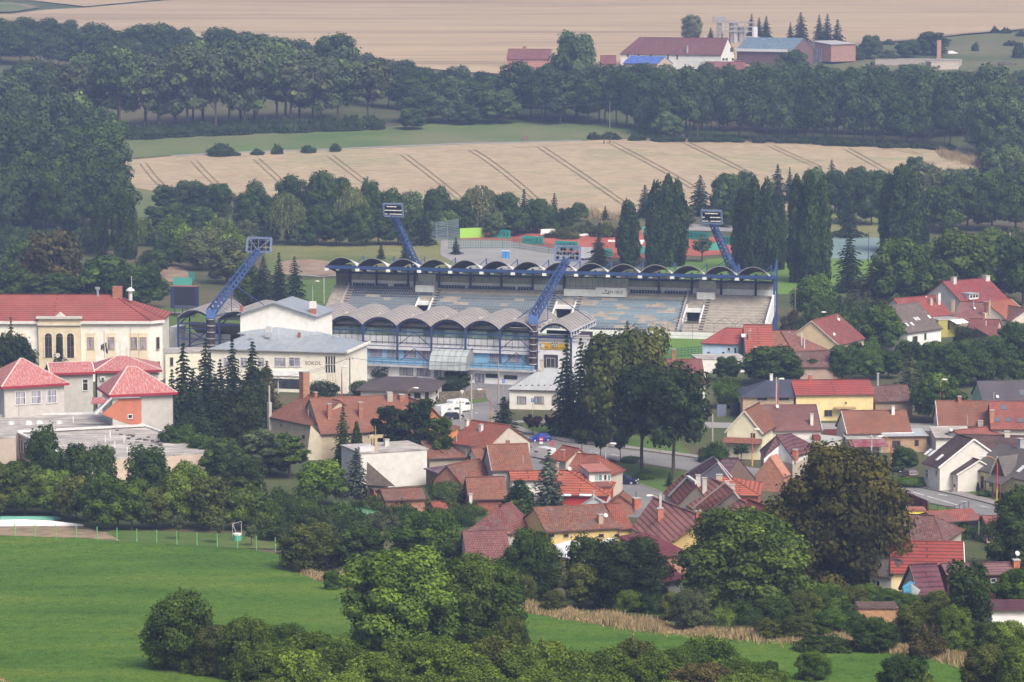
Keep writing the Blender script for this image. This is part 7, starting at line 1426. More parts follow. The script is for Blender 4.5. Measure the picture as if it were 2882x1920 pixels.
def hall():
 h = House("white gymnastics hall with grey sheet roofs and brick chimney", (585, 982), (978, 993), 8.4, 17, "gx", ridge=938, roof=(.24, .275, .315), rmat="m_seam", wall=(.76, .74, .64), hipL=7, hipR=7, ov=.5, name="hall", cat="hall", trim=(.3, .27, .25))
 R = h.root; P = h.P
 gA, gB = at_depth(676, 884, 650), at_depth(897, 886, 650); ux = h.ux; g0 = Vector((gA.x, gA.y, 0)); Lg = (gB - gA).length; zs = gA.z; za = zat(852, gA.y)
 Q = lambda x, y, z: Vector(((g0 + ux * x + h.uy * y).x, (g0 + ux * x + h.uy * y).y, z))
 m = MB(); m.quad(Q(0, 0, 0), Q(Lg, 0, 0), Q(Lg, 0, zs), Q(Lg * .46, 0, za), Q(0, 0, zs)); m.quad(Q(Lg, 0, 0), Q(Lg, 12, 0), Q(Lg, 12, zs), Q(Lg, 0, zs)); m.quad(Q(0, 12, 0), Q(0, 0, 0), Q(0, 0, zs), Q(0, 12, zs)); m.quad(Q(Lg, 12, 0), Q(0, 12, 0), Q(0, 12, zs), Q(Lg * .46, 12, za), Q(Lg, 12, zs)); child(m, "gym_wall", "m_plaster", R, (.82, .81, .76))
 m = MB(); e = .5; m.slab([[Q(-e, 12.5, zs - .05), Q(-e, -.7, zs - .05), Q(Lg * .46, -.7, za + .25), Q(Lg * .46, 12.5, za + .25)], [Q(Lg * .46, 12.5, za + .25), Q(Lg * .46, -.7, za + .25), Q(Lg + e, -.7, zs - .05), Q(Lg + e, 12.5, zs - .05)]], .2); child(m, "gym_roof", "m_seam", R, (.24, .275, .315))
 ap = at_depth(777, 908, 649.5); m = MB(); y0 = h.depth * .5; zr = h.hr + .05
 m.slab([[P(h.L * .12, y0, zr - .3), P(h.L * .45, y0 - 3, zr - 1.2), ap], [P(h.L * .45, y0 - 3, zr - 1.2), P(h.L * .84, y0, zr - .3), ap]], .15); child(m, "roof_crest", "m_seam", R, (.27, .305, .35))
 m = MB(); b = at_depth(881, 935, 648); m.box((b.x, b.y, b.z - 1), 1.15, 1.1, zat(868, b.y) - b.z + 1, ux, h.uy); ch = child(m, "chimney", "m_brick", R, (.38, .15, .10), part=h.roof); m = MB(); m.box((b.x, b.y, zat(868, b.y) + .01), 1.2, 1.15, zat(849, b.y) - zat(868, b.y), ux, h.uy); child(m, "chimney", "m_plaster", R, (.75, .75, .72), part=h.roof)
 b = at_depth(868, 940, 647.2); m = MB(); m.box((b.x, b.y, b.z - 1), .6, .6, zat(917, b.y) - b.z + 1, ux, h.uy); child(m, "chimney", "m_brick", R, (.34, .13, .09), part=h.roof)
 for px, py, w, hh, col in ((842, 947, .5, .8, (.3, .13, .1)), (757, 931, 1.2, .9, (.6, .6, .62)), (708, 944, .9, .3, (.4, .4, .42)), (754, 944, .9, .3, (.4, .4, .42)), (679, 873, .5, 1.0, (.34, .14, .1))):
  b = at_depth(px, py, 645 if py > 900 else 651); m = MB(); m.box((b.x, b.y, b.z - .3), w, .6, hh + .3, ux, h.uy); child(m, "roof_vent", "m_concrete", R, col, part=h.roof)
 for x0, x1 in ((772, 805), (813, 846), (676, 696), (726, 745), (628, 650)): h.win("f", x0, 1006, x1, 1032, (.68, .68, .66), 1, "m_curtain", cross=.72)
 p, n, u = h.plane("f"); a = hit_plane(881, 1022.5, p, n); txt("SOKOL", a + n * .03, u, 1.05, (.16, .05, .04), R, h.wall)
 m = MB()
 for k in range(4): x = 917 + k * 7.4; q = hit_plane(x + 2.2, 1049, p, n); m.box(q + n * .02, .34, .08, 3.3, u, n)
 child(m, "strip_window", "m_glass", R); m = MB(); q = hit_plane(930, 1027, p, n); m.box(q + n * .06, 2.1, .06, .14, u, n); child(m, "strip_sill", "m_concrete", R, (.6, .6, .56))
 m = MB()
 for k in range(4): x = 920 + k * 7.4; q = hit_plane(x + 2.6, 1080, p, n); m.box(q + n * .05, .14, .06, 2.1, u, n)
 child(m, "pilaster_strip", "m_plaster", R, (.62, .55, .40))
 m = MB(); q = hit_plane(800, 1058, p, n); m.box(q + n * .1, 8.5, .25, 1.1, u, n); child(m, "sign_band", "m_flatpaint", R, (.82, .82, .82)); m = MB(); q = hit_plane(805, 1094, p, n); m.box(q + n * .03, 6, .08, 2.0, u, n); child(m, "shop_window", "m_glass", R)
 m = MB(); c1, c2 = P(h.L, 0, 8.55), P(h.L, h.depth, 8.55); m.bar(c1, c2, .35, .5); child(m, "parapet", "m_plaster", R, (.76, .74, .68), part=h.roof)
 h2 = House("low cream wing between school and gymnastics hall", (462, 992), (588, 990), 7.8, 8, "flat", roof=(.32, .33, .36), rmat="m_felt", wall=(.70, .67, .55), name="hall_wing", cat="annex"); h2.win("f", 478, 1006, 488, 1030, (.2, .18, .16), 0)
hall()
def yellow_school():
 D0 = 655; A, B = at_depth(-130, 902, D0), at_depth(424, 902, D0); he = A.z; R = empty("school", ((A.x + B.x) / 2, D0 + 8, 0), "old cream school with long red tiled hip roof and arched windows", "school")
 C = at_depth(463, 899, D0 + 2.6); E = Vector((C.x, D0 + 16, 0)); r1 = at_depth(318, 829, D0 + 8.5); r0 = Vector((A.x, D0 + 8.5, r1.z)); H = lambda p, z: Vector((p.x, p.y, z))
 c = lambda mb, name, mat, col=(1, 1, 1), part=None, label=None: child(mb, name, mat, R, col, label, part)
 o = .5; m = MB(); m.prism([(A.x, D0 + o), (B.x - .2, D0 + o), (C.x - o, C.y + .2), (C.x - o, D0 + 16), (A.x, D0 + 16)], -.3, he - .1); wl = c(m, "wall", "m_plaster", (.74, .73, .66))
 m = MB(); f = [[H(A, he), H(B, he), r1, r0], [H(B, he), H(C, he), r1], [H(C, he), H(E, he), r1], [H(E, he), Vector((A.x, D0 + 17, he)), r0, r1]]; m.slab(f, .3); rf = c(m, "roof", "m_tile_big", (.30, .08, .066))
 m = MB(); [m.bar(p, q, .35, .2) for p, q in ((r0, r1), (H(B, he), r1), (H(C, he), r1))]; c(m, "ridge_cap", "m_tile_big", (.27, .06, .05), rf)
 m = MB(); [m.bar(p - Vector((0, 0, .45)), q - Vector((0, 0, .45)), .35, .6) for p, q in ((H(A, he), H(B, he)), (H(B, he), H(C, he)))]; c(m, "cornice", "m_plaster", (.64, .63, .60), wl)
 t = at_depth(331, 832, D0 + 8); m = MB(); m.box((t.x, t.y, t.z - 1.5), 1.9, 1.6, zat(806, t.y) - t.z + 1.5); c(m, "chimney", "m_brick", (.34, .15, .11), rf)
 m = MB(); q = at_depth(346, 812, D0 + 8); m.slab([[Vector((q.x - .9, q.y - 1.2, q.z - .2)), Vector((q.x + .1, q.y - 1.2, q.z - .2)), H(C, he + .05), H(B, he + .05)]], .2) if False else None
 v = at_depth(367, 832, D0 + 6.5); m = MB(); m.tube([v - Vector((0, 0, 1)), v + Vector((0, 0, 1.1))], .42, 10); m.tube([v + Vector((0, 0, 1.0)), v + Vector((0, 0, 1.35)), v + Vector((0, 0, 1.75))], [.95, .75, .1], 12); m.tube([v + Vector((.25, .3, 0)), v + Vector((.25, .3, 4))], .06, 5); c(m, "ventilator", "m_steel", (.62, .62, .62), rf)
 v = at_depth(275, 828, D0 + 8); m = MB(); m.tube([v - Vector((0, 0, .5)), v + Vector((0, 0, 1.2))], .25, 8); m.box(v + Vector((0, 0, 1)), .9, .5, .5); c(m, "ventilator", "m_steel", (.30, .32, .36), rf)
 u0, u1 = at_depth(108, 900, D0).x, at_depth(227, 900, D0).x; m = MB(); m.box(((u0 + u1) / 2, D0 + .1, -.3), u1 - u0, 1.0, he + .75); bay = c(m, "portal_bay", "m_plaster", (.64, .55, .39)); m = MB(); m.box(((u0 + u1) / 2, D0 - .5, he + .4), u1 - u0 + .7, 1.0, .5); m.box(((u0 + u1) / 2, D0 - .4, he - 1.0), u1 - u0 + .2, .8, .25); pa, pb, pc = at_depth(147, 896, D0 - .5), at_depth(187, 896, D0 - .5), at_depth(167, 880, D0 - .5)
 m.add([pa, pb, pc] + [p + Vector((0, 1.6, 0)) for p in (pa, pb, pc)], [(0, 1, 2), (3, 5, 4), (0, 3, 4, 1), (1, 4, 5, 2), (2, 5, 3, 0)]); c(m, "pediment", "m_plaster", (.52, .50, .46), bay)
 for px in (137, 168, 199):
  q = at_depth(px, 1000, D0 - .45); zb, zt2 = zat(1006, D0), zat(947, D0); w = .72; out = lambda k, s: [Vector((q.x + w * k * math.cos(a), q.y - s, zt2 + w * k * math.sin(a))) for a in [math.pi * i / 10 for i in range(11)]]
  m = MB(); o_ = out(1.35, .05); i_ = out(1, .05); [m.quad(o_[i], o_[i + 1], i_[i + 1], i_[i]) for i in range(10)]; [m.box((q.x + s * w * 1.17, q.y - .04, zb), w * .34, .14, zt2 - zb) for s in (-1, 1)]; fr = c(m, "arched_window", "m_plaster", (.70, .62, .46)); m = MB(); m.quad(*([Vector((q.x - w, q.y - .03, zb)), Vector((q.x + w, q.y - .03, zb))] + out(1, .03))); c(m, "pane", "m_glass", (1, 1, 1), fr)
  m = MB(); m.bar(Vector((q.x, q.y - .06, zb)), Vector((q.x, q.y - .06, zt2 + w)), .1); [m.bar(Vector((q.x - w, q.y - .06, z)), Vector((q.x + w, q.y - .06, z)), .1) for z in (zt2, (zt2 + zb) / 2)]; c(m, "glazing_bar", "m_wood", (.22, .12, .08), fr)
 ux, n = Vector((1, 0, 0)), Vector((0, -1, 0))
 for x in (255, 313, 377, 403, 20, 60):
  q = at_depth(x, 966, D0 + o); m = MB(); m.box((q.x, q.y - .03, zat(1030, D0)), 2.0, .1, zat(938, D0) - zat(1030, D0)); c(m, "window_surround", "m_plaster", (.68, .60, .45), wl)
  add_window(R, Vector((q.x, q.y - .1, q.z)), ux, n, 1.35, 2.5, (.30, .16, .09), 1, "m_curtain" if x % 2 else "m_glass", cross=.66); q = at_depth(x, 1032, D0 + o); add_window(R, Vector((q.x, q.y - .1, q.z)), ux, n, 1.35, 2.3, (.30, .16, .09), 1)
 cu = (C - B); cu.z = 0; cu.normalize(); cn = Vector((cu.y, -cu.x, 0)); q = B.lerp(C, .5); q = Vector((q.x, q.y, zat(966, q.y))) + Vector((-.1, .4, 0)); add_window(R, q + cn * .12, cu, cn, .8, 2.5, (.30, .16, .09), 0); add_window(R, q + cn * .12 - Vector((0, 0, 5)), cu, cn, .8, 2.3, (.30, .16, .09), 0)
yellow_school()
def grey_school():
 W = (.47, .455, .43); RF = (.34, .07, .068)
 def hip(label, A, B, he, depth, ridge, hl, hr, **kw):
  h = House(label, A, B, he, depth, "gx", ridge=ridge, roof=RF, rmat="m_seam_faded", wall=W, hipL=hl, hipR=hr, ov=.7, name="school_pavilion", cat="pavilion", trim=(.34, .03, .04), group="red roofed pavilions of the grey school", **kw)
  m = MB(); D, L = h.depth, h.L; [m.bar(h.P(*a, he - .2), h.P(*b, he - .2), .2, .42) for a, b in (((0, 0), (L, 0)), ((L, 0), (L, D)), ((0, D), (0, 0)))]; child(m, "fascia", "m_flatpaint", h.root, (.30, .025, .04), part=h.roof)
  m = MB(); r0, r1 = h.P(hl, D / 2, h.hr + .03), h.P(L - hr, D / 2, h.hr + .03); [m.bar(p, q, .22, .1) for p, q in ((h.P(0, 0, he + .03), r0), (h.P(L, 0, he + .03), r1), (r0, r1))]; child(m, "hip_cap", "m_flatpaint", h.root, (.62, .52, .48), part=h.roof)
  return h
 h = hip("red hip roofed school pavilion with three white windows", (4, 1089), (194, 1078), 10.3, 13.5, 1008, 5.6, 6.6)
 for a, b, y0, y1 in ((43, 72, 1101, 1140), (87, 116, 1099, 1137), (131, 160, 1097, 1135)): h.win("f", a, y0, b, y1, (.74, .74, .74), 1, "m_curtain", cross=.55)
 h = hip("long low red roofed link of the grey school with one tall window", (140, 1051), (266, 1047), 10.3, 8, 1019, 0, 0); h.win("f", 232, 1067, 248, 1100, (.74, .74, .74), 0, "m_glass", cross=.66)
 h = hip("rear red hip roofed school pavilion carrying aerials", (263, 1045), (455, 1041), 10.3, 12, 1002, 4.5, 6.2)
 m = MB(); p, n, u = h.plane("f"); q = hit_plane(289, 1070, p, n); m.box(q + n * .2, .95, .4, .75, u, n); child(m, "air_conditioner", "m_flatpaint", h.root, (.66, .66, .66)); m = MB(); q = hit_plane(289, 1066, p, n) + n * .41; m.tube([q, q + n * .03], .28, 12); child(m, "fan_grille", "m_rubber", h.root, (.08, .08, .08))
 h = hip("front red hip roofed school pavilion with terracotta wall panel", (307, 1112), (499, 1104), 10.3, 11, 1031, 4.4, 6.4)
 p, n, u = h.plane("f"); P_ = [hit_plane(x, y, p, n) + n * .05 for x, y in ((285, 1166), (335, 1124), (398, 1121), (398, 1202), (350, 1190))]; m = MB(); m.add(P_ + [q - n * .1 for q in P_], [(0, 1, 2, 3, 4), (9, 8, 7, 6, 5)] + [(i, i + 5, (i + 1) % 5 + 5, (i + 1) % 5) for i in range(5)]); child(m, "terracotta_panel", "m_plaster", h.root, (.46, .17, .105)); h_w = hit_plane(366, 1172, p, n) + n * .12; add_window(h.root, h_w, u, n, .85, .8, (.74, .74, .74), 0)
 m = MB(); a, b, d_ = [hit_plane(x, y, p, n) + n * .2 for x, y in ((266, 1163), (312, 1118), (392, 1116))]; m.bar(a, b, 1.3, .35); m.bar(b, d_, .8, .3); child(m, "glazed_ramp_roof", "m_poly", h.root, (.58, .60, .62)); m = MB(); q = hit_plane(280, 1132, p, n) + n * .8; m.slab([[q - u * 1.7, q + u * 1.4, q + u * 1.0 - n * 1.2 + Vector((0, 0, .8)), q - u * 1.2 - n * 1.2 + Vector((0, 0, .8))]], .2); child(m, "door_roof", "m_seam", h.root, (.30, .06, .06))
 m = MB(); q = h.P(h.L - .6, .6, 0); m.tube([q, q + Vector((0, 0, 10))], .09, 6); child(m, "downpipe", "m_steel", h.root, (.08, .05, .05))
 def flat(label, px, z, wall, par):
  pts = [G(x, y, z) for x, y in px]; R = empty("school_flat_block", (sum(p.x for p in pts) / len(pts), sum(p.y for p in pts) / len(pts), 0), label, "school block"); m = MB(); m.prism([(p.x, p.y) for p in pts], -.3, z - .25); child(m, "wall", "m_plaster", R, wall)
  m = MB(); m.slab([[Vector((p.x, p.y, z)) for p in pts]], .24); rf = child(m, "roof", "m_felt", R); m = MB()
  for i, j in par: a, b = pts[i], pts[j]; m.bar(Vector((a.x, a.y, z + .12)), Vector((b.x, b.y, z + .12)), .6, .34)
  child(m, "parapet", "m_concrete", R, (.62, .62, .62), part=rf); return R, rf, pts
 R, rf, pts = flat("upper flat gravel roofed block in front of the school pavilion", [(-110, 1174), (282, 1164), (404, 1199), (48, 1217), (44, 1231), (-110, 1232)], 4.6, (.50, .42, .36), [(0, 1), (1, 2), (2, 3)])
 m = MB()
 for x, y in ((30, 1194), (80, 1194), (110, 1192), (165, 1192)): q = G(x, y, 4.6); m.tube([q, q + Vector((0, 0, .45)), q + Vector((0, 0, .6))], [.75, .6, .2], 10)
 child(m, "roof_dome", "m_poly", R, (.62, .63, .64), part=rf); m = MB(); q = G(54, 1195, 4.6); m.tube([q, q + Vector((0, 0, 5))], .06, 6); m.bar(q + Vector((-.8, 0, 4.2)), q + Vector((.8, 0, 4.2)), .05); child(m, "aerial", "m_steel", R, (.35, .35, .35), part=rf); q = G(206, 1190, 4.6); m = MB(); m.tube([q, q + Vector((0, 0, 1.1))], .12, 6); child(m, "vent_pipe", "m_steel", R, (.7, .7, .7), part=rf)
 R, rf, pts = flat("lower flat gravel roofed block with white pipes behind the trees", [(48, 1218), (404, 1200), (612, 1272), (205, 1296)], 4.3, (.56, .46, .38), [(0, 1), (1, 2), (3, 0)])
 m = MB()
 for x, y in ((310, 1231), (349, 1245), (323, 1260), (358, 1277), (296, 1245)): q = G(x, y, 4.3); m.tube([q, q + Vector((0, 0, 1.15))], .11, 6)
 child(m, "vent_pipe", "m_steel", R, (.74, .74, .74), part=rf); m = MB()
 for i in range(26): q = G(310 + random.uniform(0, 190), 1210 + random.uniform(0, 30) + .0, 4.3); t = random.random(); q = G(300 + t * 180 + random.uniform(-25, 25), 1208 + t * 36 + random.uniform(0, 14), 4.3); m.box(q, .6, .35, .16)
 child(m, "ballast_block", "m_rubber", R, (.07, .065, .06), part=rf)
 a, b = pts[0], pts[3]; u = (b - a); u.z = 0; u.normalize(); n = Vector((u.y, -u.x, 0)); n = n if n.y < 0 else -n
 for k in (1.6, 3.4, 5.2): add_window(R, Vector((a.x, a.y, 2.4)) + u * k + n * .05, u, n, 1.2, 2.2, (.66, .66, .66), 0)
 q = G(294, 1010, 12.0); T = empty("aerial_mast", (q.x, q.y, 12.5), "cluster of radio aerials on the rear school pavilion roof", "aerial"); m = MB(); b = at_depth(294, 1008, q.y); m.tube([b, Vector((b.x, b.y, zat(930, b.y)))], .06, 6); child(m, "pole", "m_steel", T, (.30, .30, .30)); m = MB(); zc = zat(985, b.y)
 for k in range(7): a = k * .9; m.tube([(b.x + math.cos(a) * .55, b.y + math.sin(a) * .4, zc - .7 + .2 * k), (b.x + math.cos(a) * .55, b.y + math.sin(a) * .4, zc + .2 + .2 * k)], .16, 7)
 child(m, "antenna", "m_rubber", T, (.10, .10, .11))
 for px, y0, y1, lab in ((338, 968, 1004, "thin whip aerial on the rear pavilion ridge"), (357, 975, 1004, "short forked aerial on the rear pavilion ridge"), (368, 920, 1030, "tall thin aerial on the front pavilion ridge")):
  b = at_depth(px, y1, 577 if px == 368 else 598); T = empty("aerial", b, lab, "aerial"); m = MB(); m.tube([b, Vector((b.x, b.y, zat(y0, b.y)))], .045, 5); m.bar((b.x - .3, b.y, zat(y0 + 8, b.y)), (b.x + .3, b.y, zat(y0 + 8, b.y)), .04); child(m, "rod", "m_steel", T, (.35, .32, .3))
 b = at_depth(178, 1022, 592); T = empty("radio_dish_mast", b, "white round dish on a mast at the link roof", "aerial"); m = MB(); m.tube([b, Vector((b.x, b.y, zat(985, b.y)))], .08, 6); child(m, "pole", "m_steel", T, (.3, .3, .3)); d = at_depth(166, 1000, 591); m = MB(); m.tube([d, d + Vector((-.1, -.15, 0)), d + Vector((-.2, -.35, 0))], [.2, .42, .46], 14); child(m, "dish", "m_steel", T, (.78, .78, .78))
grey_school()
def car(label, p, yaw, L, W, H, col, prof, cabin, group=None, van=False, name="car", text=None):
 """body lofted across its width from a side profile; glass, wheels and lamps are parts"""
 R = empty(name, p, label, "van" if van else "car", group, yaw); M = Matrix.Translation(p) @ Matrix.Rotation(yaw, 4, "Z"); T = lambda x, y, z: M @ Vector((x * L, y * W, z * H))
 def loft(pr, ys): 
  m = MB(); n = len(pr); vs = [T(x * (1 - .02 * (abs(y) > .48)), y * (1 if z < .55 else 1 - .16 * (z - .55) / .45), z) for y in ys for x, z in pr]; k = len(ys)
  return m.add(vs, [tuple(range(n))[::-1], tuple((k - 1) * n + i for i in range(n))] + [(j * n + i, j * n + (i + 1) % n, (j + 1) * n + (i + 1) % n, (j + 1) * n + i) for j in range(k - 1) for i in range(n)])
 child(loft(prof, (-.5, -.46, 0, .46, .5)), "body", "m_carpaint", R, col)
 for pane in cabin:
  for s in (-1, 1):
   m = MB(); q = [T(x, s * (.512 - .165 * max(0, z - .55) / .45), z) for x, z in pane]; m.quad(*(q if s > 0 else q[::-1])); child(m, "side_window", "m_glass", R)
 (fx0, fz0), (fx1, fz1) = cabin[-1][-1], cabin[-1][-2]; wy = .40
 for nm, x0, z0, x1, z1 in (("windscreen", *WS[van][0]), ("rear_window", *WS[van][1])):
  m = MB(); m.quad(T(x0, -wy, z0), T(x0, wy, z0), T(x1, wy * .92, z1), T(x1, -wy * .92, z1)); child(m, nm, "m_glass", R)
 for x in (-.31, .32):
  for s in (-1, 1):
   r = .33 if not van else .35; c = T(x, s * .44, 0) + Vector((0, 0, r)); ax = (T(0, 1, 0) - T(0, 0, 0)).normalized() * s; m = MB(); m.tube([c - ax * .12, c + ax * .10], r, 14); w = child(m, "wheel", "m_rubber", R, (.02, .02, .02)); m = MB(); m.tube([c + ax * .09, c + ax * .125], r * .6, 10); child(m, "rim", "m_steel", R, (.5, .5, .52), part=w)
 for s in (-1, 1):
  for x, col_, nm in ((.497, (.75, .75, .72), "headlight"), (-.497, (.35, .02, .02), "tail_light")):
   m = MB(); c = T(x, s * .38, .46); m.box(c, .10, .30, .14, M.to_3x3() @ Vector((1, 0, 0)), M.to_3x3() @ Vector((0, 1, 0))); child(m, nm, "m_flatpaint", R, col_)
 m = MB(); m.box(T(.5, 0, .2), .06, .5, .11, M.to_3x3() @ Vector((1, 0, 0)), M.to_3x3() @ Vector((0, 1, 0))); child(m, "number_plate", "m_flatpaint", R, (.7, .7, .68))
 if text: txt(text, T(-.12, -.505, .62), M.to_3x3() @ Vector((1, 0, 0)), .62, (.08, .08, .10), R)
 return R
WS = {False: ((.235, .60, .055, .965), (-.475, .63, -.37, .95)), True: ((.41, .52, .27, .93), (-.502, .55, -.492, .88))}
HATCH = [(-.5, .2), (-.5, .5), (-.47, .64), (-.37, .96), (-.2, 1), (.05, .98), (.25, .62), (.44, .52), (.5, .40), (.5, .2), (.42, .14), (-.42, .14)]
HC = [[(-.40, .64), (-.33, .90), (-.17, .94), (-.15, .64)], [(-.13, .64), (-.14, .94), (.04, .93), (.17, .63)]]
VAN = [(-.5, .16), (-.505, .5), (-.49, .95), (-.46, 1), (.2, 1), (.28, .95), (.42, .52), (.49, .44), (.5, .3), (.5, .16), (.42, .12), (-.42, .12)]
VC = [[(.12, .56), (.13, .86), (.26, .86), (.37, .55)]]
def yaw_px(a, b): p, q = G(*a), G(*b); return math.atan2(q.y - p.y, q.x - p.x)
car("bright blue hatchback driving on the street", G(1520, 1243), math.pi + .33, 3.95, 1.72, 1.46, (.015, .04, .30), HATCH, HC)
car("dark navy estate car parked at the lawn kerb", G(1757, 1362), -.30, 4.45, 1.78, 1.46, (.012, .014, .055), HATCH, HC)
car("half hidden silver car behind the dark navy car", G(1722, 1346), .9, 4.1, 1.74, 1.45, (.35, .37, .40), HATCH, HC)
car("dark grey car with white rear parked by the hedge", G(2558, 1344), 1.9, 4.0, 1.72, 1.46, (.14, .12, .12), HATCH, HC)
car("white delivery van on the street behind red roofs", G(1532, 1292), 2.2, 4.7, 1.95, 2.1, (.74, .75, .76), VAN, VC, None, True, "van")
car("front white panel van with dark lettering at the orange gable", G(1262, 1172), .80, 5.6, 2.0, 2.4, (.78, .78, .79), VAN, VC, None, True, "van", "PPL")
car("rear white high roofed van parked nearer the stone wall", G(1293, 1160), .85, 5.6, 2.0, 2.6, (.78, .78, .79), VAN, VC, None, True, "van")
car("dark car half hidden in front of the white vans", G(1277, 1180), .8, 4.0, 1.7, 1.4, (.03, .03, .04), HATCH, HC)
car("tiny white car on the scrubland by the chimney ruin", G(2680, 153), .2, 4.6, 1.9, 1.6, (.72, .72, .70), HATCH, HC)
def pole(label, px, yb, yt, col=(.42, .40, .37), r=.17, arms=1, name="utility_pole", depth=None):
 p = G(px, yb); R = empty(name, p, label, "pole"); z = zat(yt, p.y); m = MB(); m.tube([p, Vector((p.x, p.y, z))], [r, r * .7], 8); child(m, "shaft", "m_concrete", R, col)
 if arms: m = MB(); m.bar((p.x - .7, p.y, z - .5), (p.x + .7, p.y, z - .3), .09); [m.tube([(p.x + k, p.y, z - .4), (p.x + k, p.y, z - .1)], .06, 6) for k in (-.6, 0, .6)]; child(m, "crossarm", "m_wood", R, (.16, .14, .13))
 return Vector((p.x, p.y, z))
def lamp(label, px, yb, yt, reach, col=(.42, .06, .05), col2=(.50, .25, .06), ydir=-.2, head=(.72, .72, .70)):
 p = G(px, yb); R = empty("street_lamp", p, label, "street lamp"); z = zat(yt, p.y); m = MB(); m.tube([p, Vector((p.x, p.y, p.z + 2.2))], .14, 8); child(m, "base", "m_flatpaint", R, col2)
 m = MB(); m.tube([p + Vector((0, 0, 2.2)), Vector((p.x, p.y, z - 1.6))], [.12, .09], 8); child(m, "post", "m_flatpaint", R, col); a = [Vector((p.x + reach * (1 - math.cos(t)), p.y + ydir * (1 - math.cos(t)), z - 1.6 + 1.5 * math.sin(t))) for t in (0, .4, .8, 1.2, 1.57)]; m = MB(); m.tube(a, .06, 6); child(m, "arm", "m_steel", R, col2)
 e = a[-1]; d = Vector((math.copysign(1, reach), ydir * .3, -.05)).normalized(); m = MB(); m.tube([e - d * .1, e + d * .3, e + d * .8, e + d * .95], [.08, .17, .17, .06], 8); child(m, "lamp_head", "m_flatpaint", R, head)
lamp("red street lamp with orange foot by the cream shingled house", 2805, 1413, 1281, -1.9); lamp("red street lamp beside the brick annex behind the huge chestnut", 2507, 1318, 1226, -1.5)
lamp("red street lamp left of the stone wall and crossroads", 1382, 1188, 1094, -1.7, (.40, .14, .11)); lamp("red street lamp among the park trees", 1746, 1248, 1162, -.9); lamp("yellow topped red lamp before the rust tiled house", 2645, 1200, 1066, .3, (.42, .05, .05), (.55, .42, .08))
lamp("red and yellow lamp before the blue black roof", 2188, 1190, 1064, .25, (.42, .06, .06), (.55, .30, .08)); lamp("lamp arm over the kiosk behind the long tiled roof", 1146, 1160, 1090, 1.3, (.5, .35, .22), (.5, .35, .22)); lamp("orange lamp behind the red tile house with yellowish gable", 2342, 960, 877, -1.6, (.52, .28, .1), (.52, .28, .1))
lamp("tall concrete lamp over the dormer house and park", 1704, 1396, 1246, .8, (.46, .44, .41), (.46, .44, .41)); lamp("orange lamp in front of the bright red ribbed roof", 2579, 1590, 1540, .9, (.6, .42, .2), (.6, .42, .2)); lamp("lamp over the side street next to pink roof", 1857, 1438, 1392, -1.2, (.46, .44, .41), (.46, .44, .41))
lamp("small white headed lamp behind the hall spruces", 783, 1108, 1062, .2, (.4, .4, .4), (.4, .4, .4)); lamp("lamp post on the lawn left of the far stand", 880, 852, 790, .8, (.36, .38, .36), (.36, .38, .36)); lamp("red striped pole in front of the white hall", 962, 1118, 1030, .2, (.45, .06, .12), (.45, .06, .12))
lamp("red and white lamp pole in front of cream gable", 2117, 1312, 1206, .3, (.45, .1, .08), (.62, .35, .08))
tops = {}
for k, a in dict(a=("concrete pole at the crossroads near the white vans", 1327, 1182, 1054), b=("grey twin pole in front of the white sheet roofed house", 1403, 1150, 1018, (.34, .30, .27)), c=("brown pole at the corner of the white hall", 985, 1118, 1006, (.22, .18, .15)), d=("plain concrete pole behind the dark park trees", 2005, 1265, 1166), e=("concrete pole in front of the dark navy car", 1700, 1390, 1306), f=("concrete pole before the dark blue roof", 2184, 1190, 1062),
 g=("concrete pole over the huge chestnut crown", 2452, 1310, 1224), h=("white power pole at the right forest edge", 2842, 705, 655, (.6, .6, .58)), i=("old timber power pole at the end of the far stand", 2237, 915, 808, (.20, .16, .15)), j=("wooden power pole standing in the meadow", 1716, 362, 286, (.32, .30, .30)), k=("concrete pole over the bright red ribbed roof", 2642, 1596, 1524), l=("pale pole behind the rust red tile house", 2666, 1190, 1060),
 m=("short pole between the white vans and orange gable", 1295, 1186, 1128), n=("dark lamp column on the hard court", 2444, 745, 652, (.12, .12, .14)), o=("thin pole in front of the kiosk roof", 1172, 1128, 1052, (.2, .17, .15)), p=("tall goal side pole on the west lawn", 912, 855, 782, (.4, .42, .4))).items(): tops[k] = pole(*a)
def wire(pts, label):
 m = MB()
 for a, b, sag in pts: m.tube([a.lerp(b, i / 8) - Vector((0, 0, sag * 4 * (i / 8) * (1 - i / 8))) for i in range(9)], .035, 4, False)
 prop(m.build("overhead_wire", "m_rubber", None, (.10, .10, .11)), label, "wire")
wire([(tops["c"], at_depth(700, 1088, 600), .9), (tops["c"], at_depth(700, 1072, 600), .9), (tops["c"], tops["b"], 1.2)], "overhead wires at the pole beside the white hall"); wire([(tops["a"], at_depth(1440, 1200, 598), .8)], "overhead wire sloping down at the crossroads"); wire([(tops["j"], at_depth(1440, 290, 1185), 1.5), (tops["j"], at_depth(1900, 292, 1230), 1.5)], "overhead wire crossing the dark wood above the meadow")
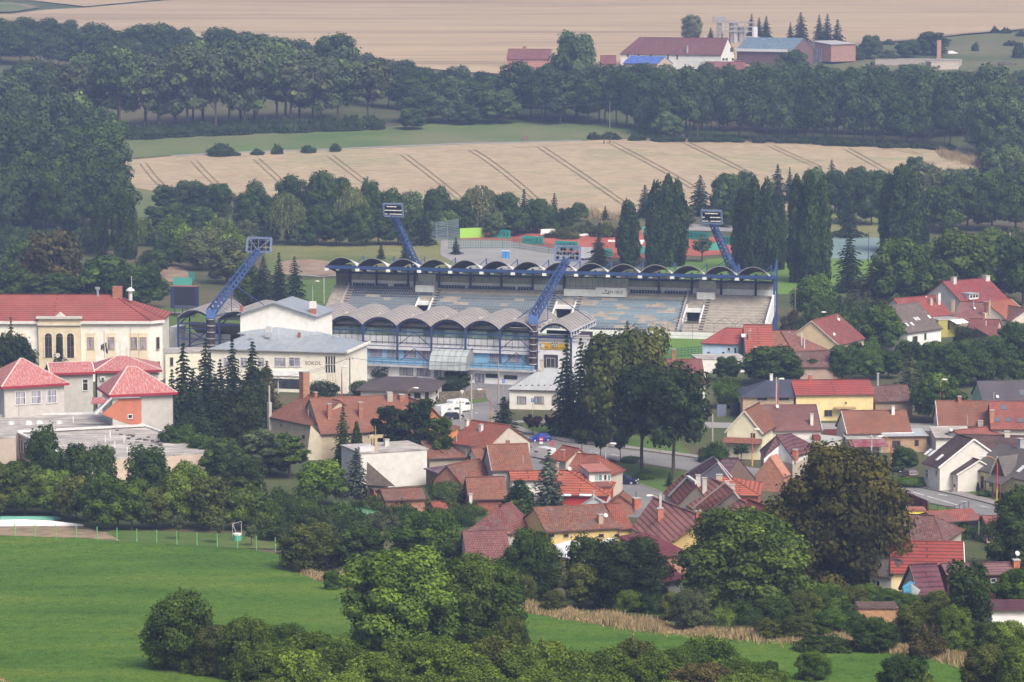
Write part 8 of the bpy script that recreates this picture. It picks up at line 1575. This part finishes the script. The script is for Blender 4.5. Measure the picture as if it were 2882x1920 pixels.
def sign(label, px, yb, yt, shape, col, w=.7, h=.7, text=None, tcol=(.8, .8, .8), z2=None):
 p = G(px, yb); R = empty("road_sign", p, label, "sign"); z = zat(yt, p.y); m = MB(); m.tube([p, Vector((p.x, p.y, z))], .04, 6); child(m, "post", "m_steel", R, (.45, .45, .45)); c = Vector((p.x, p.y - .06, z - h / 2)); m = MB()
 if shape == "o": m.tube([c, c + Vector((0, -.03, 0))], w / 2, 16)
 elif shape == "v": m.add([c + Vector((-w / 2, 0, h / 2)), c + Vector((w / 2, 0, h / 2)), c + Vector((0, 0, -h / 2)), c + Vector((-w / 2, -.03, h / 2)), c + Vector((w / 2, -.03, h / 2)), c + Vector((0, -.03, -h / 2))], [(0, 1, 2), (5, 4, 3), (0, 3, 4, 1), (1, 4, 5, 2), (2, 5, 3, 0)])
 else: m.box(c - Vector((0, 0, h / 2)), w, .03, h)
 f = child(m, "panel", "m_flatpaint", R, col)
 if text == "-": m = MB(); m.box(c + Vector((0, -.04, -.07)), w * .7, .02, .14); child(m, "white_bar", "m_flatpaint", R, (.8, .8, .8), part=f); m = MB(); m.box(c + Vector((0, -.03, -h * .5 - .42)), w * .75, .03, .36); child(m, "supplementary_plate", "m_flatpaint", R, (.8, .8, .8), part=f)
 elif text: txt(text, c + Vector((0, -.045, 0)), (1, 0, 0), h * .7, tcol, R, f)
 return R
sign("round no entry sign with white plate before the blue car", 1523, 1252, 1230, "o", (.55, .03, .03), .8, .8, "-"); sign("blue parking sign in front of the white house windows", 1499, 1168, 1121, "s", (.06, .20, .52), .6, .75, "P"); sign("blue parking sign by the street to the stadium", 1417, 1140, 1068, "s", (.06, .20, .52), .6, .75, "P")
sign("inverted give way triangle sign before the stone wall", 1301, 1132, 1098, "v", (.62, .60, .58), .9, .8); sign("white direction sign on the lower lawn", 1667, 1308, 1268, "s", (.72, .72, .72), .55, .7, "i", (.1, .1, .1)); sign("round red rimmed sign on the park lawn", 1530, 1206, 1180, "o", (.5, .35, .33), .6, .6); sign("white back of a square sign in the park", 1718, 1250, 1230, "s", (.66, .66, .64), .55, 1.2)
sign("red leaning plastic post beside the white van", 1554, 1276, 1240, "s", (.62, .05, .08), .4, 1.1); sign("small dark sign at the road edge by street trees", 1598, 1272, 1236, "o", (.12, .16, .2), .45, .45)
R = sign("two tier blue street sign over the yellow shrub", 2692, 1380, 1328, "s", (.05, .17, .60), 1.3, .55); p = G(2692, 1380)
m = MB(); m.box(Vector((p.x + .1, p.y - .06, zat(1328, p.y) - 1.0)), 1.45, .03, .38); child(m, "panel", "m_flatpaint", R, (.05, .17, .60)); m = MB(); [m.box(Vector((p.x, p.y - .11, zat(1328, p.y) - k)), .9, .02, .09) for k in (.3, .82)]; child(m, "white_line", "m_flatpaint", R, (.7, .7, .74))
def person():
 p = G(2686, 1387); me = bpy.data.meshes.new("person"); J = [(0, 0, .95), (0, 0, 1.2), (0, -.02, 1.42), (0, -.03, 1.52), (0, -.04, 1.64), (.10, 0, .90), (.12, -.08, .50), (.13, -.04, .08), (.14, -.16, .04), (-.10, 0, .90), (-.12, .10, .50), (-.13, .18, .08), (-.13, .06, .04), (.19, 0, 1.40), (.25, .03, 1.12), (.22, -.14, .92), (-.19, 0, 1.40), (-.26, .05, 1.12), (-.26, -.06, .90), (0, -.05, 1.73)]
 E = [(0, 1), (1, 2), (2, 3), (3, 4), (4, 19), (0, 5), (5, 6), (6, 7), (7, 8), (0, 9), (9, 10), (10, 11), (11, 12), (2, 13), (13, 14), (14, 15), (2, 16), (16, 17), (17, 18)]; r = [.15, .15, .15, .06, .10, .095, .07, .05, .045, .095, .07, .05, .045, .065, .05, .035, .065, .05, .035, .08]
 me.from_pydata(J, E, []); o = bpy.data.objects.new("person", me); COL.objects.link(o); md = o.modifiers.new("skin", "SKIN"); [setattr(v, "radius", (r[i], r[i] * .85)) for i, v in enumerate(me.skin_vertices[0].data)]; me.skin_vertices[0].data[0].use_root = True; sb = o.modifiers.new("sub", "SUBSURF"); sb.levels = sb.render_levels = 1
 t = NT("m_person"); v = t.coord(); sp = t.n("ShaderNodeSeparateXYZ"); t.l(v, sp.inputs[0]); mp = t.n("ShaderNodeMath", operation="MULTIPLY"); mp.inputs[1].default_value = .5; t.l(sp.outputs[2], mp.inputs[0]); rp = t.ramp(mp.outputs[0], [(0, (.05, .04, .04)), (.04, (.50, .42, .33)), (.45, (.02, .022, .035)), (.74, (.45, .28, .20)), (.84, (.06, .04, .03))]); [setattr(n.color_ramp, "interpolation", "CONSTANT") for n in t.t.nodes if n.type == "VALTORGB"]; t.pbr(rp, .9); me.materials.append(MATS["m_person"]); o.location = p; o.rotation_euler = (0, 0, 1.2)
 prop(o, "person in dark top and beige trousers walking on the pavement", "person"); q = p + Vector((-.7, -.1, 0)); m = MB(); m.tube([q + Vector((0, 0, .25)), q + Vector((.35, 0, .27))], [.07, .06], 7); [m.tube([q + Vector((x, y, 0)), q + Vector((x, y, .24))], .02, 5) for x in (.02, .32) for y in (-.04, .04)]; m.tube([q + Vector((-.02, 0, .3)), q + Vector((-.10, 0, .36)), q + Vector((-.2, 0, .33))], [.05, .05, .02], 6); m.tube([q + Vector((.35, 0, .3)), q + Vector((.45, 0, .4))], .015, 5); prop(m.build("dog", "m_cloth", None, (.05, .045, .04), smooth=True), "small dark dog beside the walking person", "dog")
person()
def wall_line(name, label, cat, pts, h, th, mat, col):
 P = [G(*q) for q in pts]; m = MB(); [m.bar(a + Vector((0, 0, h / 2)), b + Vector((0, 0, h / 2)), th, h) for a, b in zip(P, P[1:])]; return prop(m.build(name, mat, None, col), label, cat)
wall_line("stone_wall", "rough stone retaining wall below the stadium forecourt", "wall", [(1236, 1130), (1300, 1128), (1366, 1122)], 1.9, .5, "m_stone", (1, 1, 1)); wall_line("garden_wall", "dark red garden wall along the street", "wall", [(2510, 1408), (2560, 1418), (2612, 1440)], 1.7, .2, "m_brick", (.20, .05, .05)); wall_line("board_fence", "dark red board fence between two houses", "fence", [(2318, 1238), (2372, 1236)], 1.9, .1, "m_wood", (.16, .045, .045)); wall_line("yard_gate", "dark yard gate in a pale frame under the blue black roof", "gate", [(2056, 1172), (2090, 1168)], 2.4, .15, "m_steel", (.05, .055, .08)); wall_line("garden_fence", "dark red fence in front of the yellow house", "fence", [(2330, 1182), (2376, 1180)], 1.2, .1, "m_wood", (.2, .05, .05)); wall_line("blue_gate", "grey blue sheet gate beside the pale green gable", "gate", [(2018, 1172), (2044, 1172)], 2.3, .1, "m_steel", (.16, .19, .27))
def post_fence(label, pts, n, h, col, mesh=True, r=.05, rails=0, name="wire_fence"):
 P = [G(*q) for q in pts]; d = [0]; [d.append(d[-1] + (b - a).length) for a, b in zip(P, P[1:])]; R = empty(name, P[0], label, "fence"); at = lambda s: next((P[i].lerp(P[i + 1], (s - d[i]) / (d[i + 1] - d[i])) for i in range(len(P) - 1) if s <= d[i + 1] + 1e-6), P[-1]); Q = [at(d[-1] * i / (n - 1)) for i in range(n)]
 for q in Q: m = MB(); q.z = zt(q.y); m.tube([q, q + Vector((0, 0, h))], r, 6); child(m, "post", "m_steel", R, col)
 m = MB(); [m.quad(a + Vector((0, 0, .05)), b + Vector((0, 0, .05)), b + Vector((0, 0, h - .05)), a + Vector((0, 0, h - .05))) for a, b in zip(Q, Q[1:])]
 if mesh: child(m, "wire_mesh", "m_mesh", R, tuple(min(1, x * .8) for x in col))
 if rails: m = MB(); [m.bar(a + Vector((0, 0, h * k / rails)), b + Vector((0, 0, h * k / rails)), .06) for a, b in zip(Q, Q[1:]) for k in range(1, rails + 1)]; child(m, "rail", "m_steel", R, col)
post_fence("bright green metal posts along the top of the crop field", [(-14, 1508), (44, 1511), (280, 1521), (500, 1534), (660, 1543), (775, 1552)], 15, 2.05, (.16, .48, .17), False, .075); post_fence("dark iron garden fence beside the street", [(2612, 1446), (2680, 1456), (2726, 1440)], 7, 1.6, (.04, .04, .04), False, .05, 2); post_fence("green mesh fence along the pitch corner", [(1870, 1012), (1975, 1000)], 12, 2.2, (.06, .16, .12)); post_fence("green wire fence on the verge by the street", [(2756, 1476), (2882, 1512)], 6, 1.4, (.05, .22, .08))
post_fence("tall grey ball net fence left of the green panel", [(1168, 676), (1215, 684), (1290, 672)], 5, 6.0, (.22, .30, .34), True, .07, 3); post_fence("thin wire fence across the lawn behind the stand", [(770, 730), (980, 722), (1140, 728)], 11, 3.0, (.20, .22, .18), False, .04); post_fence("mesh fence of the clay tennis courts", [(1262, 702), (1440, 700), (1560, 716), (1720, 742), (1850, 742)], 26, 3.2, (.10, .20, .16), True, .05); post_fence("mesh fence beyond the hard court", [(2340, 596), (2480, 606)], 6, 4, (.28, .34, .38), True)
def panel(name, label, cat, a, b, h, col, text=None, mirror=False, tcol=(.02, .03, .05), logo=False, z=0, leg=False):
 A, B = G(*a), G(*b); R = empty(name, A, label, cat); u = B - A; u.z = 0; L = u.length; u.normalize(); w = Vector((-u.y, u.x, 0)); c = (A + B) / 2; c.z = max(A.z, B.z) + z; m = MB(); m.box(c, L, .06, h, u, w); f = child(m, "sheet", "m_cloth", R, col); n = Vector((u.y, -u.x, 0)); pos = c + n * .06 + Vector((0, 0, h * .52))
 if logo:
  s = -1 if mirror else 1; m = MB(); q = pos - u * L * .28 * s
  for k in (-.55, .55): m.add([q + u * (k - .5) + Vector((0, 0, .8)), q + u * (k - .1) + Vector((0, 0, .8)), q + u * (k + .35) - Vector((0, 0, .1)), q + u * (k - .05) - Vector((0, 0, .75)), q + u * (k - .4) - Vector((0, 0, .45)), q + u * (k + .02)], [(0, 1, 2, 5), (5, 2, 3, 4)])
  child(m, "logo", "m_flatpaint", R, tcol, part=f); pos = pos + u * L * .12 * s
 if text: txt(text, pos, u, min(h * .62, L / len(text) * (1.0 if not logo else .85)), tcol, R, f, mirror)
 if leg: m = MB(); [m.box(A.lerp(B, t), .2, .2, z + .1) for t in (.1, .9)]; child(m, "leg", "m_steel", R, (.3, .3, .3))
TEAL = (.04, .32, .27)
for lab, a, b, t, mi in (("teal court windbreak with mirrored lettering, left of three", (1378, 668), (1437, 672), "YONEX", True), ("teal court windbreak with mirrored lettering, middle of three", (1469, 686), (1530, 690), "YONEX", True), ("teal court windbreak with mirrored lettering, right of three", (1562, 700), (1626, 704), "YONEX", True), ("teal court windbreak with readable lettering between the poplars", (1928, 672), (1996, 680), "YONEX", False), ("teal court windbreak with lettering beside the right floodlight", (2036, 688), (2074, 692), "YO", False)): panel("court_banner", lab, "banner", a, b, 2.4, TEAL, t, mi, logo=True)
for lab, a, b in (("plain teal court sheet behind the dark spruce", (1700, 722), (1724, 724)), ("plain teal court sheet between two poplars", (1798, 716), (1822, 717)), ("plain teal court sheet right of the clay court", (1955, 704), (2028, 706)), ("plain teal court sheet by the boundary poplars", (1808, 660), (1826, 660)), ("teal sheet on the sand bank behind the scoreboard", (488, 806), (540, 808)), ("upright teal sheet on the sand bank", (531, 790), (548, 792))): panel("court_banner", lab, "banner", a, b, 2.4, (.10, .40, .34))
panel("practice_wall", "lime green practice wall of the tennis club", "wall", (1294, 672), (1364, 668), 3.0, (.30, .56, .10)); panel("club_board", "white sponsor board above the tennis courts", "sign", (1522, 672), (1565, 670), 1.3, (.72, .72, .74), None, False, z=1.5, leg=True)
for i, (x, y) in enumerate([(1528, 664), (1544, 664), (1558, 664), (1620, 668), (1636, 667), (1650, 666), (1718, 684), (1730, 684), (1802, 690), (1806, 684)]):
 p = G(x, y); m = MB(); m.box(p + Vector((0, 0, .35)), 1.5, .5, .1); m.box(p + Vector((0, .25, .4)), 1.5, .08, .5); [m.box(p + Vector((k, 0, 0)), .1, .4, .4) for k in (-.6, .6)]; prop(m.build("court_bench", "m_flatpaint", None, (.74, .73, .72)), "white plastic bench beside the clay tennis courts", "bench", "white benches of the tennis courts")
def scoreboard():
 p = at_depth(520, 890, 776); p.z = 0; R = empty("scoreboard", p, "dark blue stadium scoreboard on four legs", "scoreboard"); u = Vector((.985, -.17, 0)); w = Vector((.17, .985, 0)); z0, z1 = zat(868, 776), zat(806, 776); m = MB(); m.box(p + Vector((0, 0, z0)), 6.6, 2.0, z1 - z0, u, w); child(m, "cabinet", "m_flatpaint", R, (.02, .035, .10)); m = MB(); m.box(p - w * 1.02 + u * .45 + Vector((0, 0, z0 + .9)), 5.3, .06, z1 - z0 - 1.1, u, w); child(m, "screen", "m_rubber", R, (.022, .022, .035)); m = MB(); m.box(p - w * 1.02 + u * .4 + Vector((0, 0, z0 + .05)), 5.4, .08, .75, u, w); child(m, "panel_strip", "m_steel", R, (.08, .09, .14))
 m = MB(); m.box(p + Vector((0, 0, z1)), 6.8, 2.2, .12, u, w); child(m, "top_edge", "m_flatpaint", R, (.30, .10, .09))
 for k in (-2.6, -.7, .3, 2.4): m = MB(); m.tube([p + u * k, p + u * (k + .2) + Vector((0, 0, z0 + .1))], .12, 6); child(m, "leg", "m_steel", R, (.03, .03, .04))
scoreboard()
for x, lab in ((1418, "blue portable toilet behind the far stand, left one"), (1428, "blue portable toilet behind the far stand, right one")):
 p = G(x, 728); R = empty("portable_toilet", p, lab, "toilet"); m = MB(); m.box(p, 1.1, 1.1, 2.1); child(m, "cabin", "m_flatpaint", R, (.03, .18, .50)); m = MB(); m.box(p + Vector((0, -.56, .1)), .7, .04, 1.8); child(m, "door", "m_flatpaint", R, (.06, .26, .58)); m = MB(); m.slab([[p + Vector((-.6, -.6, 2.2)), p + Vector((.6, -.6, 2.2)), p + Vector((.6, .6, 2.35)), p + Vector((-.6, .6, 2.35))]], .1); child(m, "roof", "m_poly", R, (.55, .62, .68))
p = G(1650, 733); R = empty("trailer", p, "grey white box trailer parked behind the stand", "trailer"); m = MB(); m.box(p + Vector((0, 0, .7)), 4.0, 2.2, 3.0, (1, -.1, 0), (.1, 1, 0)); child(m, "box", "m_poly", R, (.56, .57, .60)); m = MB(); [m.tube([p + Vector((k, -1.0, .4)), p + Vector((k, -.75, .4))], .4, 12) for k in (-1, 1)]; child(m, "wheel", "m_rubber", R, (.02, .02, .02)); m = MB(); m.bar(p + Vector((2, 0, .6)), p + Vector((3.2, -.1, .5)), .15); child(m, "drawbar", "m_steel", R, (.1, .1, .1))
def farm():
 h = House("long white walled barn with long brown red roof at the farm", (1744, 152), (2030, 166), 6.0, 18, "gx", ridge=106, roof=(.20, .075, .075), wall=(.72, .71, .68), hipL=6, name="barn", cat="barn"); h.win("r", 2055, 134, 2064, 146, (.3, .2, .2), 0)
 for x in (1767, 1798, 1832, 1880, 1906): h.win("f", x - 2, 146 + (x - 1744) * .05, x + 2, 160 + (x - 1744) * .05, (.15, .1, .1), 0, name="door")
 for x in (2036, 2045, 2062, 2078, 2086): h.win("r", x - 3, 164, x + 3, 170, (.15, .1, .1), 0)
 h.pipe(1934, 128, 148, .5, 0, (.4, .4, .4)).pipe(1905, 132, 150, .3, 0, (.25, .12, .12))
 h = House("blue grey roofed farm hall with white fascia", (2072, 138), (2232, 150), 7, 20, "gx", ridge=106, roof=(.085, .15, .20), rmat="m_seam", wall=(.17, .10, .10), name="barn", cat="barn"); m = MB(); m.bar(h.P(0, -.3, 6.6), h.P(h.L, -.3, 6.6), .3, 1.2); child(m, "fascia", "m_flatpaint", h.root, (.74, .74, .74), part=h.roof)
 h = House("open brick barn with white sliding door and low gable", (2222, 122), (2340, 138), 7.5, 16, "gy", ridge=115, roof=(.40, .38, .36), rmat="m_seam", wall=(.34, .20, .17), wmat="m_brick", name="barn", cat="barn"); h.win("f", 2290, 138, 2312, 176, (.5, .5, .5), 0, "m_curtain", "door").win("f", 2272, 138, 2289, 176, (.08, .08, .1), 0, "m_glass", "door"); m = MB(); m.hexa([h.P(.1, h.y0 - .1, 5.4), h.P(h.L * .6, h.y0 - .1, 5.4), h.P(h.L * .6, h.y0, 5.4), h.P(.1, h.y0, 5.4), h.P(.1, h.y0 - .1, 7.6), h.P(h.L * .6, h.y0 - .1, 8.3), h.P(h.L * .6, h.y0, 8.3), h.P(.1, h.y0, 7.6)]); child(m, "timber_gable", "m_wood", h.root, (.42, .38, .36))
 h = House("bright blue sheet roofed shed in front of the barn", (1752, 178), (1850, 186), 5, 12, "gx", ridge=158, roof=(.02, .09, .42), rmat="m_seam", wall=(.45, .36, .26), name="shed", cat="shed"); h = House("pale mint gabled hut below the blue shed", (1762, 200), (1818, 196), 3.5, 8, "gy", ridge=186, roof=(.7, .74, .72), rmat="m_seam", wall=(.32, .52, .46), name="shed", cat="shed")
 h = House("brown red farm roof left of the tall round tree", (1425, 166), (1545, 168), 5, 12, "gx", ridge=138, roof=(.24, .085, .085), wall=(.4, .2, .18), name="farmhouse", cat="house"); h.chim(1476, 131, 140, 1.5); h = House("low brown red farm roof right of the blue sheds", (1985, 205), (2100, 205), 4, 10, "gx", ridge=174, roof=(.26, .09, .09), wall=(.5, .4, .36), name="farmhouse", cat="house"); h = House("small orange red roof in front of the long barn", (1920, 168), (1995, 168), 3.5, 8, "gx", ridge=155, roof=(.45, .12, .09), wall=(.6, .55, .5), name="farmhouse", cat="house"); h = House("brown roof corner left of the blue shed", (1690, 180), (1735, 180), 4, 10, "gx", ridge=156, roof=(.24, .085, .085), wall=(.4, .3, .25), name="farmhouse", cat="house")
 p = G(2065, 122); R = empty("grain_silo", p, "grey grain silo tower with platforms at the farm", "silo"); m = MB(); k = mpp(p.y); [m.tube([p + Vector((x, 0, 0)), p + Vector((x, 0, h_))], r_, 8) for x, r_, h_ in ((0, 2.2, 60 * k), (4, 2.0, 48 * k), (-7, 1.2, 62 * k))]; child(m, "bin", "m_steel", R, (.40, .40, .40)); m = MB(); [m.bar(p + Vector((-8, -2.5, z * k)), p + Vector((9, -2.5, z * k)), .5) for z in (34, 46, 58)]; [m.bar(p + Vector((x, -2.5, 0)), p + Vector((x, -2.5, 64 * k)), .4) for x in (-8, -4, 0, 5, 9)]; m.box(p + Vector((-7, 0, 60 * k)), 6, 4, 2.5); child(m, "platform", "m_steel", R, (.32, .31, .32)); m = MB(); m.box(p + Vector((10, 0, 0)), 2.5, 2, 46 * k); child(m, "white_tower", "m_flatpaint", R, (.62, .63, .66))
 p = G(2642, 170); R = empty("chimney_ruin", p, "square brick chimney standing in the ruined yard", "chimney"); m = MB(); m.box(p, 1.9, 1.9, 56 * mpp(p.y)); child(m, "shaft", "m_brick", R, (.42, .26, .20)); h = House("long low pale ruin with flat roof under the chimney", (2462, 166), (2700, 174), 3, 10, "flat", roof=(.40, .40, .42), rmat="m_felt", wall=(.42, .37, .32), name="ruin", cat="ruin"); h.win("f", 2662, 180, 2684, 190, (.3, .26, .22), 1); h = House("crumbling pale shed with two dark openings below the chimney", (2620, 174), (2700, 172), 4, 8, "flat", roof=(.40, .38, .36), rmat="m_felt", wall=(.46, .40, .34), name="ruin", cat="ruin"); h.win("f", 2638, 184, 2646, 192, (.3, .26, .22), 0); wall_line("rubble_wall", "low pale rubble wall at the right of the ruins", "wall", [(2810, 184), (2862, 186)], 1.6, 2, "m_stone", (1, 1, 1))
farm()
def tent():
 for lab, px, z1, col in (("white sheet mound beside the crop field", [(-80, 1484), (95, 1482), (235, 1482), (140, 1470), (-80, 1470)], 1462, (.82, .82, .84)), ("teal pool cover sheet behind the white mound", [(-80, 1468), (150, 1466), (172, 1462), (150, 1458), (-80, 1458)], 1455, (.18, .46, .38))):
  P = [G(*q) for q in px]; c = sum(P, Vector()) / len(P); c.z = zat(z1, c.y); m = MB(); m.slab([[P[i] + Vector((0, 0, .3)), P[(i + 1) % len(P)] + Vector((0, 0, .3)), c] for i in range(len(P))], .25); prop(m.build("tarpaulin", "m_cloth", None, col), lab, "tarpaulin")
tent()
p = G(668, 1522); R = empty("water_tank", p, "white topped green water tank with a pipe frame", "tank"); m = MB(); m.tube([p, p + Vector((0, 0, .85))], .6, 14); child(m, "drum", "m_flatpaint", R, (.08, .34, .28)); m = MB(); m.tube([p + Vector((0, 0, .85)), p + Vector((0, 0, 1.1))], .63, 14); child(m, "rim", "m_flatpaint", R, (.7, .7, .7)); m = MB(); q = [p + Vector(v) for v in ((-.75, .7, 0), (-.75, .7, 2.4), (.55, .7, 2.8), (.55, .7, 0))]; [m.bar(a, b, .06) for a, b in zip(q, q[1:])]; m.bar(q[1], p + Vector((-.2, .2, 1.2)), .05); child(m, "pipe_frame", "m_steel", R, (.55, .55, .55))
p = G(1002, 1478); R = empty("green_slide", p, "green curved mesh slide frame among the garden shrubs", "play frame"); A, B = at_depth(1002, 1430, p.y), at_depth(1080, 1444, p.y + 2); m = MB(); u = B - A; [m.quad(A + u * (i / 8), A + u * ((i + 1) / 8), A + u * ((i + 1) / 8) + Vector((0, .3, -2.0 - .6 * math.sin((i + 1) / 2.5))), A + u * (i / 8) + Vector((0, .3, -2.0 - .6 * math.sin(i / 2.5)))) for i in range(8)]; child(m, "side_sheet", "m_cloth", R, (.20, .34, .24)); m = MB(); [m.tube([A + u * (i / 6) + Vector((0, -.1, .1)), A + u * (i / 6) + Vector((0, -.1, -3.0))], .05, 5) for i in range(7)]; m.bar(A, B, .12); child(m, "frame", "m_steel", R, (.08, .30, .14))
for lab, pts, col in (("torn blue tarpaulin hanging from the maroon gable", ((2540, 1650), (2562, 1635), (2574, 1640), (2556, 1680), (2545, 1672)), (.08, .26, .42)), ("torn grey tarpaulin hanging from the maroon gable", ((2564, 1642), (2590, 1660), (2586, 1668), (2568, 1682), (2560, 1665)), (.34, .38, .40))):
 Y = G(2588, 1688, 2).y - .5; m = MB(); q = [at_depth(x, y, Y + random.uniform(-.3, .3)) for x, y in pts]; m.slab([q], .1); prop(m.build("tarpaulin", "m_cloth", None, col), lab, "tarpaulin")
p = G(1755, 1240); R = empty("letter_box", p, "small yellow box on a post in the park", "box"); m = MB(); m.tube([p, p + Vector((0, 0, 1))], .05, 6); child(m, "post", "m_steel", R, (.3, .3, .3)); m = MB(); m.box(p + Vector((0, 0, .9)), .5, .4, .8); m.box(p + Vector((0, 0, 1.7)), .6, .5, .12); child(m, "body", "m_flatpaint", R, (.72, .62, .03))
for i, (x, y) in enumerate([(1480, 395), (1700, 406), (1717, 405), (1918, 388)]):
 p = G(x, y); R = empty("hunting_stand" if i == 0 else "field_marker", p, ["small wooden stack at the meadow edge", "dark marker post at the tramline, left one", "dark marker post at the tramline, right one", "pale wooden crate at the wood edge"][i], "stack" if i in (0, 3) else "post"); m = MB()
 if i in (0, 3): m.box(p, 2.4, 1.6, .9); m.box(p + Vector((.1, 0, .9)), 1.7, 1.2, .7)
 else: m.tube([p, p + Vector((0, 0, 1.7))], .28, 6); m.tube([p + Vector((0, 0, 1.7)), p + Vector((0, 0, 2.1))], .16, 6)
 child(m, "pile" if i in (0, 3) else "stake", "m_wood", R, (.20, .14, .12) if i < 3 else (.42, .32, .26))
def build_light():
 sd = Vector((.40, -.62, .82)).normalized()          # towards the sun: high, behind the camera and to the right, veiled by thin cloud
 w = bpy.data.worlds.new("World"); SC.world = w; w.use_nodes = True
 nt = w.node_tree; nt.nodes.clear()
 sky = nt.nodes.new("ShaderNodeTexSky"); sky.sky_type = "NISHITA"; sky.sun_disc = False
 sky.sun_elevation = math.asin(sd.z); sky.sun_rotation = math.atan2(sd.x, sd.y)
 sky.air_density, sky.dust_density, sky.ozone_density = .8, 7.0, .6
 bg = nt.nodes.new("ShaderNodeBackground"); bg.inputs[1].default_value = SKY
 out = nt.nodes.new("ShaderNodeOutputWorld"); nt.links.new(sky.outputs[0], bg.inputs[0]); nt.links.new(bg.outputs[0], out.inputs[0])
 l = bpy.data.lights.new("sun", "SUN"); l.energy = SUN; l.angle = math.radians(24); l.color = (1, .94, .84)
 o = bpy.data.objects.new("sun", l); COL.objects.link(o); o.location = (0, 0, 400)
 o.rotation_euler = (-sd).to_track_quat("-Z", "Y").to_euler()
 mb = MB(); mb.hexa([(-1150, -20, -3), (1150, -20, -3), (1150, 4400, -3), (-1150, 4400, -3), (-1150, -20, 175), (1150, -20, 175), (1150, 4400, 175), (-1150, 4400, 175)])
 m = bpy.data.materials.new("air"); m.use_nodes = True; t = m.node_tree; t.nodes.clear()
 v = t.nodes.new("ShaderNodeVolumePrincipled"); v.inputs["Color"].default_value = (*HAZEC, 1); v.inputs["Density"].default_value = HAZE; v.inputs["Anisotropy"].default_value = .0
 out = t.nodes.new("ShaderNodeOutputMaterial"); t.links.new(v.outputs[0], out.inputs["Volume"])
 MATS["air"] = m
 h = mb.build("haze", "air", kind="stuff"); prop(h, "thin bluish summer haze filling the valley air", "haze")
 SC.view_settings.view_transform = "Standard"; SC.view_settings.look = "None"; SC.view_settings.gamma = 1; SC.view_settings.use_curve_mapping = False
 SC.view_settings.exposure = EXPO
 SC.cycles.use_denoising = True
 SC.cycles.max_bounces = 6; SC.cycles.diffuse_bounces = 3; SC.cycles.glossy_bounces = 2; SC.cycles.transmission_bounces = 3; SC.cycles.volume_bounces = 0; SC.cycles.transparent_max_bounces = 12
 SC.cycles.caustics_reflective = False; SC.cycles.caustics_refractive = False
SKY, SUN, HAZE, HAZEC, EXPO = .135, 2.15, .00019, (.43, .58, 1.0), .48
build_light()
